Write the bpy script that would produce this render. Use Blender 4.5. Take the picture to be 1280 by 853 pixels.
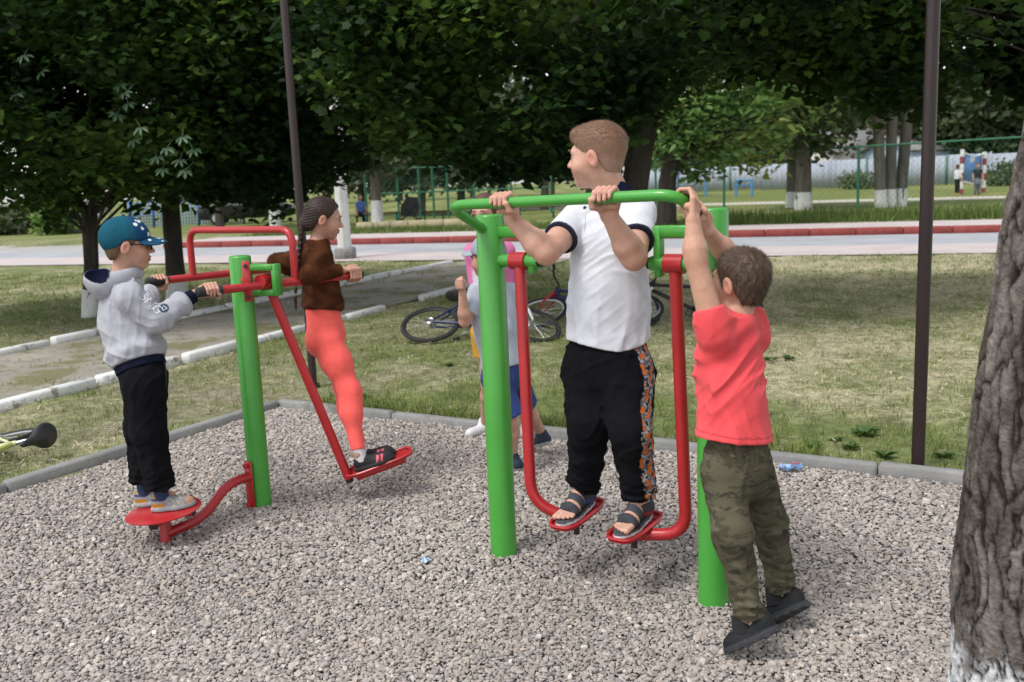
import bpy, math, random
import numpy as np
from mathutils import Vector, Matrix

sc = bpy.context.scene
for o in list(bpy.data.objects):
    bpy.data.objects.remove(o)
col = sc.collection
rng = np.random.default_rng(11)
rnd = random.Random(11)

# ------------------------------------------------------------------ camera
FPX, PITCH, ROLL, CAMH = 1170.0, math.radians(9.6), math.radians(2.3), 1.5
_f = np.array([0, math.cos(PITCH), -math.sin(PITCH)])
_r0 = np.array([1.0, 0, 0])
_u0 = np.cross(_r0, _f)
CR = math.cos(ROLL) * _r0 - math.sin(ROLL) * _u0
CU = math.sin(ROLL) * _r0 + math.cos(ROLL) * _u0
CF = _f
cam_data = bpy.data.cameras.new('camera')
cam = bpy.data.objects.new('camera', cam_data)
col.objects.link(cam)
cam.matrix_world = Matrix(((CR[0], CU[0], -CF[0], 0), (CR[1], CU[1], -CF[1], 0), (CR[2], CU[2], -CF[2], CAMH), (0, 0, 0, 1)))
cam_data.sensor_width = 36.0
cam_data.lens = 36.0 * FPX / 1280.0
cam_data.clip_end = 1500.0
cam_data.dof.use_dof = True
cam_data.dof.focus_distance = 3.7
cam_data.dof.aperture_fstop = 4.0
sc.camera = cam

# ------------------------------------------------------------------ sky, sun, exposure
world = bpy.data.worlds.new('World')
sc.world = world
world.use_nodes = True
wn, wl = world.node_tree.nodes, world.node_tree.links
bg = wn['Background']
sky = wn.new('ShaderNodeTexSky')
sky.sky_type = 'NISHITA'
sky.sun_disc = False
SUN_EL, SUN_AZ = math.radians(60), math.radians(232)     # azimuth clockwise from +Y
sky.sun_elevation = SUN_EL
sky.sun_rotation = SUN_AZ
sky.air_density = 1.0
sky.dust_density = 1.0
sky.ozone_density = 1.0
hs = wn.new('ShaderNodeHueSaturation')
hs.inputs['Saturation'].default_value = 0.22
wl.new(sky.outputs['Color'], hs.inputs['Color'])
wl.new(hs.outputs['Color'], bg.inputs['Color'])
bg.inputs['Strength'].default_value = 0.15
sun_data = bpy.data.lights.new('sun', 'SUN')
sun_data.energy = 1.5
sun_data.angle = math.radians(18)
sun_data.color = (1.0, 0.97, 0.93)
sun = bpy.data.objects.new('sun', sun_data)
col.objects.link(sun)
_sd = Vector((math.sin(SUN_AZ) * math.cos(SUN_EL), math.cos(SUN_AZ) * math.cos(SUN_EL), math.sin(SUN_EL)))
sun.rotation_euler = _sd.to_track_quat('Z', 'Y').to_euler()
sun.location = _sd * 40
sc.view_settings.view_transform = 'Standard'
sc.view_settings.look = 'None'
sc.view_settings.exposure = 0.70
sc.view_settings.gamma = 1.0
sc.view_settings.use_curve_mapping = False
sc.render.engine = 'CYCLES'
sc.cycles.use_denoising = True
sc.cycles.max_bounces = 8
sc.cycles.diffuse_bounces = 4
sc.cycles.transmission_bounces = 4
sc.cycles.transparent_max_bounces = 6


# ------------------------------------------------------------------ pixel helpers (a pixel gives a direction only)
def ray(x, y):
    return CR * (x - 640) / FPX - CU * (y - 426.5) / FPX + CF


def G(x, y, z=0.0):
    d = ray(x, y)
    return np.array([0, 0, CAMH]) + d * ((z - CAMH) / d[2])


def AY(x, y, Y):
    d = ray(x, y)
    return np.array([0, 0, CAMH]) + d * (Y / d[1])


def unit(v):
    v = np.asarray(v, float)
    return v / (np.linalg.norm(v) + 1e-12)


def vec(*a):
    return np.array(a, float)


# ------------------------------------------------------------------ materials
MATS = {}


def lin(r, g, b):
    def f(c):
        c /= 255.0
        return c / 12.92 if c <= 0.04045 else ((c + 0.055) / 1.055) ** 2.4
    return (f(r), f(g), f(b), 1.0)


def mat(name, c1, c2=None, scale=12.0, rough=0.6, bump=0.0, bscale=60.0, metal=0.0, spec=0.5, attr=False, sss=0.0,
        coat=0.0, transl=0.0, sheen=0.0, stretch=None, wear=None, wscale=9.0, wlo=.62, detail=5.0, bdist=0.01, alpha=None):
    if name in MATS:
        return MATS[name]
    m = bpy.data.materials.new(name)
    m.use_nodes = True
    nt = m.node_tree
    n, l = nt.nodes, nt.links
    p = n['Principled BSDF']
    p.inputs['Roughness'].default_value = rough
    p.inputs['Metallic'].default_value = metal
    p.inputs['Specular IOR Level'].default_value = spec
    tc = n.new('ShaderNodeTexCoord')
    src = tc.outputs['Object']
    if stretch:
        mp = n.new('ShaderNodeMapping')
        mp.inputs['Scale'].default_value = stretch
        l.new(src, mp.inputs['Vector'])
        src = mp.outputs['Vector']
    c1 = tuple(c1[:3]) + (1,)
    c2 = tuple((c2 or c1)[:3]) + (1,)
    nz = n.new('ShaderNodeTexNoise')
    nz.inputs['Scale'].default_value = scale
    nz.inputs['Detail'].default_value = detail
    nz.inputs['Roughness'].default_value = 0.62
    l.new(src, nz.inputs['Vector'])
    rp = n.new('ShaderNodeValToRGB')
    rp.color_ramp.elements[0].position = 0.33
    rp.color_ramp.elements[1].position = 0.68
    if attr:
        at = n.new('ShaderNodeAttribute')
        at.attribute_name = 'col'
        rp.color_ramp.elements[0].color = tuple(1 - (1 - c) for c in c1)
        rp.color_ramp.elements[1].color = c2
        mx = n.new('ShaderNodeMix')
        mx.data_type = 'RGBA'
        mx.blend_type = 'MULTIPLY'
        mx.inputs[0].default_value = 1.0
        l.new(at.outputs['Color'], mx.inputs[6])
        l.new(rp.outputs['Color'], mx.inputs[7])
        outc = mx.outputs[2]
    else:
        rp.color_ramp.elements[0].color = c1
        rp.color_ramp.elements[1].color = c2
        outc = rp.outputs['Color']
    l.new(nz.outputs['Fac'], rp.inputs['Fac'])
    if wear is not None:
        wz = n.new('ShaderNodeTexNoise')
        wz.inputs['Scale'].default_value = wscale
        wz.inputs['Detail'].default_value = 8
        wz.inputs['Roughness'].default_value = 0.7
        l.new(tc.outputs['Object'], wz.inputs['Vector'])
        wr = n.new('ShaderNodeValToRGB')
        wr.color_ramp.elements[0].position = wlo
        wr.color_ramp.elements[1].position = wlo + 0.06
        l.new(wz.outputs['Fac'], wr.inputs['Fac'])
        wm = n.new('ShaderNodeMix')
        wm.data_type = 'RGBA'
        l.new(wr.outputs['Color'], wm.inputs[0])
        l.new(outc, wm.inputs[6])
        wm.inputs[7].default_value = tuple(wear[:3]) + (1,)
        outc = wm.outputs[2]
    l.new(outc, p.inputs['Base Color'])
    if bump:
        bz = n.new('ShaderNodeTexNoise')
        bz.inputs['Scale'].default_value = bscale
        bz.inputs['Detail'].default_value = 6
        l.new(src, bz.inputs['Vector'])
        bp = n.new('ShaderNodeBump')
        bp.inputs['Strength'].default_value = bump
        bp.inputs['Distance'].default_value = bdist
        l.new(bz.outputs['Fac'], bp.inputs['Height'])
        l.new(bp.outputs['Normal'], p.inputs['Normal'])
    if sss:
        p.inputs['Subsurface Weight'].default_value = sss
        p.inputs['Subsurface Radius'].default_value = (1.0, 0.35, 0.2)
        p.inputs['Subsurface Scale'].default_value = 0.008
    if coat:
        p.inputs['Coat Weight'].default_value = coat
        p.inputs['Coat Roughness'].default_value = 0.15
    if sheen:
        p.inputs['Sheen Weight'].default_value = sheen
        p.inputs['Sheen Roughness'].default_value = 0.5
    if alpha is not None:
        p.inputs['Alpha'].default_value = alpha
    if transl:
        out = n['Material Output']
        tr = n.new('ShaderNodeBsdfTranslucent')
        ms = n.new('ShaderNodeMixShader')
        ms.inputs[0].default_value = transl
        hv = n.new('ShaderNodeHueSaturation')
        hv.inputs['Hue'].default_value = 0.485
        hv.inputs['Saturation'].default_value = 1.1
        hv.inputs['Value'].default_value = 1.5
        l.new(outc, hv.inputs['Color'])
        l.new(hv.outputs['Color'], tr.inputs['Color'])
        l.new(p.outputs[0], ms.inputs[1])
        l.new(tr.outputs[0], ms.inputs[2])
        l.new(ms.outputs[0], out.inputs['Surface'])
    MATS[name] = m
    return m


W1, W9 = (1, 1, 1), (.86, .86, .86)


# ------------------------------------------------------------------ mesh helpers
def build_mesh(name, V, F, colors=None, smooth=True, sharp=38):
    """V (n,3); F list of polys or an int array (m,k); colors (n,3) per vertex."""
    me = bpy.data.meshes.new(name)
    V = np.asarray(V, np.float32)
    me.vertices.add(len(V))
    me.vertices.foreach_set('co', V.ravel())
    if isinstance(F, np.ndarray):
        m, k = F.shape
        tot = np.full(m, k, np.int32)
        idx = F.astype(np.int32).ravel()
    else:
        tot = np.array([len(f) for f in F], np.int32)
        idx = np.array([i for f in F for i in f], np.int32)
    me.loops.add(len(idx))
    me.loops.foreach_set('vertex_index', idx)
    me.polygons.add(len(tot))
    st = np.zeros(len(tot), np.int32)
    st[1:] = np.cumsum(tot)[:-1]
    me.polygons.foreach_set('loop_start', st)
    me.polygons.foreach_set('loop_total', tot)
    if smooth:
        me.polygons.foreach_set('use_smooth', np.ones(len(tot), bool))
    me.update(calc_edges=True)
    me.validate()
    if smooth and sharp:
        me.set_sharp_from_angle(angle=math.radians(sharp))
    if colors is not None:
        a = me.attributes.new('col', 'FLOAT_COLOR', 'POINT')
        c = np.ones((len(V), 4), np.float32)
        c[:, :3] = colors
        a.data.foreach_set('color', c.ravel())
    return me


ORI = {}


def tag(o, label=None, cat=None, group=None, kind=None):
    if label:
        o['label'] = label
    if cat:
        o['category'] = cat
    if group:
        o['group'] = group
    if kind:
        o['kind'] = kind
    return o


def thing(name, loc, label=None, cat=None, group=None, kind=None):
    o = bpy.data.objects.new(name, None)
    o.empty_display_size = 0.1
    o.location = [float(c) for c in loc]
    col.objects.link(o)
    ORI[o.name] = np.array(loc, float)
    return tag(o, label, cat, group, kind)


def link(name, me, m, parent=None, origin=(0, 0, 0)):
    o = bpy.data.objects.new(name, me)
    if m is not None and len(me.materials) == 0:
        me.materials.append(m)
    col.objects.link(o)
    if parent is not None:
        o.parent = parent
    ORI[o.name] = np.array(origin, float)
    return o


def put(name, V, F, m, parent=None, colors=None, smooth=True, sharp=38, origin=None):
    """World-space vertices; the object is placed under parent with matching offset."""
    base = ORI[parent.name] if parent is not None else np.zeros(3)
    if origin is None:
        origin = base
    V = np.asarray(V, float) - np.asarray(origin)
    o = link(name, build_mesh(name, V, F, colors, smooth, sharp), m, parent, origin)
    o.location = [float(c) for c in (np.asarray(origin) - base)]
    return o


class MB:
    def __init__(self):
        self.V, self.F = [], []

    def add(self, V, F):
        b = len(self.V)
        self.V += [tuple(v) for v in V]
        self.F += [tuple(i + b for i in f) for f in F]
        return self

    def box(self, c, s, M=None, bev=0.0):
        c, h = np.asarray(c, float), np.asarray(s, float) / 2
        M = np.eye(3) if M is None else np.asarray(M)
        if bev <= 0:
            pts = [c + M @ (h * vec(x, y, z)) for x in (-1, 1) for y in (-1, 1) for z in (-1, 1)]
            return self.add(pts, [(0, 1, 3, 2), (4, 6, 7, 5), (0, 4, 5, 1), (2, 3, 7, 6), (0, 2, 6, 4), (1, 5, 7, 3)])
        pts, F = [], []
        b = min(bev, h.min() * .9)
        idx = {}
        for sx in (-1, 1):
            for sy in (-1, 1):
                for sz in (-1, 1):
                    s_ = vec(sx, sy, sz)
                    for a in range(3):
                        q = h - b
                        q = q.copy()
                        q[a] = h[a]
                        idx[(sx, sy, sz, a)] = len(pts)
                        pts.append(c + M @ (s_ * q))
        def k(x, y, z, a):
            return idx[(x, y, z, a)]
        for s_ in (-1, 1):
            F.append([k(s_, y, z, 0) for y, z in ((-1, -1), (1, -1), (1, 1), (-1, 1))][::s_])
            F.append([k(x, s_, z, 1) for z, x in ((-1, -1), (1, -1), (1, 1), (-1, 1))][::s_])
            F.append([k(x, y, s_, 2) for x, y in ((-1, -1), (1, -1), (1, 1), (-1, 1))][::s_])
        for u in (-1, 1):
            for v in (-1, 1):
                F.append([k(-1, u, v, 1), k(1, u, v, 1), k(1, u, v, 2), k(-1, u, v, 2)][::(-u * v)])
                F.append([k(u, -1, v, 0), k(u, 1, v, 0), k(u, 1, v, 2), k(u, -1, v, 2)][::(u * v)])
                F.append([k(u, v, -1, 0), k(u, v, 1, 0), k(u, v, 1, 1), k(u, v, -1, 1)][::(-u * v)])
        for x in (-1, 1):
            for y in (-1, 1):
                for z in (-1, 1):
                    F.append([k(x, y, z, 0), k(x, y, z, 1), k(x, y, z, 2)][::(x * y * z)])
        return self.add(pts, F)

    def tube(self, pts, r, n=12, caps=True, closed=False):
        pts = [np.asarray(p, float) for p in pts]
        m = len(pts)
        rs = [r] * m if np.isscalar(r) else list(r)
        T = []
        for i in range(m):
            a = pts[(i - 1) % m] if (closed or i > 0) else pts[i]
            b = pts[(i + 1) % m] if (closed or i < m - 1) else pts[i]
            T.append(unit(b - a))
        ref = vec(0, 0, 1) if abs(T[0][2]) < .9 else vec(1, 0, 0)
        u = unit(np.cross(T[0], ref))
        V, F = [], []
        for i in range(m):
            u = unit(u - T[i] * (u @ T[i]))
            w = np.cross(T[i], u)
            for k in range(n):
                a = 2 * math.pi * k / n
                V.append(pts[i] + rs[i] * (math.cos(a) * u + math.sin(a) * w))
        for i in range(m if closed else m - 1):
            j = (i + 1) % m
            for k in range(n):
                F.append((i * n + k, i * n + (k + 1) % n, j * n + (k + 1) % n, j * n + k))
        if caps and not closed:
            F.append(tuple(range(n))[::-1])
            F.append(tuple((m - 1) * n + k for k in range(n)))
        return self.add(V, F)

    def prism(self, poly, axis_a, axis_b, normal, origin, thick):
        """poly in 2D, extruded along normal."""
        a, b, nn, o = (np.asarray(q, float) for q in (axis_a, axis_b, normal, origin))
        lo = [o + a * x + b * y for x, y in poly]
        hi = [p + nn * thick for p in lo]
        n = len(poly)
        F = [tuple(range(n))[::-1], tuple(range(n, 2 * n))]
        F += [(i, (i + 1) % n, (i + 1) % n + n, i + n) for i in range(n)]
        return self.add(lo + hi, F)

    def ball(self, c, r, M=None, n=12, m=8):
        c, r = np.asarray(c, float), np.ones(3) * np.asarray(r, float)
        M = np.eye(3) if M is None else M
        V, F = [], []
        for i in range(m + 1):
            t = math.pi * i / m
            for k in range(n):
                a = 2 * math.pi * k / n
                V.append(c + M @ (r * vec(math.sin(t) * math.cos(a), math.sin(t) * math.sin(a), math.cos(t))))
        for i in range(m):
            for k in range(n):
                F.append((i * n + k, (i + 1) * n + k, (i + 1) * n + (k + 1) % n, i * n + (k + 1) % n))
        return self.add(V, F)

    def put(self, name, m, parent=None, **kw):
        return put(name, np.array(self.V), self.F, m, parent, **kw)


def bez(p0, p1, p2, n=8):
    p0, p1, p2 = (np.asarray(p, float) for p in (p0, p1, p2))
    return [(1 - t) ** 2 * p0 + 2 * t * (1 - t) * p1 + t * t * p2 for t in np.linspace(0, 1, n)]


def fillet(pts, rad, n=6):
    """Polyline with rounded corners."""
    pts = [np.asarray(p, float) for p in pts]
    out = [pts[0]]
    for i in range(1, len(pts) - 1):
        a, b, c = pts[i - 1], pts[i], pts[i + 1]
        la, lc = np.linalg.norm(a - b), np.linalg.norm(c - b)
        r = min(rad, la * .49, lc * .49)
        out += bez(b + unit(a - b) * r, b, b + unit(c - b) * r, n)
    out.append(pts[-1])
    return out


_nk = [(rng.normal(size=(2,)), rng.uniform(0, 6.28)) for _ in range(40)]


def wav(x, y, f, k0=0, n=6):
    """Cheap smooth noise in the plane, about -1..1."""
    s = 0
    for i in range(n):
        k, ph = _nk[(k0 * 7 + i) % 40]
        s = s + np.sin((x * k[0] + y * k[1]) * f * (1 + .35 * i) + ph + 1.3 * np.sin((x * k[1] - y * k[0]) * f * .7 + ph * 2))
    return s / n * 1.6
# ------------------------------------------------------------------ layout frames
PC = G(350, 510)                      # back corner of the gravel pad
EA = unit(vec(-.503, -.864, 0))       # along the pad's left edge, towards the viewer
EB = unit(vec(.864, -.503, 0))        # along the pad's back edge, to the right
RD = unit(vec(.947, -.322, 0))        # along the road
RN = vec(.322, .947, 0)               # across the road, away
RP = vec(.06, 18.46, 0)               # point on the near road edge
PD = unit(vec(.41, .912, 0))          # along the footpath
PN = vec(.912, -.41, 0)
P_LO, P_UP = vec(-2.56, 9.56, 0), vec(-3.67, 12.25, 0)


def pad_uv(x, y):
    dx, dy = x - PC[0], y - PC[1]
    return dx * EB[0] + dy * EB[1], dx * EA[0] + dy * EA[1]


def road_n(x, y):
    return (x - RP[0]) * RN[0] + (y - RP[1]) * RN[1]


def path_n(x, y):
    return (x - P_LO[0]) * PN[0] + (y - P_LO[1]) * PN[1]


PATH_W = -((P_UP - P_LO) @ PN)


def inside_pad(x, y, m=0.0):
    u, v = pad_uv(x, y)
    return (u > -m) & (v > -m) & (u < 8.5 + m) & (v < 10 + m)


def on_path(x, y, m=0.0):
    n = path_n(x, y)
    return (n < m) & (n > -PATH_W - m) & (road_n(x, y) < 0.2)


def dryness(x, y):
    d = .26 + .34 * wav(x, y, 1.1, 0) + .34 * wav(x, y, 3.1, 1) + .26 * wav(x, y, 7.0, 2)
    d = d + .42 * np.clip((x - 0.3) / 3.5, 0, 1) * np.clip((y - 5.0) / 4, 0, 1)
    u, v = pad_uv(x, y)
    d = d - .55 * np.exp(-((v + .75) / .5) ** 2) * (u > .8) * (u < 7)
    return np.clip(d, 0, 1)


def soilness(x, y):
    s = .25 * wav(x, y, 2.3, 3) + .2 * wav(x, y, 6.1, 4) - .12
    s = s + .55 * np.exp(-((x + 2.6) / 1.5) ** 2 - ((y - 7) / 2.0) ** 2)
    s = s + .35 * np.exp(-((x + 5) / 2.5) ** 2 - ((y - 11.5) / 2.2) ** 2)
    u, v = pad_uv(x, y)
    s = s + .45 * np.exp(-((v + .12) / .12) ** 2)
    return np.clip(s, 0, 1)


GREEN = np.array([.11, .14, .04])
GREEN2 = np.array([.18, .225, .065])
STRAW = np.array([.56, .50, .34])
SOIL = np.array([.27, .23, .175])

# ground: one sheet, fine near, coarse to the horizon
gx = np.concatenate([-np.geomspace(700, 15, 22), np.arange(-14, 12.5, .20), np.geomspace(13, 700, 22)])
gy = np.concatenate([[-300, -80, -20, -4, 1], np.arange(3, 24, .20), np.arange(24.4, 44, .7), np.geomspace(45, 900, 22)])
GX, GY = np.meshgrid(gx, gy, indexing='ij')
nn = road_n(GX, GY)
gz = .012 * wav(GX, GY, 2.2, 5) + .008 * wav(GX, GY, 6.0, 6)
gz = np.where(GY > 24, .0, gz)
gz = np.where(inside_pad(GX, GY, -.08) | on_path(GX, GY, -.10), -.05, gz)
gz = np.where((nn > .15) & (nn < 8.0), -.05, gz)
gz = gz + np.where(nn >= 8.0, .13, 0)
d, s = dryness(GX, GY), soilness(GX, GY)
cg = GREEN + (GREEN2 - GREEN) * np.clip(.5 + .6 * wav(GX, GY, 4.3, 2), 0, 1)[..., None]
cg = cg + (STRAW - cg) * (d * .75)[..., None]
cg = cg + (SOIL - cg) * np.clip(s + .12, 0, 1)[..., None]
far = np.clip((nn - 8) / 4, 0, 1)[..., None]
cg = cg * (1 - far) + far * (np.array([.16, .19, .055]) + np.array([.12, .10, .05]) * np.clip(wav(GX, GY, .9, 4), 0, 1)[..., None])
ni, nj = GX.shape
I, J = np.meshgrid(np.arange(ni - 1), np.arange(nj - 1), indexing='ij')
Q = np.stack([I * nj + J, (I + 1) * nj + J, (I + 1) * nj + J + 1, I * nj + J + 1], -1).reshape(-1, 4)
M_GROUND = mat('lawn_soil', (.55, .55, .55), (1.35, 1.35, 1.35), scale=9, detail=10, rough=.95, bump=.7, bscale=45, bdist=.03, attr=True, spec=.2)
g_ob = put('ground', np.stack([GX, GY, gz], -1).reshape(-1, 3), Q, M_GROUND, colors=cg.reshape(-1, 3), sharp=0)
tag(g_ob, kind='structure')


def sheet(name, pts, z, m, thick=None):
    V = [vec(p[0], p[1], z) for p in pts]
    o = put(name, V, [tuple(range(len(V)))], m, smooth=False)
    return tag(o, kind='structure')


# gravel bed under the stones
M_BED = mat('gravel_bed', (.12, .11, .10), (.30, .275, .25), scale=70, detail=8, rough=.95, bump=1.0, bscale=70, bdist=.02, spec=.2)
padq = [PC, PC + EB * 8.5, PC + EB * 8.5 + EA * 10, PC + EA * 10]
sheet('gravel_bed', padq, -.018, M_BED)

# footpath of worn asphalt and dirt
M_PATH = mat('path_dirt', (.24, .22, .185), (.42, .385, .33), scale=2.6, detail=10, rough=.95, bump=.8, bscale=24, bdist=.02, spec=.2,
             wear=(.19, .18, .10), wscale=1.3, wlo=.50)
pa, pb = P_LO - PD * 9, P_LO + PD * 10.6
sheet('path', [pa, pb, pb - PN * (PATH_W - .0) + PD * .8, pa - PN * PATH_W], .012, M_PATH)

# road strips
M_PINK = mat('pavement_pink', (.44, .38, .37), (.54, .47, .45), scale=1.2, detail=8, rough=.9, bump=.2, bscale=40)
M_ROAD = mat('asphalt_pale', (.30, .31, .33), (.40, .41, .43), scale=.8, detail=9, rough=.85, bump=.3, bscale=60)
M_REDK = mat('kerb_red', (.20, .035, .03), (.30, .06, .05), scale=5, rough=.8, bump=.3, bscale=40, wear=(.33, .2, .18), wscale=6, wlo=.66)
r0 = RP - RD * 90
r1 = RP + RD * 70
sheet('near_pavement', [r0, r1, r1 + RN * 2.2, r0 + RN * 2.2], .016, M_PINK)
sheet('road', [r0 + RN * 2.2, r1 + RN * 2.2, r1 + RN * 5.25, r0 + RN * 5.25], .012, M_ROAD)
k0 = RP + RD * ((G(205, 311) - RP) @ RD)
sheet('far_pavement', [k0 + RN * 5.5, r1 + RN * 5.5, r1 + RN * 8.05, k0 + RN * 8.05], .150, M_PINK)
sheet('driveway', [r0 + RN * 5.25, k0 + RN * 5.25, k0 + RN * 8.05, r0 + RN * 8.05], .012, mat('driveway_grey', (.30, .29, .27), (.42, .40, .37), scale=1, detail=8, rough=.9))
kb = thing('kerb', k0 + RN * 5.4, kind='structure')
L = float((r1 - k0) @ RD)
n = 0
t = 0.0
while t < min(L, 42):
    ln = 1.0
    mb = MB().box(k0 + RD * (t + ln / 2) + RN * 5.375 + vec(0, 0, .085 + rnd.uniform(-.004, .004)), (ln - .012, .245, .175), np.stack([RD, RN, vec(0, 0, 1)], 1), bev=.015)
    mb.put('kerb_stone', M_REDK, kb, smooth=False)
    t += ln

# concrete edging of the gravel pad
M_CONC = mat('concrete_grey', (.20, .20, .195), (.29, .285, .275), scale=6, detail=9, rough=.9, bump=.35, bscale=70, wear=(.15, .145, .13), wscale=3, wlo=.56)
edge = thing('pad_edging', PC, kind='structure')
FA = np.stack([EA, EB, vec(0, 0, 1)], 1)
FB = np.stack([EB, -EA, vec(0, 0, 1)], 1)
for k in range(9):
    c = PC + EB * (k * 1.0 + .5 - .03) - EA * .035 + vec(0, 0, -.010 + rnd.uniform(-.006, .007))
    MB().box(c, (.994, .07, .13), FB, bev=.012).put('kerb_stone', M_CONC, edge, smooth=False)
for k in range(7):
    c = PC + EA * (k * 1.0 + .5) - EB * .035 + vec(0, 0, -.008 + rnd.uniform(-.006, .007))
    MB().box(c, (.994, .07, .13), FA, bev=.012).put('kerb_stone', M_CONC, edge, smooth=False)

# whitewashed stones along both sides of the footpath
M_WKERB = mat('whitewash_stone', (.62, .62, .60), (.74, .74, .73), scale=5, rough=.9, bump=.6, bscale=35, wear=(.30, .28, .25), wscale=5, wlo=.56)
pk = thing('path_kerb', P_LO, kind='structure')
FP = np.stack([PD, PN, vec(0, 0, 1)], 1)


def kerb_row(origin, t0, t1, side, skip=()):
    t, i = t0, 0
    while t < t1:
        ln = rnd.uniform(.78, 1.05)
        if i not in skip:
            a = rnd.uniform(-.02, .02)
            M = FP @ np.array([[math.cos(a), -math.sin(a), 0], [math.sin(a), math.cos(a), 0], [0, 0, 1]])
            hz = rnd.uniform(.085, .11)
            MB().box(origin + PD * (t + ln / 2) + PN * (side * .07 + rnd.uniform(-.015, .015)) + vec(0, 0, hz / 2 - .045 + .02), (ln - rnd.uniform(.02, .12), .105, hz), M, bev=.016).put('kerb_stone', M_WKERB, pk, smooth=False)
        t += ln
        i += 1


kerb_row(P_LO, -5.2, 5.1, 1, skip=(8,))
kerb_row(P_UP, -6.2, 5.6, -1)
# ------------------------------------------------------------------ outdoor gym equipment
M_GREEN = mat('green_paint', (.058, .305, .040), (.068, .345, .048), scale=4, rough=.34, spec=.5, coat=.15, bump=.05, bscale=25, wear=(.03, .16, .03), wscale=14, wlo=.70)
M_RED = mat('red_paint', (.38, .014, .018), (.45, .02, .025), scale=4, rough=.36, spec=.5, coat=.15, bump=.05, bscale=25, wear=(.25, .02, .02), wscale=16, wlo=.70)
M_RUB = mat('black_rubber', (.012, .012, .013), (.03, .03, .03), scale=30, rough=.7)
M_STEEL = mat('bolt_steel', (.35, .35, .34), (.5, .5, .49), scale=30, rough=.4, metal=.9)
M_RUSTP = mat('brown_pole_paint', (.020, .011, .011), (.032, .018, .017), scale=6, rough=.42, bump=.15, bscale=30, stretch=(1, 1, .2), wear=(.05, .025, .02), wscale=9, wlo=.68)
UP = vec(0, 0, 1)


def frame3(x, up=UP):
    x = unit(x)
    y = unit(np.cross(up, x))
    return np.stack([x, y, np.cross(x, y)], 1)


def post(mb, base, h, r, n=28, lean=(0, 0)):
    top = base + vec(lean[0], lean[1], h)
    mb.tube([base - UP * .05, top - UP * .008, top - UP * .002, top], [r, r, r - .003, r - .007], n)


def ring_pts_n(c, n, r, k):
    M_ = frame3(n)
    return [c + r * (math.cos(a) * M_[:, 1] + math.sin(a) * M_[:, 2]) for a in np.linspace(0, 2 * math.pi, k, endpoint=False)]


# --- air walker
PL, PR = G(630, 692), G(892, 756)
WL = unit(PR - PL)
WF = unit(vec(WL[1], -WL[0], 0))      # the way the walker faces
if WF[1] > 0:
    WF = -WF
walker = thing('air_walker', (PL + PR) / 2, 'green and red air walker trainer with two posts and hanging footboards', 'gym equipment')
for b, h in ((PL, 1.382), (PR, 1.392)):
    mb = MB()
    post(mb, b, h, .0535)
    mb.put('post', M_GREEN, walker)
E1, E2 = vec(-.212, 3.40, 1.428), AY(850, 243, 2.885)
mb = MB().tube(fillet([PL + WF * .045 + UP * 1.33, E1, E2, PR + WF * .045 + UP * 1.335], .085, 8), .0185, 16)
mb.put('handlebar', M_GREEN, walker)
BARDIR = unit(E2 - E1)
hbar = [o_ for o_ in walker.children if o_.name.startswith('handlebar')][0]
for b in (PL, PR):
    q = b + WF * .052 + UP * 1.335
    MB().tube(ring_pts_n(q, unit((E1 if b is PL else E2) - q), .0195, 18), .0035, 6, closed=True).put('weld', M_GREEN, hbar)
LEGS = []
for b, sgn in ((PL, 1), (PR, -1)):
    d = WL * sgn
    M = frame3(d)
    zt, za = 1.315, 1.205
    mb = MB()
    mb.box(b + d * .125 + UP * zt, (.17, .035, .042), M, bev=.004)
    mb.box(b + d * .196 + UP * (zt + za - .025) / 2, (.028, .036, zt - za + .067), M, bev=.004)
    mb.put('bracket', M_GREEN, walker, smooth=False)
    ax = MB().tube([b + d * .04 + UP * za, b + d * .225 + UP * za], .0255, 18).put('axle', M_GREEN, walker)
    MB().tube([b + d * .224 + UP * za, b + d * .238 + UP * za, b + d * .243 + UP * za], [.021, .02, .014], 14).put('end_cap', M_RUB, ax)
    LEGS.append((b + d * .135 + UP * za, d))


def pedal(name, c, fwd, up, parent, ln=.285, wd=.118, m=None):
    """Red tray with a raised rim; c = top surface centre."""
    fwd = unit(fwd)
    up = unit(up - fwd * (up @ fwd))
    s = np.cross(fwd, up)
    mb = MB()
    out = []
    for k in range(36):
        a = 2 * math.pi * k / 36
        ca, sa = math.cos(a), math.sin(a)
        x = ln / 2 * math.copysign(abs(ca) ** .55, ca)
        y = wd / 2 * math.copysign(abs(sa) ** .55, sa)
        out.append((x, y))
    mb.prism([(x, y) for x, y in out], fwd, s, up, c - up * .004, .004)
    o = mb.put(name, m or M_RED, parent)
    MB().tube([c + fwd * x * .985 + s * y * .985 + up * .008 for x, y in out], [.0065] * 36, 8, closed=True).put('rim', m or M_RED, o)
    mb = MB()
    for q in np.linspace(-.4, .4, 7):
        mb.box(c + fwd * (q * ln * .8) + up * .002, (.006, wd * .7, .004), np.stack([fwd, s, up], 1))
    mb.put('tread', m or M_RED, o)
    return o


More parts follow.
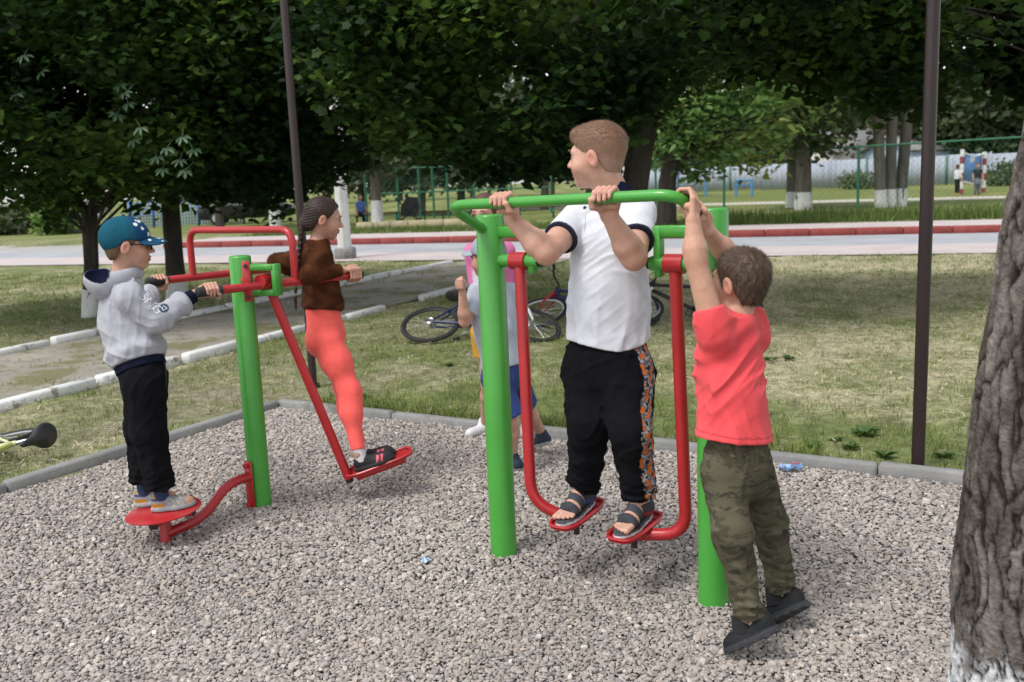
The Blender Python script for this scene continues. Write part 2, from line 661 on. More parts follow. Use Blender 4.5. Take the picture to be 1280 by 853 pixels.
PEDL = (AY(722, 643, 3.44), unit(WF + vec(0, 0, -.10)))
PEDR = (AY(794, 659, 3.27), unit(WF + vec(.0, .0, -.06)))
for (top, d), (pc, pf), cor in ((LEGS[0], PEDL, AY(664, 628, 3.47)), (LEGS[1], PEDR, AY(858, 668, 3.20))):
    side = np.cross(pf, UP)
    under = pc - UP * .030
    mb = MB().tube(fillet([top + UP * .012, cor, under + (cor - under) * .05], .14, 12), .0225, 18)
    leg = mb.put('swing_leg', M_RED, walker)
    MB().tube([top + d * -.035, top + d * .035], .034, 20).put('hub', M_RED, leg)
    ped = pedal('footboard', pc, pf, UP, walker)
    MB().box(pc - UP * .018, (.16, .05, .026), frame3(pf), bev=.004).put('mount', M_RED, ped, smooth=False)
    q = pc - pf * -.02 - UP * .045
    MB().tube([pc + pf * .01 - UP * .028, pc + pf * .01 - UP * .075], .012, 12).put('stopper', M_RUB, ped)

# --- twister and pendulum trainer
P1 = G(327, 632)
tw = thing('pendulum_trainer', P1, 'green post with red twister disc, red handles and swinging footboard', 'gym equipment')
mb = MB()
post(mb, P1, 1.215, .0505, lean=(.0, .0))
mb.put('post', M_GREEN, tw)
NA, NB = AY(247, 366, 4.10), AY(452, 343, 4.62)      # near bar ends
FA_, FB_ = AY(183, 353, 4.72), AY(300, 351, 4.60)
FB2 = FA_ + (NB - NA) * 1.0 + vec(.09, -.02, 0.01)
ND = unit(NB - NA)
near = MB().tube([NA, NB], .0195, 16).put('handlebar', M_RED, tw)
fd = unit(FB2 - FA_)
farb = MB().tube([FA_, FB2], .0195, 16).put('handlebar', M_RED, tw)
for bar, a, b, dd in ((near, NA, NB, ND), (farb, FA_, FB2, fd)):
    MB().tube([a - dd * .006, a, a + dd * .11], [.017, .0225, .0225], 14).put('grip', M_RUB, bar)
    MB().tube([b - dd * .06, b, b + dd * .006], [.0225, .0225, .017], 14).put('grip', M_RUB, bar)
la = NA + ND * (np.linalg.norm(AY(357, 351, 4.36) - NA))
# arch from the far bar to the near bar
t_far = FA_ + fd * .235
t_near = NA + ND * .47
top_z = 1.325
MB().tube(fillet([t_far, vec(t_far[0], t_far[1], top_z), vec(t_near[0], t_near[1], top_z), t_near], .075, 8), .0175, 16).put('arch', M_RED, tw)
# green bracket with the pendulum axle, red clamp plate
bd = unit(vec(.80, -.30, 0))
zb = 1.10
mb = MB()
for dz in (.06, -.055):
    mb.box(P1 + bd * .115 + UP * (zb + dz), (.16, .05, .03), frame3(bd), bev=.004)
mb.box(P1 + bd * .192 + UP * (zb + .0025), (.026, .05, .148), frame3(bd), bev=.004)
mb.put('bracket', M_GREEN, tw, smooth=False)
pc_ = AY(309, 352, 4.245)
pm = frame3(unit(vec(.9, .12, 0)))
pl = MB().box(pc_, (.036, .008, .185), pm, bev=.003).put('clamp_plate', M_RED, tw, smooth=False)
MB().tube([pc_ + vec(0, 0, 0), P1 + UP * pc_[2]], .016, 12).put('spacer', M_RED, pl)
for dz in (.07, -.07):
    q = pc_ + UP * dz
    MB().tube([q - pm[:, 1] * .016, q + pm[:, 1] * .0], .009, 10).put('bolt', M_RUB, pl)
piv = P1 + bd * .135 + UP * (zb + .0)
end = AY(436, 598, 4.40)
arm = MB().tube([piv, end], .022, 18).put('pendulum_arm', M_RED, tw)
MB().tube([piv - np.cross(bd, UP) * .05, piv + np.cross(bd, UP) * .05], .031, 18).put('hub', M_RED, arm)
MB().tube([end - unit(end - piv) * -.004, end + unit(end - piv) * .02], [.021, .018], 14).put('end_cap', M_RUB, arm)
tip = AY(515, 568, 4.46)
pf = unit(tip - end)
pup = unit(piv - end)
PEDG = pedal('footboard', (end + tip) / 2 + pup * .012 + vec(.0, 0, .005), pf, pup, tw, ln=.335, wd=.15)
PEDG_C, PEDG_F, PEDG_U = (end + tip) / 2 + pup * .012 + vec(0, 0, .005), pf, pup
MB().box((end + tip) / 2 - pup * .012, (.25, .04, .024), frame3(pf, pup), bev=.003).put('mount', M_RED, PEDG, smooth=False)
# twister disc
SB = G(208, 680)
disc_c = vec(SB[0] - .005, SB[1] + .02, .148)
dn = unit(vec(-.07, -.03, 1))
dm = frame3(unit(np.cross(dn, vec(0, 1, 0))), dn)
mb = MB().tube([disc_c - dn * .006, disc_c - dn * .001, disc_c], [.158, .160, .158], 48)
disc = mb.put('twister_disc', M_RED, tw)
MB().box(disc_c - dn * .022, (.26, .035, .03), dm, bev=.003).put('crossbar', M_RED, disc, smooth=False)
MB().box(disc_c - dn * .022, (.035, .26, .029), dm, bev=.003).put('crossbar', M_RED, disc, smooth=False)
for a in (0, 1):
    for s_ in (-1, 1):
        q = disc_c - dn * .022 + dm[:, a] * s_ * .131
        sz = (.006, .037, .032) if a == 0 else (.037, .006, .031)
        MB().box(q, sz, dm, bev=.002).put('end_cap', M_RUB, disc, smooth=False)
stem = MB().tube([SB + UP * .0, disc_c - dn * .03], .024, 18).put('stem', M_RED, tw)
fl = P1 + unit(SB - P1) * .056
MB().tube(fillet([SB + UP * .045, SB + (fl - SB) * .42 + UP * .05, SB + (fl - SB) * .72 + UP * .165, fl + UP * .165], .12, 8), .0225, 16).put('curved_arm', M_RED, tw)
mm = frame3(unit(SB - P1))
fp = MB().box(fl + UP * .125 + unit(SB - P1) * .006, (.010, .05, .23), mm, bev=.003).put('flange', M_RED, tw, smooth=False)
for dz in (.03, .22):
    MB().tube([fl + UP * dz, fl + UP * dz + unit(SB - P1) * .03], .011, 10).put('bolt', M_RED, fp)

# --- the two brown metal poles beyond the edging
for q, nm, lb in (((392, 484), 'metal_pole', 'thin brown metal pole rising behind the girl in the brown jacket'),
                  ((1147, 589), 'metal_pole', 'thin brown metal pole standing just outside the gravel edging beside the rough tree trunk')):
    b = G(*q)
    t_ = thing(nm, b, lb, 'pole', 'brown metal poles')
    MB().tube([b - UP * .1, b + UP * 5.2], .031, 16).put('shaft', M_RUSTP, t_)
    MB().tube([b + UP * -.02, b + UP * .025], .05, 16).put('collar', M_RUSTP, t_)
# ------------------------------------------------------------------ implicit surfaces for organic bodies and clothes
def smin(a, b, k):
    h = np.clip(.5 + .5 * (b - a) / k, 0, 1)
    return b + (a - b) * h - k * h * (1 - h)


def smax(a, b, k):
    return -smin(-a, -b, k)


def rc(P, a, b, ra, rb):
    a = np.asarray(a, np.float32)
    ba = np.asarray(b, np.float32) - a
    pa = P - a
    h = np.clip(pa @ ba / max(float(ba @ ba), 1e-9), 0, 1)
    q = pa - h[:, None] * ba
    return np.sqrt((q * q).sum(1)) - (ra + (rb - ra) * h)


def ell(P, c, r, M=None):
    q = P - np.asarray(c, np.float32)
    if M is not None:
        q = q @ np.asarray(M, np.float32)
    r = np.asarray(r, np.float32)
    k0 = np.sqrt(((q / r) ** 2).sum(1))
    k1 = np.sqrt(((q / (r * r)) ** 2).sum(1)) + 1e-9
    return k0 * (k0 - 1) / k1


def chain(P, pts, rads, k=.02):
    d = None
    for i in range(len(pts) - 1):
        e = rc(P, pts[i], pts[i + 1], rads[i], rads[i + 1])
        d = e if d is None else smin(d, e, k)
    return d


def halfspace(P, p, n):
    """negative behind the plane (opposite n)."""
    return (P - np.asarray(p, np.float32)) @ np.asarray(unit(n), np.float32)


def ring(P, c, n, R, r, flat=1.0):
    n = np.asarray(unit(n), np.float32)
    q = P - np.asarray(c, np.float32)
    z = q @ n
    xy = np.sqrt(np.maximum((q * q).sum(1) - z * z, 0)) - R
    return np.sqrt(xy * xy + (z / flat) ** 2) - r


_fk = [np.random.default_rng(100 + i).normal(size=3) for i in range(24)]


def folds(P, amp, f, seed=0, axis=None, stretch=.35):
    """Cloth creases: warped sines; axis = direction along which creases run."""
    Q = P
    if axis is not None:
        a = np.asarray(unit(axis), np.float32)
        Q = P - (P @ a)[:, None] * a * (1 - stretch)
    s = 0
    for i in range(4):
        k1, k2 = np.asarray(_fk[(seed * 5 + i) % 24], np.float32), np.asarray(_fk[(seed * 5 + i + 9) % 24], np.float32)
        s = s + np.sin(Q @ k1 * f * (1 + .4 * i) + 2.2 * np.sin(Q @ k2 * f * .45 + i) + seed) / (1 + .5 * i)
    return amp * s / 2.0


def crease(P, amp, f, seed=0, axis=None, stretch=.25, sharp=2.0):
    """Sharp raised creases running along axis."""
    Q = P
    if axis is not None:
        a = np.asarray(unit(axis), np.float32)
        Q = P - (P @ a)[:, None] * a * (1 - stretch)
    s = 0
    for i in range(3):
        k1, k2 = np.asarray(unit(_fk[(seed * 3 + i) % 24]), np.float32), np.asarray(_fk[(seed * 3 + i + 11) % 24], np.float32)
        ph = Q @ k1 * f * (1 + .55 * i) + 1.5 * np.sin(Q @ k2 * f * .4 + seed + i) + i * 2 + seed
        m = .5 + .5 * np.sin(P @ k2 * f * .5 + i * 1.7 + seed * 2)
        s = s + (1 - np.abs(np.sin(ph))) ** sharp * m / (1 + .4 * i)
    return -amp * s


from concurrent.futures import ThreadPoolExecutor
POOL = ThreadPoolExecutor(4)


def peval(fn, P, ch=60000):
    if len(P) <= ch:
        return fn(P)
    return np.concatenate(list(POOL.map(fn, [P[i:i + ch] for i in range(0, len(P), ch)])))


def sdf_mesh(fn, lo, hi, vox, B=4, lip=1.45):
    lo, hi = np.asarray(lo, float), np.asarray(hi, float)
    nb = np.maximum(np.ceil((hi - lo) / (vox * B * 4)).astype(int), 1) * 4
    bi = np.stack(np.meshgrid(*[np.arange(n // 4) for n in nb], indexing='ij'), -1).reshape(-1, 3)
    sub = np.stack(np.meshgrid(*[np.arange(2)] * 3, indexing='ij'), -1).reshape(-1, 3)
    for lev in (4, 2, 1):
        cen = (lo + (bi + .5) * (B * lev * vox)).astype(np.float32)
        act = np.abs(peval(fn, cen)) < .5 * math.sqrt(3) * B * lev * vox * lip + .004
        bi = bi[act]
        if lev > 1:
            bi = (bi[:, None, :] * 2 + sub[None]).reshape(-1, 3)
    n = len(bi)
    loc = np.stack(np.meshgrid(*[np.arange(B + 1)] * 3, indexing='ij'), -1).reshape(-1, 3)
    gi = bi[:, None, :] * B + loc[None]
    D = peval(fn, (lo + gi.reshape(-1, 3) * vox).astype(np.float32))
    D = D.reshape(n, B + 1, B + 1, B + 1)
    S = D < 0
    acc = np.zeros((n, B, B, B, 3), np.float32)
    cnt = np.zeros((n, B, B, B), np.float32)
    ax = np.eye(3, dtype=int)
    for a in range(3):
        b, c = (a + 1) % 3, (a + 2) % 3
        for ob in (0, 1):
            for oc in (0, 1):
                o0 = ob * ax[b] + oc * ax[c]
                o1 = o0 + ax[a]
                s0 = tuple(slice(o, o + B) for o in o0)
                s1 = tuple(slice(o, o + B) for o in o1)
                d0, d1 = D[(slice(None),) + s0], D[(slice(None),) + s1]
                cr = S[(slice(None),) + s0] != S[(slice(None),) + s1]
                t = np.where(cr, d0 / np.where(cr, d0 - d1, 1), 0)
                for k in range(3):
                    acc[..., k] += np.where(cr, o0[k] + (t if k == a else 0), 0)
                cnt += cr
    hit = cnt > 0
    w = np.argwhere(hit)
    cell = bi[w[:, 0]] * B + w[:, 1:]
    V = lo + (cell + acc[hit] / cnt[hit][:, None]) * vox
    NJ, NK = int(nb[1]) * B + 2, int(nb[2]) * B + 2
    def key(c):
        return ((c[:, 0].astype(np.int64) + 1) * NJ + c[:, 1] + 1) * (NK + 1) + c[:, 2] + 1
    kk = key(cell)
    order = np.argsort(kk)
    ks = kk[order]
    V = V[order]
    quads = []
    for a in range(3):
        b, c = (a + 1) % 3, (a + 2) % 3
        s0 = S[:, :B, :B, :B]
        sl = [slice(0, B)] * 3
        sl[a] = slice(1, B + 1)
        s1 = S[(slice(None),) + tuple(sl)]
        e = np.argwhere(s0 != s1)
        if len(e) == 0:
            continue
        p = bi[e[:, 0]] * B + e[:, 1:]
        flip = ~s0[s0 != s1]
        cs = [p, p - ax[b], p - ax[b] - ax[c], p - ax[c]]
        ids, ok = [], np.ones(len(p), bool)
        for q in cs:
            k_ = key(q)
            j = np.clip(np.searchsorted(ks, k_), 0, len(ks) - 1)
            ok &= ks[j] == k_
            ids.append(j)
        qd = np.stack(ids, 1)
        qd[flip] = qd[flip][:, ::-1]
        quads.append(qd[ok])
    return V, np.concatenate(quads)


def grad(fn, V, e=.002):
    V = V.astype(np.float32)
    g = np.stack([fn(V + np.eye(3, dtype=np.float32)[i] * e) - fn(V - np.eye(3, dtype=np.float32)[i] * e) for i in range(3)], 1)
    return g / (np.linalg.norm(g, axis=1, keepdims=True) + 1e-9)


def bounds(pts, m):
    p = np.array(pts)
    return p.min(0) - m, p.max(0) + m


def put_sdf(name, fn, lo, hi, vox, m, parent, color=None, hide=None):
    V, Q = sdf_mesh(fn, lo, hi, vox)
    F = Q
    if hide is not None:                      # under the clothes a much coarser skin is enough
        hm = hide(V.astype(np.float32))
        key = np.floor(V / (vox * 4.5)).astype(np.int64)
        key = (key[:, 0] * 73856093) ^ (key[:, 1] * 19349663) ^ (key[:, 2] * 83492791)
        key = np.where(hm, np.abs(key) + len(V) + 10, np.arange(len(V)))
        _, inv = np.unique(key, return_inverse=True)
        cnt = np.bincount(inv)
        V = np.stack([np.bincount(inv, V[:, i]) / cnt for i in range(3)], 1)
        Q = inv[Q]
        T = np.concatenate([Q[:, [0, 1, 2]], Q[:, [0, 2, 3]]])
        ok = (T[:, 0] != T[:, 1]) & (T[:, 1] != T[:, 2]) & (T[:, 0] != T[:, 2])
        F = T[ok]
    c = None
    if color is not None:
        c = color(V.astype(np.float32)) if callable(color) else np.tile(np.asarray(color)[:3], (len(V), 1))
    return put(name, V, F, m, parent, colors=c, sharp=0), V


def strands(name, fn, V, m, parent, count, length, width, flow, lift=.5, color=None, seed=0, keep=None, taper=True, jit=.25):
    """Short tapered hairs growing from surface points."""
    r = np.random.default_rng(seed)
    idx = r.integers(0, len(V), count)
    p = V[idx] + r.normal(size=(count, 3)) * .0015
    nrm = grad(fn, p)
    if keep is not None:
        kmask = keep(p.astype(np.float32), nrm)
        p, nrm = p[kmask], nrm[kmask]
    n = len(p)
    fl = flow(p) if callable(flow) else np.tile(np.asarray(flow, float), (n, 1))
    fl = fl - (fl * nrm).sum(1, keepdims=True) * nrm
    fl = fl / (np.linalg.norm(fl, axis=1, keepdims=True) + 1e-9)
    d = fl + nrm * lift + r.normal(size=(n, 3)) * jit
    d /= np.linalg.norm(d, axis=1, keepdims=True)
    sd = np.cross(d, nrm)
    sd /= np.linalg.norm(sd, axis=1, keepdims=True) + 1e-9
    ln = (length * r.uniform(.55, 1.2, n))[:, None]
    a, b = p - sd * width / 2 - nrm * .001, p + sd * width / 2 - nrm * .001
    t = p + d * ln
    VV = np.stack([a, b, t], 1).reshape(-1, 3)
    F = np.arange(3 * n).reshape(-1, 3)
    c = None
    if color is not None:
        c0 = np.asarray(color(p.astype(np.float32)) if callable(color) else np.tile(np.asarray(color)[:3], (n, 1)))
        c0 = c0 * r.uniform(.65, 1.35, (n, 1))
        c = np.repeat(c0, 3, 0)
    return put(name, VV, F, m, parent, colors=c, sharp=0)


# ------------------------------------------------------------------ human parts
def headframe(fwd, tilt=0.0, roll=0.0):
    """columns right, forward, up; tilt > 0 looks up; roll > 0 leans towards the right ear."""
    f = unit(fwd)
    r = unit(np.cross(f, UP))
    u = np.cross(r, f)
    f2 = f * math.cos(tilt) + u * math.sin(tilt)
    u2 = u * math.cos(tilt) - f * math.sin(tilt)
    r3 = r * math.cos(roll) - u2 * math.sin(roll)
    u3 = u2 * math.cos(roll) + r * math.sin(roll)
    return np.stack([r3, f2, u3], 1)


def head_sd(P, o, R, s, chub=0.0):
    L = ((P - np.asarray(o, np.float32)) @ np.asarray(R, np.float32)) / s
    A = L.copy()
    A[:, 0] = np.abs(A[:, 0])
    d = ell(L, (0, -.014, .030), (.071, .088, .078))
    d = smin(d, ell(L, (0, .022, -.028), (.056 + chub, .060, .068)), .03)
    d = smin(d, ell(L, (0, .052, -.080), (.027 + chub, .024, .020)), .028)
    d = smin(d, ell(A, (.032, .050, -.032), (.027 + chub, .027, .032)), .018)
    d = smin(d, ell(L, (0, .068, .020), (.046, .016, .016)), .018)
    d = smax(d, -ell(A, (.031, .094, .001), (.017, .016, .0105)), .010)
    d = smin(d, rc(L, (0, .079, .008), (0, .0975, -.0235), .006, .0088), .010)
    d = smin(d, ell(A, (.0085, .089, -.0265), (.0075, .008, .0065)), .006)
    d = smin(d, ell(L, (0, .0815, -.0475), (.020, .009, .0055)), .005)
    d = smin(d, ell(L, (0, .0795, -.0595), (.017, .009, .0065)), .005)
    d = smax(d, -ell(L, (0, .092, -.0533), (.022, .007, .0022)), .003)
    ce, se = math.cos(.25), math.sin(.25)
    Me = np.array([[1, 0, 0], [0, ce, -se], [0, se, ce]]).T
    e = ell(A, (.076, -.010, -.006), (.0085, .0185, .0300), Me)
    e = smax(e, -ell(A, (.0865, -.006, -.006), (.008, .0105, .0185), Me), .004)
    d = smin(d, e, .006)
    return d * s


def hair_sd(P, o, R, s, thick, line, fade=None, noise=.0):
    """line: list of (y, z) giving the lower hair edge from nape to forehead in head units."""
    L = ((P - np.asarray(o, np.float32)) @ np.asarray(R, np.float32)) / s
    tk = thick
    if fade:
        tk = (thick * fade + thick * (1 - fade) * np.clip((L[:, 2] - .0) / .06, 0, 1))[:, None]
        q = L - np.asarray((0, -.014, .030), np.float32)
        r = np.concatenate([.071 + tk * .8, .088 + tk, .078 + tk], 1)
        k0 = np.sqrt(((q / r) ** 2).sum(1))
        k1 = np.sqrt(((q / (r * r)) ** 2).sum(1)) + 1e-9
        d = k0 * (k0 - 1) / k1
        d = smin(d, ell(L, (0, .050, .078), (.044, .034, .024)), .025)
        thick = thick * fade
    else:
        d = ell(L, (0, -.014, .030), (.071 + thick * .8, .088 + thick, .078 + thick))
    d = smin(d, ell(L, (0, -.028, -.022), (.060 + thick * .6, .058 + thick * .7, .060)), .02)
    ys = [a for a, b in line]
    zs = [b for a, b in line]
    h = np.interp(L[:, 1], ys, zs).astype(np.float32)
    if noise:
        h = h + noise * np.sin(L[:, 0] * 210 + 3 * np.sin(L[:, 0] * 90)) + noise * .7 * np.sin(L[:, 1] * 160)
    d = smax(d, (h - L[:, 2]) * .75, .004)
    return d * s


def skin_color(J):
    """Skin with redder ears, cheeks, nose, lips, elbows, knuckles."""
    o, R, s = J['head'], J['R'], J['hs']
    base = np.asarray(J.get('skin', (.56, .335, .245)))
    def f(P):
        L = ((P - np.asarray(o, np.float32)) @ np.asarray(R, np.float32)) / s
        A = np.abs(L[:, 0])
        c = np.tile(base, (len(P), 1))
        def blob(x, y, z, r, tint, a):
            g = np.exp(-((A - x) ** 2 + (L[:, 1] - y) ** 2 + (L[:, 2] - z) ** 2) / (r * r))[:, None] * a
            return g, np.asarray(tint)
        for args in ((.040, .060, -.030, .026, (.60, .27, .21), .55), (.078, -.010, -.006, .026, (.62, .24, .18), .6), (0, .10, -.024, .014, (.60, .28, .22), .5)):
            g, t = blob(*args)
            c = c * (1 - g) + g * t
        lip = (A < .021) & (np.abs(L[:, 2] + .0535) < .0095) & (L[:, 1] > .072)
        c[lip] = (.42, .15, .13)
        for jn in ('elL', 'elR'):
            if jn in J:
                q = P - np.asarray(J[jn], np.float32)
                g = np.exp(-(q * q).sum(1) / .045 ** 2)[:, None] * .35
                c = c * (1 - g) + g * np.array([.58, .27, .20])
        for jn in ('handL', 'handR'):
            if jn in J:
                q = P - np.asarray(J[jn], np.float32)
                g = np.exp(-(q * q).sum(1) / .05 ** 2)[:, None] * .45
                c = c * (1 - g) + g * np.array([.60, .29, .22])
        return c
    return f


def grip_sd(P, c, t, w, k, rb, W, s=1.0):
    """Hand closed on a bar. c on the bar axis, t along the bar to the index finger, w to the wrist, k over the knuckles."""
    t = unit(t)
    w = unit(w - t * (w @ t))
    k = np.cross(t, w) if np.cross(t, w) @ k > 0 else -np.cross(t, w)
    def pos(deg, R, off):
        a = math.radians(deg)
        return c + t * off * s + (rb + R * s) * (math.cos(a) * w + math.sin(a) * k)
    d = None
    for off, rf, ex in ((.0275, .0080, 0), (.0095, .0084, 8), (-.0090, .0081, 3), (-.0265, .0070, -12)):
        kn = pos(48, .021, off)
        f = chain(P, [kn, pos(112, .012, off * .97), pos(182, .0075, off * .95), pos(232 + ex, .0068, off * .93)], [rf * 1.12 * s, rf * 1.04 * s, rf * .95 * s, rf * .82 * s], .003 * s)
        mc = rc(P, W + t * off * .45 * s + k * .002, kn, .0125 * s, .0098 * s)
        f = smin(f, mc, .008 * s)
        d = f if d is None else smin(d, f, .0012 * s)
    pl = rc(P, pos(5, .020, -.018), pos(8, .020, .018), .0125 * s, .0135 * s)
    d = smin(d, pl, .010 * s)
    th = chain(P, [W + t * .012 * s - k * .004 * s, pos(-12, .019, .030), pos(-75, .0115, .037), pos(-130, .008, .036)], [.0135 * s, .0115 * s, .0092 * s, .0078 * s], .005 * s)
    d = smin(d, th, .006 * s)
    return d


M_SKIN = mat('skin', (.86, .80, .78), (1.06, 1.04, 1.03), scale=28, detail=6, rough=.52, attr=True, sss=.25, bump=.2, bscale=320, bdist=.002, spec=.35)
M_CLOTH = mat('cloth', (.88, .88, .88), (1.08, 1.08, 1.08), scale=35, rough=.95, attr=True, bump=.25, bscale=420, bdist=.002, spec=.08)
M_JERSEY = mat('jersey', (.93, .93, .93), (1.05, 1.05, 1.05), scale=30, rough=.75, attr=True, bump=.12, bscale=500, bdist=.002, spec=.25, sheen=.1)
M_HAIR = mat('hair', (.82, .82, .82), (1.15, 1.15, 1.15), scale=110, rough=.5, attr=True, bump=.15, bscale=240, bdist=.002, spec=.4)
M_SHOE = mat('shoe', (.85, .85, .85), (1.1, 1.1, 1.1), scale=80, rough=.7, attr=True, bump=.2, bscale=300, bdist=.002, spec=.3)
M_EYE = mat('eye', (1, 1, 1), (1, 1, 1), rough=.12, attr=True, spec=.6)


def eyes(J, parent, iris=(.09, .05, .03), brow=(.10, .06, .04), closed=False):
    o, R, s = J['head'], J['R'], J['hs']
    def w(p):
        return o + R @ (np.array(p) * s)
    for sx in (-1, 1):
        mb = MB().ball(w((sx * .031, .0690, .001)), .0114 * s, R, 16, 12)
        V = np.array(mb.V)
        L = (V - o) @ R / s
        gaze = np.hypot(L[:, 0] - sx * .031, L[:, 2] - .001)
        c = np.where((gaze < .0062)[:, None] & (L[:, 1] > .069)[:, None], np.asarray(iris), (.42, .39, .37))
        c = np.where((gaze < .0028)[:, None] & (L[:, 1] > .069)[:, None], (.005, .005, .005), c)
        mb.put('eye', M_EYE, parent, colors=c)
        lid = [w((sx * (.031 + .0135 * q), .0815 - .0065 * q * q - .001, .0075 - .0065 * q * q)) for q in np.linspace(-1, 1, 7)]
        MB().tube(lid, [.0008 * s, .0017 * s, .0019 * s, .0019 * s, .0019 * s, .0018 * s, .0008 * s], 6).put('eyelash', MATS['dark_lash'], parent)
        br = [w((sx * (.031 + .019 * q), .0865 - .009 * max(q, 0) ** 2 - .0015, .0245 + .0035 * (1 - q * q) - .003 * q)) for q in np.linspace(-1, 1, 7)]
        MB().tube(br, [.0012 * s, .0026 * s, .0028 * s, .0027 * s, .0024 * s, .0018 * s, .0008 * s], 6).put('eyebrow', MATS['brow_' + J['brow']], parent)


mat('dark_lash', (.02, .013, .01))
mat('brow_brown', (.13, .075, .045), (.16, .09, .05), scale=200, rough=.8)
mat('brow_dark', (.045, .026, .018), (.06, .035, .022), scale=200, rough=.8)


def lace_shoe(name, heel, toe, up, parent, ln, wd, ht, palette, sole=.022, ankle=None, cuff=.034):
    """A low trainer along heel -> toe; ht = height of the upper at the ankle."""
    f = unit(toe - heel)
    u = unit(up - f * (up @ f))
    s = np.cross(f, u)
    M = np.stack([s, f, u], 1)
    o = (heel + toe) / 2
    def fn(P):
        L = (P - np.asarray(o, np.float32)) @ np.asarray(M, np.float32)
        y = L[:, 1] / ln
        w_ = wd * (1 + .16 * np.sin((y + .1) * 3.0) - .10 * np.exp(-((y + .12) / .16) ** 2))
        Ls = L.copy()
        Ls[:, 0] = L[:, 0] / w_ * wd
        so = ell(Ls, (0, 0, sole * .4), (wd * .60, ln * .53, sole * 3.0))
        so = smax(so, L[:, 2] - sole, .006)
        so = smax(so, -L[:, 2], .004)
        up_ = ell(Ls, (0, ln * .12, sole + .004), (wd * .50, ln * .37, ht * .50))
        up_ = smin(up_, ell(Ls, (0, -ln * .27, sole + ht * .30), (wd * .43, ln * .23, ht * .62)), .03)
        up_ = smax(up_, -(L[:, 2] - sole * .3), .003)
        up_ = smax(up_, L[:, 2] - (sole + ht * .86 - .10 * (L[:, 1] + ln * .25)), .008)
        return smin(so, up_, .003)
    def colr(P):
        L = (P - np.asarray(o, np.float32)) @ np.asarray(M, np.float32)
        return palette(L[:, 0] / wd, L[:, 1] / ln, L[:, 2], sole, L)
    pts = [heel - f * .03 + u * (ht + sole + .02), toe + f * .03, heel - f * .03 - s * wd, toe + s * wd, heel + s * wd - u * .012, toe - s * wd + u * ht]
    lo, hi = bounds(pts, .02)
    o1, V = put_sdf(name, fn, lo, hi, .0046, M_SHOE, parent, colr)
    # laces
    mb = MB()
    for q in np.linspace(.02, .24, 5):
        z = sole + ht * .52 * math.sqrt(max(0, 1 - ((q - .12) / .40) ** 2)) * .98
        z = max(z, sole + ht * .30)
        w2 = wd * .26
        p = [o + f * ln * q + u * (z - .006) - s * w2, o + f * ln * (q + .01) + u * (z + .003), o + f * ln * q + u * (z - .006) + s * w2]
        mb.tube(bez(*p, 6), .0026, 6)
    mb.put('laces', MATS['lace_' + palette.__name__], o1)
    return o1
# ------------------------------------------------------------------ the children
def proj(p):
    v = np.asarray(p, float) - vec(0, 0, CAMH)
    return 640 + FPX * (v @ CR) / (v @ CF), 426.5 - FPX * (v @ CU) / (v @ CF)


def on_line(a, b, px):
    lo, hi = 0.0, 1.0
    inc = proj(b)[0] > proj(a)[0]
    for _ in range(40):
        m = (lo + hi) / 2
        if (proj(a + (b - a) * m)[0] < px) == inc:
            lo = m
        else:
            hi = m
    return a + (b - a) * lo


def torso_sd(P, J, w, dp, sr, k=.06):
    up = unit(J['chest'] - J['pelvis'])
    side = unit(J['side'] - up * (J['side'] @ up))
    M = np.stack([side, np.cross(up, side), up], 1)
    belly = J['pelvis'] * .5 + J['chest'] * .5 + np.cross(up, side) * J.get('belly', 0)
    d = ell(P, J['chest'], (w[0], dp[0], .150 * J['ts']), M)
    d = smin(d, ell(P, belly, (w[1], dp[1], .15 * J['ts']), M), k)
    d = smin(d, ell(P, J['pelvis'], (w[2], dp[2], .115 * J['ts']), M), k)
    d = smin(d, rc(P, J['shL'], J['shR'], sr, sr), .05)
    d = smin(d, rc(P, J['neck'] - up * .03, J['neck'] + up * .01, sr * 1.15, sr * .8), .05)
    return d


def body_sd(J, arm=(.040, .033, .022), leg=(.062, .045, .030), w=(.11, .10, .105), dp=(.075, .08, .08), sr=.038, nr=.04, chub=0., legs=True):
    def fn(P):
        d = head_sd(P, J['head'], J['R'], J['hs'], chub)
        nk = J['head'] + J['R'] @ (vec(0, -.022, -.055) * J['hs'])
        d = smin(d, rc(P, nk, J['neck'] - UP * .02, nr, nr * 1.08), .022)
        d = smin(d, torso_sd(P, J, w, dp, sr), .03)
        for s in 'LR':
            if 'el' + s not in J:
                continue
            sh, el, wr = J['sh' + s], J['el' + s], J['wr' + s]
            fo = el + (wr - el) * .28
            a = chain(P, [sh, el], [arm[0], arm[1]], .02)
            a = smin(a, chain(P, [el, fo, wr], [arm[1] * .98, arm[1] * 1.02, arm[2]], .02), .014)
            a = smin(a, J['hsd' + s](P), .012) if 'hsd' + s in J else a
            d = smin(d, a, .025)
        if legs:
            for s in 'LR':
                g = chain(P, [J['hip' + s], J['kn' + s], J['kn' + s] + (J['an' + s] - J['kn' + s]) * .3, J['an' + s]], [leg[0], leg[1], leg[1] * 1.02, leg[2]], .02)
                d = smin(d, g, .03)
                if 'ft' + s in J:
                    d = smin(d, J['ft' + s](P), .012)
        return d
    return fn


def jpts(J):
    return [v for k, v in J.items() if isinstance(v, np.ndarray) and v.shape == (3,) and k not in ('side', 'fwd', 'skin')]


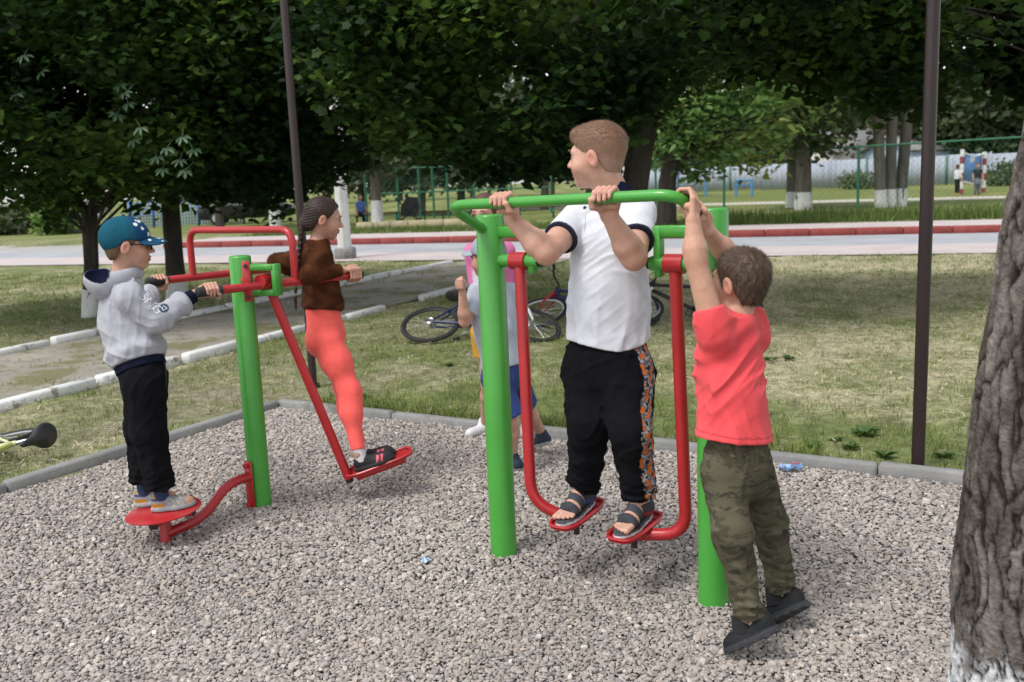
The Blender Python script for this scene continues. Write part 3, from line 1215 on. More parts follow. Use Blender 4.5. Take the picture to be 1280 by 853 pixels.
def leg_cloth(P, J, s, r, amp, seed, cuff=None, ext=0.0, gather=.012):
    hp, kn, an = J['hip' + s], J['kn' + s], J['an' + s]
    d = chain(P, [hp, kn, an + unit(an - kn) * ext], r, .03)
    ax = unit(an - kn)
    t = (P - np.asarray(kn, np.float32)) @ np.asarray(ax, np.float32) / max(np.linalg.norm(an - kn), 1e-6)
    low = np.clip(t, 0, 1)
    d = d + folds(P, amp, 26, seed, axis=None) * (.5 + .9 * low) + gather * .35 * low ** 3 * np.sin((P @ np.asarray(ax, np.float32)) * 210 + 2 * np.sin(P[:, 0] * 40) + 1.5 * np.sin(P[:, 1] * 55))
    d = smax(d, halfspace(P, an + ax * ext, ax), .006)
    return d


# ================================================================== boy in the white polo on the air walker
def polo_boy():
    J = {}
    root = thing('person', AY(757, 655, 3.37) * vec(1, 1, 0), 'boy in white polo shirt and black trousers standing on the air walker, head turned away', 'person')
    J['ts'], J['hs'], J['brow'] = 1.12, 1.075, 'brown'
    J['side'] = WL                       # his left is along the beam
    J['pelvis'] = AY(760, 452, 3.42)
    J['chest'] = AY(761, 318, 3.43)
    J['neck'] = AY(768, 243, 3.45)
    J['head'] = AY(746, 196, 3.43)
    J['R'] = headframe(vec(-.91, .41, 0), tilt=-.03, roll=-.02)
    J['shL'], J['shR'] = AY(798, 265, 3.39), AY(724, 274, 3.51)
    J['elL'], J['elR'] = AY(792, 322, 3.13), AY(683, 316, 3.28)
    hl, hr = on_line(E1, E2, 757), on_line(E1, E2, 627)
    J['handL'], J['handR'] = hl, hr
    J['wrL'] = AY(762, 270, hl[1] + .062)
    J['wrR'] = AY(640, 275, hr[1] + .055)
    J['hsdL'] = lambda P: grip_sd(P, hl, -BARDIR, (J['wrL'] - hl), UP * 1.0, .0185, J['wrL'], 1.12)
    J['hsdR'] = lambda P: grip_sd(P, hr, BARDIR, (J['wrR'] - hr), UP * 1.0, .0185, J['wrR'], 1.12)
    J['hipL'], J['hipR'] = J['pelvis'] + WL * .085 - UP * .04, J['pelvis'] - WL * .085 - UP * .04
    J['knL'], J['knR'] = AY(788, 540, 3.27), AY(736, 528, 3.40)
    fL, fR = PEDR, PEDL
    UPL = unit(UP - fL[1] * (UP @ fL[1]))
    UPR = unit(UP - fR[1] * (UP @ fR[1]))
    J['anL'] = fL[0] - fL[1] * .055 + UPL * .098
    J['anR'] = fR[0] - fR[1] * .055 + UPR * .098
    SOLE = .024

    def foot(c, f, u, s_):
        s = np.cross(f, u)
        def fn(P):
            b = c + u * SOLE
            d = rc(P, b - f * .085 + u * .028, b + f * .045 + u * .020, .030, .021)
            d = smin(d, rc(P, b - f * .055 + u * .075, b + f * .03 + u * .026, .030, .022), .03)
            d = smin(d, rc(P, b + f * .045 + u * .015 - s * .022, b + f * .045 + u * .015 + s * .022, .018, .018), .02)
            for i, (o, l, r) in enumerate(((.026, .112, .0125), (.009, .112, .0088), (-.006, .106, .0082), (-.020, .097, .0078), (-.031, .086, .0072))):
                o *= s_
                d = smin(d, rc(P, b + f * .06 + s * o * .95 + u * .013, b + f * l + s * o * 1.05 + u * .009, r, r * .9), .004)
            return d
        return fn
    # toes: big toe on the inner side
    J['ftL'] = foot(fL[0], fL[1], UPL, -1)
    J['ftR'] = foot(fR[0], fR[1], UPR, 1)
    fn = body_sd(J, arm=(.056, .0435, .0270), leg=(.07, .05, .034), w=(.12, .12, .12), dp=(.085, .095, .09), sr=.042, nr=.056, chub=.013)
    lo, hi = bl_, bh_ = bounds(jpts(J) + [fL[0] + fL[1] * .12, fR[0] + fR[1] * .12, fL[0], fR[0]], .14)
    tor = lambda P: torso_sd(P, J, (.145, .145, .14), (.10, .115, .11), .05)
    J['skin'] = (.60, .36, .27)
    sc_ = skin_color(J)
    eyes(J, root)
    # hair: short brown crop, a little longer on top
    line = [(-.12, -.055), (-.075, -.060), (-.045, -.045), (-.024, -.010), (-.012, .012), (.004, .020), (.012, -.006), (.026, -.004), (.034, .022), (.055, .040), (.068, .056), (.12, .062)]
    hf = lambda P: hair_sd(P, J['head'], J['R'], J['hs'], .0095, line, fade=.30, noise=.002)
    o, R, s = J['head'], J['R'], J['hs']
    def hcol(P):
        L = ((P - np.asarray(o, np.float32)) @ np.asarray(R, np.float32)) / s
        t = np.clip((L[:, 2] + .03) / .09, 0, 1)[:, None]
        return np.array([.34, .205, .15]) * (1 - t) + np.array([.20, .105, .060]) * t
    hb = bounds([o], .15)
    hair, HV = put_sdf('hair', hf, *hb, .0044, M_HAIR, root, hcol)
    def flow(p):
        L = (p - o) @ R
        v = np.zeros_like(L)
        t = np.clip((L[:, 2] / s - .04) / .03, 0, 1)
        v[:, 1] = .9 * t - .2
        v[:, 2] = -1.0 * (1 - t)
        return v @ R.T
    strands('hair_strands', hf, HV, M_HAIR, hair, 9000, .012, .0015, flow, lift=.25, color=hcol, seed=3, keep=lambda p, n: ((p - o) @ R)[:, 2] > .035 + .03 * rng.random(len(p)))
    strands('hair_stubble', hf, HV, M_HAIR, hair, 9000, .0055, .0011, flow, lift=.6, color=hcol, seed=13, jit=.3)
    # polo shirt
    hemz = AY(757, 424, 3.42)[2]
    tL = J['shL'] + (J['elL'] - J['shL']) * .66
    tR = J['shR'] + (J['elR'] - J['shR']) * .60
    dL, dR = unit(J['elL'] - J['shL']), unit(J['elR'] - J['shR'])
    def shirt(P):
        d = torso_sd(P, J, (.140, .138, .143), (.103, .118, .113), .049, .08) - .008
        low = np.clip((J['chest'][2] - P[:, 2]) / .3, 0, 1)
        d = d + folds(P, .0045, 13, 1, axis=vec(.3, 0, 1), stretch=.35) * (.35 + .9 * low) + folds(P, .0022, 30, 2) - .012 * low
        d = d + crease(P, .008, 34, 2, axis=vec(.5, .2, 1), stretch=.2) * (.25 + .75 * low) + crease(P, .007, 42, 5, axis=WL * .9 + UP * .6) * (1 - low * .7)
        hem = (hemz - .008 * np.sin(P[:, 0] * 20) - .018 * np.cos((P[:, 0] - J['pelvis'][0]) * 9)) - P[:, 2]
        d = smax(d, hem, .004)
        for sh, t, dd, el in ((J['shL'], tL, dL, J['elL']), (J['shR'], tR, dR, J['elR'])):
            a = rc(P, sh + UP * .002, t + dd * .03, .060, .066) + folds(P, .003, 24, 3)
            a = smax(a, halfspace(P, t, dd), .004)
            d = smin(d, a, .028)
        d = smax(d, -rc(P, J['neck'] - UP * .0, J['neck'] + UP * .12, .056, .064), .006)
        return d
    def scol(P):
        c = np.tile(np.array([.62, .63, .68]), (len(P), 1))
        for sh, t, dd in ((J['shL'], tL, dL), (J['shR'], tR, dR)):
            q_ = P - np.asarray(t, np.float32)
            h_ = q_ @ np.asarray(dd, np.float32)
            m = (h_ > -.011) & (np.linalg.norm(q_ - h_[:, None] * np.asarray(dd, np.float32), axis=1) < .0705) & (torso_sd(P, J, (.140, .138, .143), (.103, .118, .113), .03, .08) > .008)
            c[m] = (.012, .014, .035)
        return c
    put_sdf('polo_shirt', shirt, *bounds([J['pelvis'] - UP * .06, J['chest'], J['shL'], J['shR'], tL, tR, J['neck']], .19), .0047, M_JERSEY, root, scol)
    sh_ob = [ob for ob in root.children if ob.name.startswith('polo_shirt')][0]
    nup = unit(o - J['neck'])
    col_ = lambda P: smax(ring(P, J['neck'] + UP * .012 + WF * .004, unit(UP + WF * -.35), .0605, .0075, 3.2), -(((P - np.asarray(J['neck'] + WF * .064, np.float32)) ** 2).sum(1) ** .5 - .017), .003)
    put_sdf('collar', col_, *bounds([J['neck']], .13), .0035, M_CLOTH, sh_ob, (.012, .014, .035))
    def march(px, py, Y, f):
        q = AY(px, py, Y)
        d_ = unit(q - vec(0, 0, CAMH))
        for _ in range(60):
            v = float(f(np.asarray([q], np.float32))[0])
            if v < .0005:
                break
            q = q + d_ * v * .7
        return q, -d_
    q, nrm = march(731, 260, 3.0, shirt)
    MB().tube([q, q + nrm * .004], .0065, 12).put('button', mat('navy_button', (.012, .014, .03)), sh_ob)
    mb = MB()
    pts = [march(733 - i * .6, 252 + i * 9, 3.0, shirt)[0] + vec(0, -.0005, 0) for i in range(5)]
    mb.tube(pts, .0016, 6).put('placket_seam', mat('seam_grey', (.45, .46, .50)), sh_ob)
    # trousers with patterned side band
    pelv = J['pelvis']
    def trous(P):
        up = UP
        M = np.stack([WL, -WF, UP], 1)
        d = ell(P, pelv - UP * .0, (.158, .122, .16), M)
        d = smin(d, leg_cloth(P, J, 'L', [.095, .074, .060], .0045, 2, ext=-.005, gather=.016), .035)
        d = smin(d, leg_cloth(P, J, 'R', [.095, .074, .060], .0045, 3, ext=-.005, gather=.016), .035)
        d = smax(d, P[:, 2] - (hemz + .06), .004)
        return d + folds(P, .003, 18, 4, axis=UP) + crease(P, .008, 40, 3, axis=vec(.5, .4, 1), stretch=.35) + crease(P, .006, 48, 6, axis=WL + UP * .3)
    def tcol(P):
        c = np.tile(np.array([.007, .007, .009]), (len(P), 1))
        # outer band on his left leg
        z = P[:, 2]
        kl = np.interp(z, [J['anL'][2], J['knL'][2], J['hipL'][2], pelv[2] + .1], [0, 1, 2, 2.5])
        cx = np.stack([np.interp(z, [J['anL'][2], J['knL'][2], J['hipL'][2]], [J['anL'][i], J['knL'][i], J['hipL'][i]]) for i in range(2)], 1)
        off = P[:, :2] - cx
        a = off @ WL[:2]
        b = off @ WF[:2]
        band = (a > .045) & (np.abs(b - .012) < .036)
        n1 = np.sin(z * 95 + 2 * np.sin(b * 90)) + np.sin(b * 150 + z * 40) + .8 * np.sin(z * 210 + b * 60)
        pat = np.where((n1 > .7)[:, None], (.62, .16, .03), np.where((n1 > -.35)[:, None], (.10, .11, .13), np.where((n1 > -1.1)[:, None], (.42, .42, .44), (.03, .03, .035))))
        c[band] = pat[band]
        return c
    put_sdf('trousers', trous, *bounds([J[k] for k in ('hipL', 'hipR', 'knL', 'knR', 'anL', 'anR', 'pelvis')], .17), .0054, M_CLOTH, root, tcol)
    # sandals
    for c, f, u, s_ in ((fL[0], fL[1], UPL, -1), (fR[0], fR[1], UPR, 1)):
        s = np.cross(f, u)
        M = np.stack([s, f, u], 1)
        def sole(P):
            L = (P - np.asarray(c + f * .008, np.float32)) @ np.asarray(M, np.float32)
            w_ = .043 * (1 + .12 * np.sin(L[:, 1] * 20) - .10 * np.exp(-((L[:, 1] + .02) / .03) ** 2))
            q = np.stack([L[:, 0] / w_ * .043, L[:, 1], np.zeros_like(L[:, 0])], 1)
            d = ell(q, (0, 0, 0), (.043, .128, 1))
            d = smax(d, L[:, 2] - SOLE - .008 * np.clip(-L[:, 1] / .1, 0, 1), .004)
            d = smax(d, -L[:, 2] + .002, .003)
            return d
        def socol(P):
            z = (P - np.asarray(c, np.float32)) @ np.asarray(u, np.float32)
            k_ = np.where((z < .007)[:, None], (.03, .03, .035), np.where((z < .018)[:, None], (.72, .72, .74), (.06, .065, .075)))
            return k_
        so, _ = put_sdf('sandal', sole, *bounds([c - f * .14, c + f * .15], .07), .0032, M_SHOE, root, socol)
        fo = foot(c, f, u, s_)
        def strap(y0, hw, slope):
            def fn(P):
                L = (P - np.asarray(c, np.float32)) @ np.asarray(M, np.float32)
                d = fo(P) - .004
                d = smax(d, np.abs(L[:, 1] - y0 - slope * L[:, 2]) - hw, .003)
                return smax(d, SOLE * .6 - L[:, 2], .003)
            return fn
        put_sdf('strap', strap(.052, .014, .15), *bounds([c - f * .02, c + f * .12], .07), .0032, M_SHOE, so, (.035, .037, .045))
        put_sdf('strap', strap(-.012, .017, .4), *bounds([c - f * .09, c + f * .07], .08), .0032, M_SHOE, so, (.045, .05, .062))
        def heelc(P):
            L = (P - np.asarray(c, np.float32)) @ np.asarray(M, np.float32)
            d = fo(P) - .0055
            d = smax(d, L[:, 1] + .030 - L[:, 2] * .3, .003)
            return smax(smax(d, L[:, 2] - .085, .003), SOLE * .6 - L[:, 2], .003)
        def hc(P):
            L = (P - np.asarray(c, np.float32)) @ np.asarray(M, np.float32)
            k_ = np.tile(np.array([.04, .045, .06]), (len(P), 1))
            k_[np.abs(L[:, 2] - .05 - .2 * L[:, 1]) < .006] = (.03, .10, .32) if s_ == 1 else (.45, .02, .05)
            return k_
        put_sdf('heel_cup', heelc, *bounds([c - f * .13, c], .09), .0034, M_SHOE, so, hc)
    body, _ = put_sdf('body', fn, bl_, bh_, .0033, M_SKIN, root, sc_, hide=lambda P: (shirt(P) < -.007) | (trous(P) < -.007))
    return J


POLO = polo_boy()


# ================================================================== boy in the coral T-shirt hanging on the bar end
def coral_boy():
    J = {}
    fdir = unit(vec(-.66, .75, 0))
    root = thing('person', G(940, 826), 'boy in coral T-shirt and camouflage trousers on tiptoe reaching up to the green bar', 'person')
    J['ts'], J['hs'], J['brow'] = .96, .96, 'brown'
    J['side'] = unit(np.cross(UP, unit(vec(-.50, .86, 0))))     # his left
    sd = J['side']
    J['pelvis'] = AY(922, 580, 2.86)
    J['chest'] = AY(911, 452, 2.90)
    J['neck'] = AY(921, 394, 2.91)
    J['head'] = AY(924, 352, 2.93)
    J['R'] = headframe(fdir, tilt=.10, roll=.0)
    J['shL'], J['shR'] = AY(890, 402, 2.84), AY(938, 404, 2.98)
    J['elL'], J['elR'] = AY(870, 326, 2.86), AY(909, 318, 3.05)
    hl = AY(853, 245, 2.90)
    bend = PR + WF * .045 + UP * 1.335
    bl = unit(bend - E2)
    hl = E2 + bl * .045 + UP * .004
    hr = E2 + bl * .150
    J['handL'], J['handR'] = hl, hr
    J['wrL'] = hl + vec(.016, -.038, -.066)
    J['wrR'] = hr + vec(.040, -.006, -.060)
    J['hsdL'] = lambda P: grip_sd(P, hl, bl, J['wrL'] - hl, UP + vec(0, 0, .0), .0185, J['wrL'], .92)
    J['hsdR'] = lambda P: grip_sd(P, hr, bl * -1, J['wrR'] - hr, UP, .0185, J['wrR'], .92)
    J['hipL'], J['hipR'] = J['pelvis'] + sd * .062 - UP * .03, J['pelvis'] - sd * .062 - UP * .03
    J['knL'], J['knR'] = AY(915, 668, 2.74), AY(962, 655, 2.93)
    J['anL'], J['anR'] = AY(938, 776, 2.72), AY(978, 742, 2.92)
    J['skin'] = (.57, .335, .24)
    fn = body_sd(J, arm=(.040, .0335, .0225), leg=(.046, .034, .026), w=(.088, .082, .085), dp=(.058, .060, .062), sr=.028, nr=.040)
    tor = lambda P: torso_sd(P, J, (.112, .105, .11), (.078, .082, .085), .036)
    eyes(J, root)
    o, R, s = J['head'], J['R'], J['hs']
    line = [(-.12, -.060), (-.078, -.066), (-.050, -.055), (-.030, -.014), (-.014, .014), (.004, .020), (.010, -.014), (.024, -.012), (.034, .018), (.055, .038), (.068, .05), (.12, .056)]
    hf = lambda P: hair_sd(P, o, R, s, .0075, line, noise=.003) + .0012 * np.sin(P[:, 0] * 260 + 2 * np.sin(P[:, 2] * 120))
    hcol = lambda P: np.tile(np.array([.085, .050, .030]), (len(P), 1))
    hair, HV = put_sdf('hair', hf, *bounds([o], .14), .0044, M_HAIR, root, hcol)
    def flow(p):
        L = (p - o) @ R
        v = np.zeros_like(L)
        t = np.clip((L[:, 2] / s - .045) / .04, 0, 1)
        v[:, 1] = 1.0 * t - .15
        v[:, 2] = -1.0 * (1 - t)
        v[:, 0] = .3 * t
        return v @ R.T
    strands('hair_strands', hf, HV, M_HAIR, hair, 11000, .017, .0017, flow, lift=.3, color=hcol, seed=4)
    # T-shirt
    hl_, hr_ = AY(846, 546, 2.80), AY(960, 545, 2.92)
    hemn = unit(np.cross(hr_ - hl_, vec(-.3, 1, 0)))
    if hemn[2] > 0:
        hemn = -hemn
    dL, dR = unit(J['elL'] - J['shL']), unit(J['elR'] - J['shR'])
    tL, tR = J['shL'] + dL * .040, J['shR'] + dR * .035
    bdir = unit(vec(-.50, .86, 0))
    def shirt(P):
        d = torso_sd(P, J, (.104, .098, .104), (.074, .078, .080), .036, .07) - .007
        low = np.clip((J['chest'][2] - .02 - P[:, 2]) / .28, 0, 1)
        d = smin(d, rc(P, J['pelvis'] * .4 + J['chest'] * .6, J['pelvis'] + UP * .035 + vec(-.052, -.012, 0), .070, .100), .06)
        d = smin(d, rc(P, J['pelvis'] * .4 + J['chest'] * .6, J['pelvis'] + UP * .035 + vec(.018, .01, 0), .070, .092), .06)
        # creases pulled up towards the raised arms and drooping across the back
        ax = unit(J['shL'] - J['pelvis'] + sd * -.10)
        d = d + folds(P, .0050, 15, 5, axis=unit(sd + UP * .35), stretch=.30) * (.55 + .5 * (1 - low)) + folds(P, .0032, 12, 6, axis=UP, stretch=.25) * low
        d = d + .0042 * np.sin(((P - np.asarray(J['neck'], np.float32)) @ np.asarray(unit(UP + sd * .55), np.float32)) * 88 + 1.4 * np.sin((P @ np.asarray(sd, np.float32)) * 22)) * np.exp(-(((P[:, 2] - J['chest'][2] - .04) / .10) ** 2))
        d = d + crease(P, .010, 40, 1, axis=unit(sd * .9 - UP * .75), stretch=.15) * np.clip(1.2 - low, .25, 1) + crease(P, .010, 34, 4, axis=unit(UP + sd * .25), stretch=.15) * low + crease(P, .008, 70, 6, axis=UP) * np.exp(-(((P[:, 2] - J['neck'][2] + .03) / .05) ** 2))
        d = smax(d, halfspace(P, hl_, hemn), .004)
        for sh, t, dd in ((J['shL'], tL, dL), (J['shR'], tR, dR)):
            a = rc(P, sh - dd * .05, t + dd * .03, .052, .047) + folds(P, .004, 30, 7)
            a = smax(a, halfspace(P, t, dd), .004)
            d = smin(d, a, .03)
        d = smax(d, -rc(P, J['neck'] + vec(0, 0, .0), J['neck'] + UP * .12, .043, .07), .006)
        return d
    put_sdf('t_shirt', shirt, *bounds([J['pelvis'] - UP * .02, J['chest'], J['shL'], J['shR'], tL, tR, hl_, hr_], .17), .0046, M_JERSEY, root, lambda P: np.where((np.abs(halfspace(P, hl_, hemn) + .020) < .0026)[:, None], (.50, .040, .048), (.76, .075, .085)))
    # trousers
    pelv = J['pelvis']
    Mp = np.stack([sd, np.cross(UP, sd), UP], 1)
    def trous(P):
        d = ell(P, pelv + UP * .004, (.110, .096, .140), Mp)
        d = smin(d, leg_cloth(P, J, 'L', [.067, .055, .043], .0045, 8, ext=-.012, gather=.014), .03)
        d = smin(d, leg_cloth(P, J, 'R', [.067, .055, .043], .0045, 9, ext=-.012, gather=.014), .03)
        d = smax(d, P[:, 2] - (pelv[2] + .090), .006)
        d = d + .0022 * np.sin((P @ np.asarray(sd, np.float32)) * 330) * np.clip((P[:, 2] - pelv[2] - .015) / .03, 0, 1)
        return d + folds(P, .0042, 24, 10) + crease(P, .008, 48, 2, axis=vec(.8, -.2, .5), stretch=.35)
    put_sdf('trousers', trous, *bounds([J[k] for k in ('hipL', 'hipR', 'knL', 'knR', 'anL', 'anR', 'pelvis')], .15), .0054, M_CAMO, root, (1, 1, 1))
    def blackshoe(x, y, z, sole, L):
        c = np.where((z < sole * .95)[:, None], (.030, .033, .038), (.010, .011, .013))
        c = np.where((z < sole * .35)[:, None] & (np.sin(y * 34) > .2)[:, None], (.055, .058, .062), c)
        return c
    mat('lace_blackshoe', (.012, .012, .014))
    for an, toe, heel in ((J['anL'], AY(918, 814, 2.72), AY(966, 793, 2.68)), (J['anR'], AY(958, 784, 2.90), AY(1004, 762, 2.86))):
        toe = vec(toe[0], toe[1], max(toe[2], .012))
        f = unit(toe - heel)
        lace_shoe('shoe', heel, toe, unit(an - heel), root, .188, .070, .066, blackshoe, sole=.022)
        u = unit(an - heel)
        o_ = (heel + toe) / 2
        MB().tube([heel + f * .05 + unit(an - heel) * .05, an + unit(an - heel) * .03], [.036, .034], 16).put('sock', mat('black_sock', (.012, .012, .014), rough=.9), root)
    put_sdf('body', fn, *bounds(jpts(J), .13), .0033, M_SKIN, root, skin_color(J), hide=lambda P: (shirt(P) < -.007) | (trous(P) < -.007))
    return J


def camo_mat():
    m = bpy.data.materials.new('camouflage_cloth')
    m.use_nodes = True
    n, l = m.node_tree.nodes, m.node_tree.links
    p = n['Principled BSDF']
    p.inputs['Roughness'].default_value = .92
    p.inputs['Specular IOR Level'].default_value = .15
    tc = n.new('ShaderNodeTexCoord')
    prev = None
    cols = [(.092, .083, .053, 1), (.060, .055, .035, 1), (.118, .106, .072, 1), (.040, .038, .027, 1)]
    mixes = None
    for i in range(1, 4):
        mp = n.new('ShaderNodeMapping')
        mp.inputs['Scale'].default_value = (1, 1, 2.4)
        mp.inputs['Location'].default_value = (i * 3.1, i * 1.7, i)
        nz = n.new('ShaderNodeTexNoise')
        nz.inputs['Scale'].default_value = (15, 12, 19)[i - 1]
        nz.inputs['Detail'].default_value = 3
        nz.inputs['Distortion'].default_value = .8
        l.new(tc.outputs['Object'], mp.inputs[0])
        l.new(mp.outputs[0], nz.inputs['Vector'])
        r = n.new('ShaderNodeValToRGB')
        r.color_ramp.elements[0].position = (.50, .57, .60)[i - 1]
        r.color_ramp.elements[1].position = (.56, .63, .66)[i - 1]
        l.new(nz.outputs['Fac'], r.inputs['Fac'])
        mx = n.new('ShaderNodeMix')
        mx.data_type = 'RGBA'
        l.new(r.outputs['Color'], mx.inputs[0])
        if mixes is None:
            mx.inputs[6].default_value = cols[0]
        else:
            l.new(mixes, mx.inputs[6])
        mx.inputs[7].default_value = cols[i]
        mixes = mx.outputs[2]
    l.new(mixes, p.inputs['Base Color'])
    bz = n.new('ShaderNodeTexNoise')
    bz.inputs['Scale'].default_value = 350
    bp = n.new('ShaderNodeBump')
    bp.inputs['Strength'].default_value = .25
    bp.inputs['Distance'].default_value = .002
    l.new(tc.outputs['Object'], bz.inputs['Vector'])
    l.new(bz.outputs['Fac'], bp.inputs['Height'])
    l.new(bp.outputs['Normal'], p.inputs['Normal'])
    return m


M_CAMO = camo_mat()
CORAL = coral_boy()
def plane_hit(px, py, p0, n):
    d = ray(px, py)
    o = vec(0, 0, CAMH)
    return o + d * (((p0 - o) @ n) / (d @ n))


# ================================================================== boy in the grey hoodie on the twister disc
def hoodie_boy():
    J = {}
    f = unit(vec(.93, .37, 0))
    root = thing('person', disc_c * vec(1, 1, 0), 'boy in grey hoodie, teal cap and sunglasses standing on the red disc', 'person')
    J['ts'], J['hs'], J['brow'] = .95, 1.03, 'brown'
    J['side'] = unit(np.cross(UP, f))
    sd = J['side']
    J['pelvis'] = AY(179, 468, 4.00)
    J['chest'] = AY(156, 396, 4.06)
    J['neck'] = AY(153, 346, 4.07)
    J['head'] = AY(160, 307, 4.08)
    J['R'] = headframe(f, tilt=-.06)
    J['shR'], J['shL'] = AY(163, 372, 3.965), AY(148, 368, 4.17)
    hr = on_line(NA, NB, 263)
    J['elR'] = AY(194, 402, 3.98)
    J['wrR'] = AY(243, 369, hr[1] - .012)
    hl = FA_ + fd * .06
    J['elL'] = AY(178, 396, 4.40)
    J['wrL'] = hl - unit(f) * .045 - UP * .05
    J['handR'], J['handL'] = hr, hl
    J['hsdR'] = lambda P: grip_sd(P, hr, unit(UP * 0 + ND), J['wrR'] - hr, vec(0, -.3, 1), .0225, J['wrR'], .92)
    J['hsdL'] = lambda P: grip_sd(P, hl, fd, J['wrL'] - hl, UP, .0225, J['wrL'], .92)
    J['hipR'], J['hipL'] = J['pelvis'] - sd * .06 - UP * .03, J['pelvis'] + sd * .06 - UP * .03
    hR, tR_ = plane_hit(191, 640, disc_c, dn), plane_hit(238, 632, disc_c, dn)
    hL, tL_ = plane_hit(170, 634, disc_c, dn), plane_hit(214, 627, disc_c, dn)
    fR, fL = unit(tR_ - hR), unit(tL_ - hL)
    J['knR'], J['knL'] = AY(186, 540, 3.93), AY(177, 536, 4.05)
    J['anR'], J['anL'] = hR + fR * .042 + UP * .085, hL + fL * .042 + UP * .085
    J['skin'] = (.54, .32, .235)
    fn = body_sd(J, leg=(.055, .04, .028))
    tor = lambda P: torso_sd(P, J, (.11, .10, .105), (.075, .08, .08), .038)
    o, R, s = J['head'], J['R'], J['hs']
    w = lambda *p: o + R @ (np.array(p) * s)
    line = [(-.12, -.062), (-.078, -.068), (-.050, -.055), (-.028, -.012), (-.012, .012), (.004, .018), (.010, -.006), (.024, -.004), (.034, .03), (.12, .06)]
    hf = lambda P: hair_sd(P, o, R, s, .004, line, noise=.002)
    hair, HV = put_sdf('hair', hf, *bounds([o], .14), .0048, M_HAIR, root, (.12, .07, .04))
    # cap: crown, visor, button, patch spots
    def loc(P):
        return ((P - np.asarray(o, np.float32)) @ np.asarray(R, np.float32)) / s
    ct, st = math.cos(.20), math.sin(.20)
    Mc = np.array([[1, 0, 0], [0, ct, -st], [0, st, ct]])
    def crown(P):
        L = loc(P)
        d = ell(L, (0, -.012, .034), (.083, .103, .090))
        q = L[:, 2] - (.003 + .30 * (L[:, 1] + .01))
        d = smax(d, -q, .004)
        dip = np.exp(-(((np.abs(L[:, 0]) - .08) / .03) ** 2) - ((L[:, 1] - .0) / .035) ** 2)
        d = smax(d, (.020 * dip - q), .004)
        seam = np.minimum(np.abs(L[:, 0]), np.abs(np.abs(np.arctan2(L[:, 0], L[:, 1] + .012)) - 1.05) * .06)
        return (d + .0012 * np.exp(-(seam / .0025) ** 2)) * s
    def ccol(P):
        L = loc(P)
        c = np.tile(np.array([.014, .088, .135]), (len(P), 1))
        fr = np.abs(np.arctan2(L[:, 0], L[:, 1] + .012)) < 1.05
        c[fr] = (.014, .060, .14)
        r_ = np.random.default_rng(5)
        for _ in range(11):
            a, z = r_.uniform(-1, 1), r_.uniform(.045, .115)
            ctr = np.array([.083 * math.sin(a), .10 * math.cos(a) - .012, z])
            ctr[:2] *= math.sqrt(max(0.05, 1 - ((z - .034) / .09) ** 2))
            m = ((L - ctr) ** 2).sum(1) < r_.choice([.006, .0075, .009]) ** 2
            c[m & fr] = [(.75, .77, .80), (.75, .77, .80), (.40, .05, .09)][r_.integers(0, 3)]
        return c
    cap, _ = put_sdf('cap', crown, *bounds([w(0, 0, .05)], .16), .0036, M_CLOTH, root, ccol)
    def visor(P):
        L = loc(P)
        ph = L[:, 1] - .055
        zc = .040 - .10 * ph - 5.5 * L[:, 0] ** 2 - 1.2 * np.clip(ph, 0, 1) ** 2
        q = np.stack([L[:, 0], L[:, 1] - .075, np.zeros_like(ph)], 1)
        d = ell(q, (0, 0, 0), (.077, .082, 1))
        return smax(smax(d, np.abs(L[:, 2] - zc) - .0032, .002), -(L[:, 1] - .045), .002) * s * .8
    def vcol(P):
        L = loc(P)
        c = np.tile(np.array([.016, .072, .145]), (len(P), 1))
        r_ = np.random.default_rng(8)
        for _ in range(10):
            ctr = np.array([r_.uniform(-.06, .06), r_.uniform(.075, .145)])
            m = ((L[:, :2] - ctr) ** 2).sum(1) < r_.choice([.005, .007]) ** 2
            c[m] = (.75, .77, .80)
        return c
    put_sdf('visor', visor, *bounds([w(0, .09, .03)], .14), .0032, M_CLOTH, cap, vcol)
    MB().ball(w(0, -.014, .1245), .008 * s, None, 10, 6).put('cap_button', mat('cap_blue', (.015, .06, .10)), cap)
    # sunglasses
    gm = mat('sunglass_black', (.006, .006, .007), rough=.15)
    gl = thing('sunglasses', w(0, .095, .0)); col.objects.unlink(gl); bpy.data.objects.remove(gl)
    mb = MB()
    for sx in (-1, 1):
        mb.tube([w(sx * (.031 + .022 * math.cos(a)), .094 - .006 * (math.cos(a) + 1) * .5, .001 + .0165 * math.sin(a)) for a in np.linspace(0, 2 * math.pi, 18, endpoint=False)], .0026 * s, 8, closed=True)
        mb.tube([w(sx * .053, .088, .006), w(sx * .074, .06, .007), w(sx * .078, .0, .008), w(sx * .074, -.02, .0)], .0024 * s, 8)
    mb.tube([w(-.010, .096, .004), w(0, .099, .006), w(.010, .096, .004)], .0022 * s, 8)
    sg = mb.put('sunglasses', gm, root)
    for sx in (-1, 1):
        MB().ball(w(sx * .031, .0925, .001), np.array([.0215, .0035, .016]) * s, R, 16, 10).put('lens', gm, sg)
    # hoodie
    dR, dL = unit(J['wrR'] - J['elR']), unit(J['wrL'] - J['elL'])
    cufR, cufL = J['wrR'] - dR * .045, J['wrL'] - dL * .040
    hemz = J['pelvis'] + UP * .06
    spine = unit(J['chest'] - J['pelvis'])
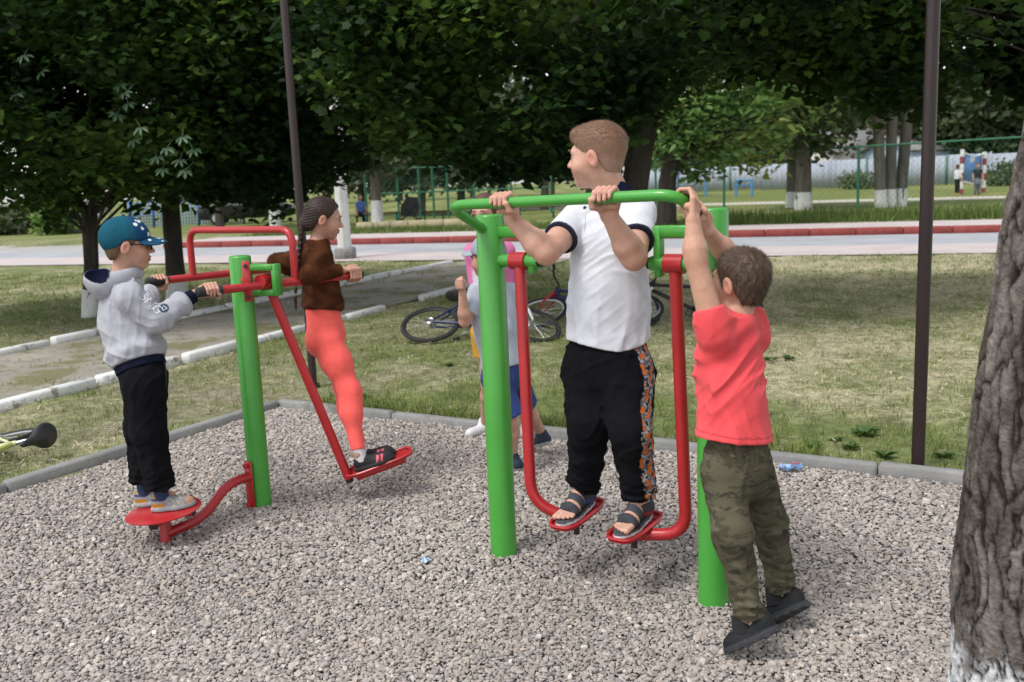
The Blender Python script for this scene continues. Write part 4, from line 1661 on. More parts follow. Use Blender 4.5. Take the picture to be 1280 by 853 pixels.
    def hoodie(P):
        d = torso_sd(P, J, (.108, .108, .108), (.088, .097, .090), .043, .07) - .010
        low = np.clip((J['chest'][2] - P[:, 2]) / .22, 0, 1)
        d = d + folds(P, .004, 18, 11) + crease(P, .010, 38, 3, axis=unit(sd + f * .5 + UP * .2), stretch=.25) * (.2 + low) + crease(P, .008, 40, 2, axis=UP + f * .4) * (1 - low * .6)
        d = d - .016 * np.exp(-(((P - np.asarray(hemz, np.float32)) @ np.asarray(spine, np.float32) - .045) / .035) ** 2)
        d = smax(d, -halfspace(P, hemz, spine), .006)
        for sh, el, cf in ((J['shR'], J['elR'], cufR), (J['shL'], J['elL'], cufL)):
            a = chain(P, [sh, el, cf], [.058, .053, .043], .02)
            ax = unit(cf - el)
            t = np.clip((P - np.asarray(el, np.float32)) @ np.asarray(ax, np.float32) / np.linalg.norm(cf - el), 0, 1)
            a = a + folds(P, .0035, 30, 12) + crease(P, .010, 52, 4, axis=np.cross(ax, UP)) * .8 - .010 * np.exp(-((t - .85) / .14) ** 2)
            a = smax(a, halfspace(P, cf, ax), .008)
            d = smin(d, a, .025)
        d = smax(d, -rc(P, J['neck'] + UP * .005, J['neck'] + UP * .12, .042, .055), .008)
        return d
    hd, _ = put_sdf('hoodie', hoodie, *bounds([J['pelvis'], J['chest'], J['neck'], J['shR'], J['shL'], J['elR'], J['elL'], cufR, cufL], .14), .0050, M_CLOTH, root, (.40, .40, .44))
    # hood lying on the back: a soft bag with a dark lining
    hc = J['neck'] - f * .082 - UP * .030
    Mh = np.stack([sd, unit(-f * .55 + UP * .83), unit(np.cross(sd, unit(-f * .55 + UP * .83)))], 1)
    ob = hc + UP * .060 - f * .016 - sd * .034
    def hood(P):
        d = ell(P, hc, (.098, .086, .062), Mh)
        d = smin(d, ring(P, J['neck'] + UP * .006 - f * .004, unit(UP - f * .18), .066, .021, 1.3), .03)
        d = d + folds(P, .005, 20, 13) + crease(P, .008, 18, 6, axis=sd)
        d = smax(d, -ell(P, ob, (.080, .068, .046), Mh), .010)
        d = smax(d, -rc(P, J['neck'] - UP * .02, J['neck'] + UP * .12, .046, .052), .008)
        return d
    def hoodcol(P):
        ins = ell(P, ob, (.086, .074, .052), Mh) < .0
        return np.where(ins[:, None], (.010, .013, .035), (.40, .40, .44))
    put_sdf('hood', hood, *bounds([hc, J['neck']], .15), .004, M_CLOTH, hd, hoodcol)
    # navy cuffs and hem
    def cuffs(cf, wr, r):
        ax = unit(wr - cf)
        return lambda P: smax(smax(rc(P, cf - ax * .01, wr + ax * .012, .034, .029) + .0012 * np.sin(np.arctan2((P - np.asarray(cf, np.float32)) @ np.asarray(unit(np.cross(ax, UP)), np.float32), (P - np.asarray(cf, np.float32)) @ np.asarray(np.cross(ax, unit(np.cross(ax, UP))), np.float32)) * 26), halfspace(P, wr - ax * .004, ax), .004), -halfspace(P, cf - ax * .01, ax), .004)
    for cf, wr in ((cufR, J['wrR']), (cufL, J['wrL'])):
        put_sdf('cuff', cuffs(cf, wr, .03), *bounds([cf, wr], .06), .0036, M_CLOTH, hd, (.010, .013, .028))
    band = lambda P: smax(smax(torso_sd(P, J, (.110, .108, .112), (.088, .096, .094), .04, .07) - .006, halfspace(P, hemz + spine * .02, spine), .004), -halfspace(P, hemz - spine * .034, spine), .004)
    put_sdf('waistband', band, *bounds([J['pelvis'] + UP * .05], .2), .0045, M_CLOTH, hd, (.010, .013, .028))
    # printed letters and round badge on the near sleeve
    def onto(q, f_, d_):
        for _ in range(40):
            v = f_(np.asarray([q], np.float32))[0]
            if v < .0012:
                break
            q = q + d_ * float(v) * .7
        return q
    tdat = bpy.data.curves.new('print', 'FONT')
    tdat.body = 'SNG'
    tdat.size = .052
    tdat.shear = .2
    tdat.align_x = 'CENTER'
    tdat.align_y = 'CENTER'
    tob = bpy.data.objects.new('print_tmp', tdat)
    col.objects.link(tob)
    dg = bpy.context.evaluated_depsgraph_get()
    tm = bpy.data.meshes.new_from_object(tob.evaluated_get(dg))
    bpy.data.objects.remove(tob)
    # subdivide so that the letters bend with the sleeve
    import bmesh
    bm = bmesh.new()
    bm.from_mesh(tm)
    bmesh.ops.triangulate(bm, faces=bm.faces[:])
    for _ in range(2):
        bmesh.ops.subdivide_edges(bm, edges=[e for e in bm.edges if e.calc_length() > .006], cuts=1)
    TV = np.array([v.co[:] for v in bm.verts])
    TF = [[v.index for v in fc.verts] for fc in bm.faces]
    bm.free()
    vd = unit(J['elR'] - vec(0, 0, CAMH))
    tc0 = AY(188, 378, 3.70)
    tx = unit(AY(201, 389, 3.70) - AY(178, 368, 3.70))
    ty = unit(np.cross(-vd, tx))
    PV = [onto(tc0 + tx * v[0] + ty * v[1], hoodie, vd) for v in TV]
    put('sleeve_print', PV, TF, mat('print_white', (.75, .75, .77), rough=.6), hd, sharp=0)
    # badge: navy disc with white strokes
    bc = AY(206, 384, 3.70)
    rings = [bc]
    for r_ in (.007, .014, .020):
        rings += [bc + tx * r_ * math.cos(a) + ty * r_ * math.sin(a) for a in np.linspace(0, 2 * math.pi, 16, endpoint=False)]
    BF = [(0, 1 + k, 1 + (k + 1) % 16) for k in range(16)]
    for q in range(2):
        BF += [(1 + q * 16 + k, 17 + q * 16 + k, 17 + q * 16 + (k + 1) % 16, 1 + q * 16 + (k + 1) % 16) for k in range(16)]
    bd_ = put('sleeve_badge', [onto(q, hoodie, vd) for q in rings], BF, mat('badge_navy', (.035, .05, .11), rough=.7), hd, sharp=0)
    mb = MB()
    for seg in (((-.010, .004), (.010, .008)), ((.010, .008), (.004, -.012)), ((-.006, -.004), (.003, -.010))):
        mb.tube([onto(bc + tx * a + ty * b, hoodie, vd) - vd * .0012 for a, b in [tuple(np.array(seg[0]) + (np.array(seg[1]) - np.array(seg[0])) * t) for t in np.linspace(0, 1, 5)]], .0015, 6)
    mb.put('badge_strokes', MATS['print_white'], bd_)
    # trousers
    pelv = J['pelvis']
    Mp = np.stack([sd, np.cross(UP, sd), UP], 1)
    def trous(P):
        d = ell(P, pelv - UP * .02, (.112, .100, .125), Mp)
        d = smin(d, leg_cloth(P, J, 'R', [.086, .070, .055], .005, 14, ext=-.016, gather=.014), .03)
        d = smin(d, leg_cloth(P, J, 'L', [.086, .070, .055], .005, 15, ext=-.016, gather=.014), .03)
        d = smax(d, P[:, 2] - (pelv[2] + .07), .006)
        return d + folds(P, .0035, 22, 16) + crease(P, .008, 42, 5, axis=UP + f * .5, stretch=.3)
    tr, _ = put_sdf('trousers', trous, *bounds([J[k] for k in ('hipL', 'hipR', 'knL', 'knR', 'anL', 'anR', 'pelvis')], .14), .0056, M_CLOTH, root, (.007, .007, .009))
    dq = AY(206, 452, 3.93)
    MB().tube(bez(dq, AY(209, 470, 3.91), AY(208, 484, 3.92), 6), .0022, 6).put('drawstring', mat('black_cord', (.012, .012, .014)), tr)
    def sandalcol(x, y, z, sole, L):
        c = np.where((z < sole)[:, None], (.30, .31, .32), (.27, .27, .29))
        n_ = np.sin(y * 60 + 3 * np.sin(z * 150)) + np.sin(z * 300 + y * 25)
        up_ = z >= sole
        c = np.where((up_ & (n_ > .9) & (y > -.05) & (y < .3))[:, None], (.50, .44, .26), c)
        c = np.where((up_ & (np.abs(y + .33) < .16) & (z < sole + .018))[:, None], (.48, .22, .04) if True else 0, c)
        c = np.where((up_ & (z > sole + .040))[:, None], (.50, .22, .03), c)
        c = np.where((up_ & (y > .34))[:, None], (.55, .30, .20), c)
        c = np.where((up_ & (z > sole + .030) & (y < -.15) & (z < sole + .040))[:, None], (.03, .05, .13), c)
        return c
    mat('lace_sandalcol', (.50, .46, .32))
    for h_, t_ in ((hR, tR_), (hL, tL_)):
        ff = unit(t_ - h_)
        lace_shoe('shoe', h_ + ff * .0 + dn * .002, h_ + ff * .178 + dn * .002, dn, root, .182, .074, .060, sandalcol, sole=.020)
    for an, h_, ff in ((J['anR'], hR, fR), (J['anL'], hL, fL)):
        MB().tube([h_ + ff * .045 + UP * .05, an + UP * .02], [.031, .030], 14).put('sock', mat('navy_sock', (.02, .035, .09), rough=.9), root)
    put_sdf('body', fn, *bounds(jpts(J), .13), .0042, M_SKIN, root, skin_color(J), hide=lambda P: (hoodie(P) < -.007) | (trous(P) < -.007))
    return J


HOOD = hoodie_boy()


# ================================================================== girl in the brown fleece jacket on the pendulum
def jacket_girl():
    J = {}
    f = unit(vec(.95, .30, 0))
    root = thing('person', PEDG_C * vec(1, 1, 0), 'girl in brown fluffy jacket and coral leggings riding the swinging footboard', 'person')
    J['ts'], J['hs'], J['brow'] = .90, .93, 'dark'
    J['side'] = unit(np.cross(UP, f))
    sd = J['side']
    J['pelvis'] = AY(408, 418, 4.56)
    J['chest'] = AY(400, 345, 4.60)
    J['neck'] = AY(396, 309, 4.61)
    J['head'] = AY(405, 274, 4.62)
    J['R'] = headframe(unit(vec(.97, .22, 0)), tilt=-.20)
    J['shR'], J['shL'] = AY(399, 321, 4.51), AY(393, 319, 4.70)
    hr = on_line(NA, NB, 441)
    J['elR'] = AY(384, 344, 4.42)
    J['wrR'] = AY(427, 338, hr[1] - .035)
    hl = FB2 - fd * .03
    J['elL'] = AY(345, 328, 4.86)
    J['wrL'] = hl - fd * .05 - UP * .035
    J['handR'], J['handL'] = hr, hl
    J['hsdR'] = lambda P: grip_sd(P, hr, ND, J['wrR'] - hr, vec(0, -.4, 1), .0225, J['wrR'], .95)
    J['hsdL'] = lambda P: grip_sd(P, hl, fd, J['wrL'] - hl, UP, .0225, J['wrL'], .95)
    J['hipR'], J['hipL'] = J['pelvis'] - sd * .062 - UP * .03, J['pelvis'] + sd * .062 - UP * .03
    c, ff, u = PEDG_C, PEDG_F, PEDG_U
    sp = np.cross(ff, u)
    if sp @ sd > 0:
        sp = -sp                                    # towards the viewer
    hR = c - ff * .115 + sp * .035 + u * .008
    hL = c - ff * .105 - sp * .04 + u * .008
    J['knR'], J['knL'] = AY(438, 491, 4.45), AY(433, 488, 4.57)
    J['anR'], J['anL'] = hR + ff * .04 + u * .082, hL + ff * .04 + u * .082
    J['skin'] = (.50, .29, .21)
    fn = body_sd(J, leg=(.055, .038, .026), w=(.088, .08, .09), dp=(.058, .06, .065), nr=.034)
    tor = lambda P: torso_sd(P, J, (.10, .09, .10), (.07, .07, .075), .036)
    eyes(J, root)
    o, R, s = J['head'], J['R'], J['hs']
    w = lambda *p: o + R @ (np.array(p) * s)
    line = [(-.12, -.070), (-.078, -.075), (-.050, -.050), (-.030, -.012), (-.014, .016), (.004, .022), (.018, .004), (.030, .022), (.048, .052), (.065, .075), (.12, .08)]
    hf0 = lambda P: hair_sd(P, o, R, s, .009, line, noise=.001)
    hf = lambda P: smin(hf0(P), ell(P, w(0, -.092, -.035), (.034, .03, .038)), .03) + .0012 * np.sin(((P - np.asarray(o, np.float32)) @ np.asarray(R[:, 2], np.float32)) * 500 + 6 * np.sin(P[:, 0] * 30))
    hcol = (.040, .022, .016)
    hair, HV = put_sdf('hair', hf, *bounds([o], .17), .0045, M_HAIR, root, hcol)
    def flow(p):
        L = (p - o) @ R
        v = np.tile(np.array([0, -1.0, -.35]), (len(L), 1))
        return v @ R.T
    strands('hair_strands', hf, HV, M_HAIR, hair, 7000, .016, .0016, flow, lift=.12, color=hcol, seed=6, jit=.12)
    # braid: overlapping lobes
    b0, b1, b2 = w(0, -.108, -.055), J['neck'] - f * .085 - UP * .02, AY(374, 372, 4.60) - f * .02
    pts = bez(b0, b1, b2, 13)
    def braid(P):
        d = None
        for i, q in enumerate(pts[:-1]):
            t = unit(pts[i + 1] - q)
            r_ = .021 - .0009 * i
            for s_ in (-1, 1):
                e = ell(P, q + sd * s_ * .009 + t * (.006 * s_), (r_ * .72, r_ * .62, r_ * 1.05), frame3(t + sd * s_ * -.55)[:, [1, 2, 0]])
                d = e if d is None else smin(d, e, .004)
        d = smin(d, rc(P, pts[-1], pts[-1] - UP * .06, .009, .004), .006)
        return d
    br, BV = put_sdf('braid', braid, *bounds(pts, .08), .0036, M_HAIR, hair, hcol)
    strands('hair_strands', braid, BV, M_HAIR, br, 1500, .012, .0014, vec(-.1, 0, -1), lift=.3, color=hcol, seed=7)
    # jacket
    dR, dL = unit(J['wrR'] - J['elR']), unit(J['wrL'] - J['elL'])
    cufR, cufL = J['wrR'] - dR * .008, J['wrL'] - dL * .01
    spine = unit(J['chest'] - J['pelvis'])
    hem = AY(408, 388, 4.56)
    def jacket(P):
        d = torso_sd(P, J, (.100, .098, .102), (.070, .074, .076), .038, .07) - .008
        low = np.clip((J['chest'][2] - P[:, 2]) / .2, 0, 1)
        d = d - .012 * np.exp(-(((P[:, 2] - hem[2] - .03) / .03) ** 2)) + folds(P, .005, 17, 17) + crease(P, .009, 40, 2, axis=sd + UP * .3)
        d = smax(d, -halfspace(P, hem, unit(spine + f * .12)), .012)
        for sh, el, cf in ((J['shR'], J['elR'], cufR), (J['shL'], J['elL'], cufL)):
            a = chain(P, [sh, el, cf], [.046, .042, .034], .02) + folds(P, .003, 26, 18)
            a = smax(a, halfspace(P, cf, unit(cf - el)), .012)
            d = smin(d, a, .02)
        d = smin(d, ring(P, J['neck'] + UP * .008, UP - f * .2, .047, .017, 1.4), .02)
        return smax(d, -rc(P, J['neck'], J['neck'] + UP * .12, .037, .05), .006)
    jc = lambda P: np.tile(np.array([.085, .030, .013]), (len(P), 1)) * (1 + .25 * np.sin(P[:, :1] * 60 + 2 * np.sin(P[:, 2:3] * 50)))
    jk, JV = put_sdf('jacket', jacket, *bounds([J['pelvis'], J['chest'], J['neck'], J['shR'], J['shL'], J['elR'], J['elL'], cufR, cufL], .14), .0055, M_CLOTH, root, jc)
    strands('fur', jacket, JV, M_CLOTH, jk, 30000, .009, .0017, vec(.1, 0, -1), lift=.9, color=jc, seed=8, jit=.5)
    # leggings
    pelv = J['pelvis']
    Mp = np.stack([sd, np.cross(UP, sd), UP], 1)
    def legg(P):
        d = ell(P, pelv - UP * .015 - f * .0, (.104, .082, .125), Mp)
        d = smin(d, rc(P, pelv, pelv + UP * .12 - f * .01, .085, .082), .04)
        d = smin(d, ell(P, pelv - UP * .035 - f * .046, (.088, .058, .068), Mp), .03)
        for s_ in 'RL':
            hp, kn, an = J['hip' + s_], J['kn' + s_], J['an' + s_]
            g = chain(P, [hp, hp + (kn - hp) * .4, kn, kn + (an - kn) * .32 - f * .010, an + unit(an - kn) * -.022], [.072, .062, .045, .044, .034], .06)
            g = smax(g, halfspace(P, an - unit(an - kn) * .022, an - kn), .004)
            d = smin(d, g, .016)
        d = smax(d, P[:, 2] - (pelv[2] + .15), .004)
        return d + folds(P, .0006, 30, 19) + crease(P, .0016, 60, 3, axis=sd)
    put_sdf('leggings', legg, *bounds([J[k] for k in ('hipL', 'hipR', 'knL', 'knR', 'anL', 'anR', 'pelvis')], .15), .0054, M_JERSEY, root, (.92, .125, .105))
    def girlshoe(x, y, z, sole, L):
        c = np.where((z < sole)[:, None], (.018, .017, .018), (.022, .022, .025))
        st_ = ((np.abs(y - .02 - z * 2.2) < .03) | (np.abs(y - .13 - z * 2.2) < .03)) & (z > sole * 1.1) & (np.abs(x) > .28)
        return np.where(st_[:, None], (.70, .12, .17), c)
    mat('lace_girlshoe', (.02, .02, .022))
    for h_, an in ((hR, J['anR']), (hL, J['anL'])):
        lace_shoe('shoe', h_ + u * .003, h_ + ff * .192 + u * .003, u, root, .196, .074, .062, girlshoe, sole=.018)
        MB().tube([h_ + ff * .042 + u * .045, an - unit(an - J['knR']) * .03], [.029, .031], 14).put('sock', mat('white_sock', (.62, .58, .60), rough=.9), root)
    put_sdf('body', fn, *bounds(jpts(J), .13), .0042, M_SKIN, root, skin_color(J), hide=lambda P: (jacket(P) < -.007) | (legg(P) < -.007))
    return J


GIRL = jacket_girl()
# ================================================================== the two children walking behind the walker
def simple_person(label, J, cols, vox=.006, hairline=None, hair_c=(.06, .035, .02), sleeve=.5, shorts=None, shoes=(.05, .06, .09), root_at=None, group=None, braid=None, shirt_w=1.0, cap=None, face=True, skirt=None, sole_c=(.6, .6, .6)):
    root = thing('person', root_at, label, 'person', group)
    sc0 = J['ts']
    sd = J['side']
    f = unit(np.cross(sd, UP))
    w = tuple(q * sc0 for q in (.11, .10, .105))
    dp = tuple(q * sc0 for q in (.075, .08, .08))
    fn = body_sd(J, arm=tuple(q * sc0 for q in (.038, .031, .021)), leg=tuple(q * sc0 for q in (.055, .042, .029)), w=w, dp=dp, sr=.036 * sc0, nr=.039 * J['hs'])
    o, R, s = J['head'], J['R'], J['hs']
    line = hairline or [(-.12, -.06), (-.078, -.066), (-.05, -.05), (-.03, -.012), (-.012, .014), (.004, .02), (.012, -.004), (.026, .0), (.036, .03), (.055, .05), (.07, .066), (.12, .07)]
    hf = lambda P: hair_sd(P, o, R, s, .010, line)
    hair, HV = put_sdf('hair', hf, *bounds([o], .16), max(.0045, vox * .8), M_HAIR, root, hair_c)
    if face:
        eyes(J, root)
    if braid is not None:
        bf = lambda P: chain(P, braid, [.022, .020, .012][:len(braid)], .01) + .003 * np.sin(P[:, 2] * 190)
        put_sdf('braid', bf, *bounds(braid, .05), .0045, M_HAIR, hair, hair_c)
    if cap is not None:
        def crown(P):
            L = ((P - np.asarray(o, np.float32)) @ np.asarray(R, np.float32)) / s
            d = ell(L, (0, -.012, .034), (.084, .103, .09))
            d = smax(d, -(L[:, 2] - (.010 + .3 * (L[:, 1] + .01))), .004)
            q = np.stack([L[:, 0], L[:, 1] - .075, np.zeros_like(L[:, 0])], 1)
            v = smax(smax(ell(q, (0, 0, 0), (.075, .08, 1)), np.abs(L[:, 2] - (.045 - .1 * L[:, 1] - 5 * L[:, 0] ** 2)) - .0045, .002), -(L[:, 1] - .045), .002)
            return smin(d, v, .004) * s * .8
        put_sdf('cap', crown, *bounds([o], .18), .0045, M_CLOTH, root, cap)
    spine = unit(J['chest'] - J['pelvis'])
    hem = J['pelvis'] + UP * .02
    def shirt(P):
        d = torso_sd(P, J, tuple(q * 1.1 * shirt_w for q in w), tuple(q * 1.15 * shirt_w for q in dp), .04 * sc0, .07) - .010 + crease(P, .008, 38, 2, axis=UP + sd * .4) + folds(P, .003, 22, 3)
        d = smax(d, -halfspace(P, hem, spine), .006)
        for q in 'LR':
            if 'el' + q in J:
                sh, el, wr = J['sh' + q], J['el' + q], J['wr' + q]
                if sleeve <= 1:
                    t = sh + (el - sh) * sleeve
                    a = smax(rc(P, sh, t + unit(el - sh) * .03, .052 * sc0, .050 * sc0), halfspace(P, t, el - sh), .005)
                else:
                    a = chain(P, [sh, el, el + (wr - el) * .95], [.05 * sc0, .043 * sc0, .034 * sc0], .02)
                    a = smax(a, halfspace(P, el + (wr - el) * .92, wr - el), .005)
                d = smin(d, a, .02)
        return smax(d, -rc(P, J['neck'], J['neck'] + UP * .12, .042 * sc0, .06), .006)
    put_sdf('shirt', shirt, *bounds([J['pelvis'], J['chest'], J['neck'], J['shL'], J['shR']] + [J[k] for k in ('elL', 'elR') if k in J] + ([J[k] for k in ('wrL', 'wrR') if k in J] if sleeve > 1 else []), .15), vox, M_JERSEY, root, cols[0])
    pelv = J['pelvis']
    Mp = np.stack([sd, np.cross(UP, sd), UP], 1)
    def trous(P):
        d = ell(P, pelv - UP * .02, (.115 * sc0, .100 * sc0, .12 * sc0), Mp)
        for q in 'LR':
            hp, kn, an = J['hip' + q], J['kn' + q], J['an' + q]
            if shorts is not None:
                e = hp + (kn - hp) * shorts
                g = smax(rc(P, hp, e, .080 * sc0, .074 * sc0), halfspace(P, e, kn - hp), .005)
            else:
                g = leg_cloth(P, J, q, [.078 * sc0, .058 * sc0, .045 * sc0], .004, 5, ext=-.01)
            d = smin(d, g, .025)
        if skirt is not None:
            d = smin(d, smax(rc(P, pelv + UP * .05, pelv - UP * skirt, .10 * sc0, .16 * sc0), pelv[2] - skirt - P[:, 2], .005), .02)
        return smax(d, P[:, 2] - (pelv[2] + .07 * sc0), .005) + crease(P, .007, 40, 4, axis=UP)
    put_sdf('shorts' if shorts is not None else 'trousers', trous, *bounds([J[k] for k in ('hipL', 'hipR', 'knL', 'knR', 'anL', 'anR', 'pelvis')], .16), vox, M_CLOTH, root, cols[1])
    put_sdf('body', fn, *bounds(jpts(J), .15), vox, M_SKIN, root, skin_color(J), hide=lambda P: (shirt(P) < -.008) | (trous(P) < -.008))
    for q in 'LR':
        t, h_ = J['toe' + q], J['heel' + q]
        ff = unit(t - h_)
        def shoe(P):
            m = (h_ + t) / 2
            d = rc(P, h_ + UP * .034, t + UP * .028 - ff * .02, .034, .028)
            d = smin(d, rc(P, h_ + UP * .045 + ff * .03, h_ + UP * .075 + ff * .03, .036, .034), .02)
            return smax(d, -halfspace(P, h_, unit(np.cross(np.cross(ff, UP), ff))) + .002, .004)
        sh_c = lambda P: np.where((halfspace(P, h_, unit(np.cross(np.cross(ff, UP), ff))) < .02)[:, None], sole_c, shoes)
        put_sdf('shoe', shoe, *bounds([h_, t], .13), min(vox, .006), M_SHOE, root, sh_c)
    return root


def fist(c, r):
    def fn(P):
        d = ell(P, c, (r, r * .85, r * 1.1))
        for k in range(4):
            d = smin(d, rc(P, c + vec(-.5 * r, -.55 * r, (.75 - .45 * k) * r), c + vec(.35 * r, -.85 * r, (.7 - .45 * k) * r), r * .27, r * .24), .004)
        return smin(d, rc(P, c + vec(.4 * r, 0, .3 * r), c + vec(.2 * r, -.5 * r, 1.15 * r), r * .3, r * .25), .005)
    return fn


# child in the pale tee
J = {'ts': .92, 'hs': .97, 'brow': 'brown', 'skin': (.55, .33, .24)}
fE = unit(vec(-.62, .78, 0))
J['side'] = unit(np.cross(UP, fE))
J['pelvis'] = AY(629, 462, 4.74)
J['chest'] = AY(617, 392, 4.76)
J['neck'] = AY(614, 352, 4.77)
J['head'] = AY(609, 322, 4.78)
J['R'] = headframe(unit(vec(-.8, .6, 0)))
J['shL'], J['shR'] = AY(598, 366, 4.70), AY(638, 366, 4.88)
J['elL'], J['wrL'] = AY(581, 402, 4.64), AY(578, 366, 4.60)
J['elR'], J['wrR'] = AY(652, 412, 4.92), AY(650, 446, 4.90)
hE = J['wrL'] + vec(-.005, -.012, .045)
J['hsdL'] = fist(hE, .030)
J['hsdR'] = fist(J['wrR'] + vec(0, 0, -.045), .030)
J['hipL'], J['hipR'] = J['pelvis'] + J['side'] * .055 - UP * .03, J['pelvis'] - J['side'] * .055 - UP * .03
J['heelL'] = G(647, 589)
J['toeL'] = J['heelL'] + unit(vec(-.7, .6, 0)) * .15 + vec(0, 0, .0)
J['heelR'] = AY(682, 549, 5.02)
J['heelR'][2] = .055
J['toeR'] = J['heelR'] + unit(vec(-.62, .55, -.28)) * .15
J['anL'], J['anR'] = J['heelL'] + fE * .04 + UP * .075, J['heelR'] + fE * .035 + UP * .07
J['knL'], J['knR'] = AY(640, 528, 4.70), AY(659, 512, 4.90)
simple_person('child in pale grey tee and blue shorts walking behind the green walker post', J, ((.40, .43, .50), (.045, .075, .22)), vox=.0058, sleeve=.72, shorts=.86, shoes=(.02, .03, .05), cap=(.30, .33, .38), root_at=G(647, 589), sole_c=(.45, .46, .48))

# girl with the braid behind
J = {'ts': 1.0, 'hs': 1.02, 'brow': 'dark', 'skin': (.55, .33, .24)}
fF = unit(vec(-.30, -.95, 0))
J['side'] = unit(np.cross(UP, fF))
J['pelvis'] = AY(617, 410, 5.36)
J['chest'] = AY(614, 340, 5.38)
J['neck'] = AY(612, 303, 5.38)
J['head'] = AY(606, 268, 5.36)
J['R'] = headframe(unit(vec(-.40, -.92, 0)), tilt=-.08)
J['shR'], J['shL'] = AY(592, 316, 5.40), AY(632, 314, 5.36)
J['elL'], J['wrL'] = AY(637, 362, 5.38), AY(632, 400, 5.30)
J['elR'], J['wrR'] = AY(597, 362, 5.44), AY(600, 400, 5.34)
J['hsdL'] = fist(J['wrL'] + vec(0, 0, -.045), .031)
J['hsdR'] = fist(J['wrR'] + vec(0, 0, -.045), .031)
J['hipL'], J['hipR'] = J['pelvis'] + J['side'] * .06 - UP * .03, J['pelvis'] - J['side'] * .06 - UP * .03
J['heelR'], J['heelL'] = G(610, 541), G(655, 540)
J['toeR'], J['toeL'] = J['heelR'] + unit(vec(-.7, -.7, 0)) * .17, J['heelL'] + unit(vec(-.2, -1, 0)) * .17
J['anL'], J['anR'] = J['heelL'] + fF * .04 + UP * .08, J['heelR'] + fF * .04 + UP * .08
J['knL'], J['knR'] = AY(633, 482, 5.33), AY(611, 482, 5.35)
pinkstripe = lambda P: np.where((np.abs((P @ np.asarray(J['side'], np.float32)) - float(J['chest'] @ J['side'])) > .085)[:, None], (.62, .15, .34), (.52, .53, .56))
simple_person('girl with brown braid and pink-sleeved top standing behind the green walker post', J, (pinkstripe, (.55, .30, .04)), vox=.0058, sleeve=.8, shorts=.45, shoes=(.68, .68, .70), hair_c=(.085, .045, .028),
              braid=[AY(619, 268, 5.42), AY(624, 292, 5.36), AY(625, 318, 5.33)], root_at=G(632, 545), sole_c=(.62, .62, .62))

# far figures
def far_pose(base, h, f, dx=.0):
    k = h / 1.30
    J = {'ts': .95 * k, 'hs': 1.0 * k, 'brow': 'dark', 'skin': (.5, .30, .22)}
    sd = unit(np.cross(UP, f))
    J['side'] = sd
    b = np.asarray(base, float)
    J['pelvis'], J['chest'], J['neck'], J['head'] = b + UP * .66 * k, b + UP * .90 * k, b + UP * 1.03 * k, b + UP * 1.19 * k + f * .015
    J['R'] = headframe(f)
    for q, s_ in (('L', 1), ('R', -1)):
        J['sh' + q] = b + UP * .99 * k + sd * s_ * .12 * k
        J['el' + q] = b + UP * .78 * k + sd * s_ * .19 * k + f * .02
        J['wr' + q] = b + UP * .62 * k + sd * s_ * .17 * k + f * .10
        J['hsd' + q] = fist(J['wr' + q] - UP * .05, .03)
        J['hip' + q] = b + UP * .62 * k + sd * s_ * .055 * k
        J['kn' + q] = b + UP * .35 * k + sd * s_ * .06 * k + f * .015
        J['an' + q] = b + UP * .075 + sd * s_ * .065 * k
        J['heel' + q] = b + sd * s_ * .065 * k - f * .04
        J['toe' + q] = b + sd * s_ * .07 * k + f * .12
    return J


b = G(1196, 244, .13)
simple_person('person in white long-sleeved top and dark trousers beside the striped basketball post', far_pose(b, 1.38, unit(vec(.9, .3, 0))), ((.66, .67, .70), (.02, .02, .025)), vox=.016, sleeve=1.5, shoes=(.45, .3, .1), root_at=b, face=False)
b = G(1221, 244, .13)
simple_person('person in black top and grey skirt standing under the blue backboard', far_pose(b, 1.42, unit(vec(-.2, -.95, 0))), ((.02, .02, .025), (.16, .16, .19)), vox=.016, sleeve=.5, shoes=(.03, .03, .03), skirt=.24, root_at=b, face=False)
# ------------------------------------------------------------------ bicycles
M_TYRE = mat('tyre', (.014, .014, .015), (.03, .03, .03), scale=60, rough=.85)
M_CHROME = mat('alloy', (.45, .45, .46), (.55, .55, .56), scale=40, rough=.3, metal=.9)
M_BLK = mat('black_plastic', (.012, .012, .013), (.022, .022, .024), scale=30, rough=.5)


def ring_pts(c, r, n=36, ax=(0, 2)):
    out = []
    for k in range(n):
        a = 2 * math.pi * k / n
        p = np.array(c, float)
        p[ax[0]] += r * math.cos(a)
        p[ax[1]] += r * math.sin(a)
        out.append(p)
    return out


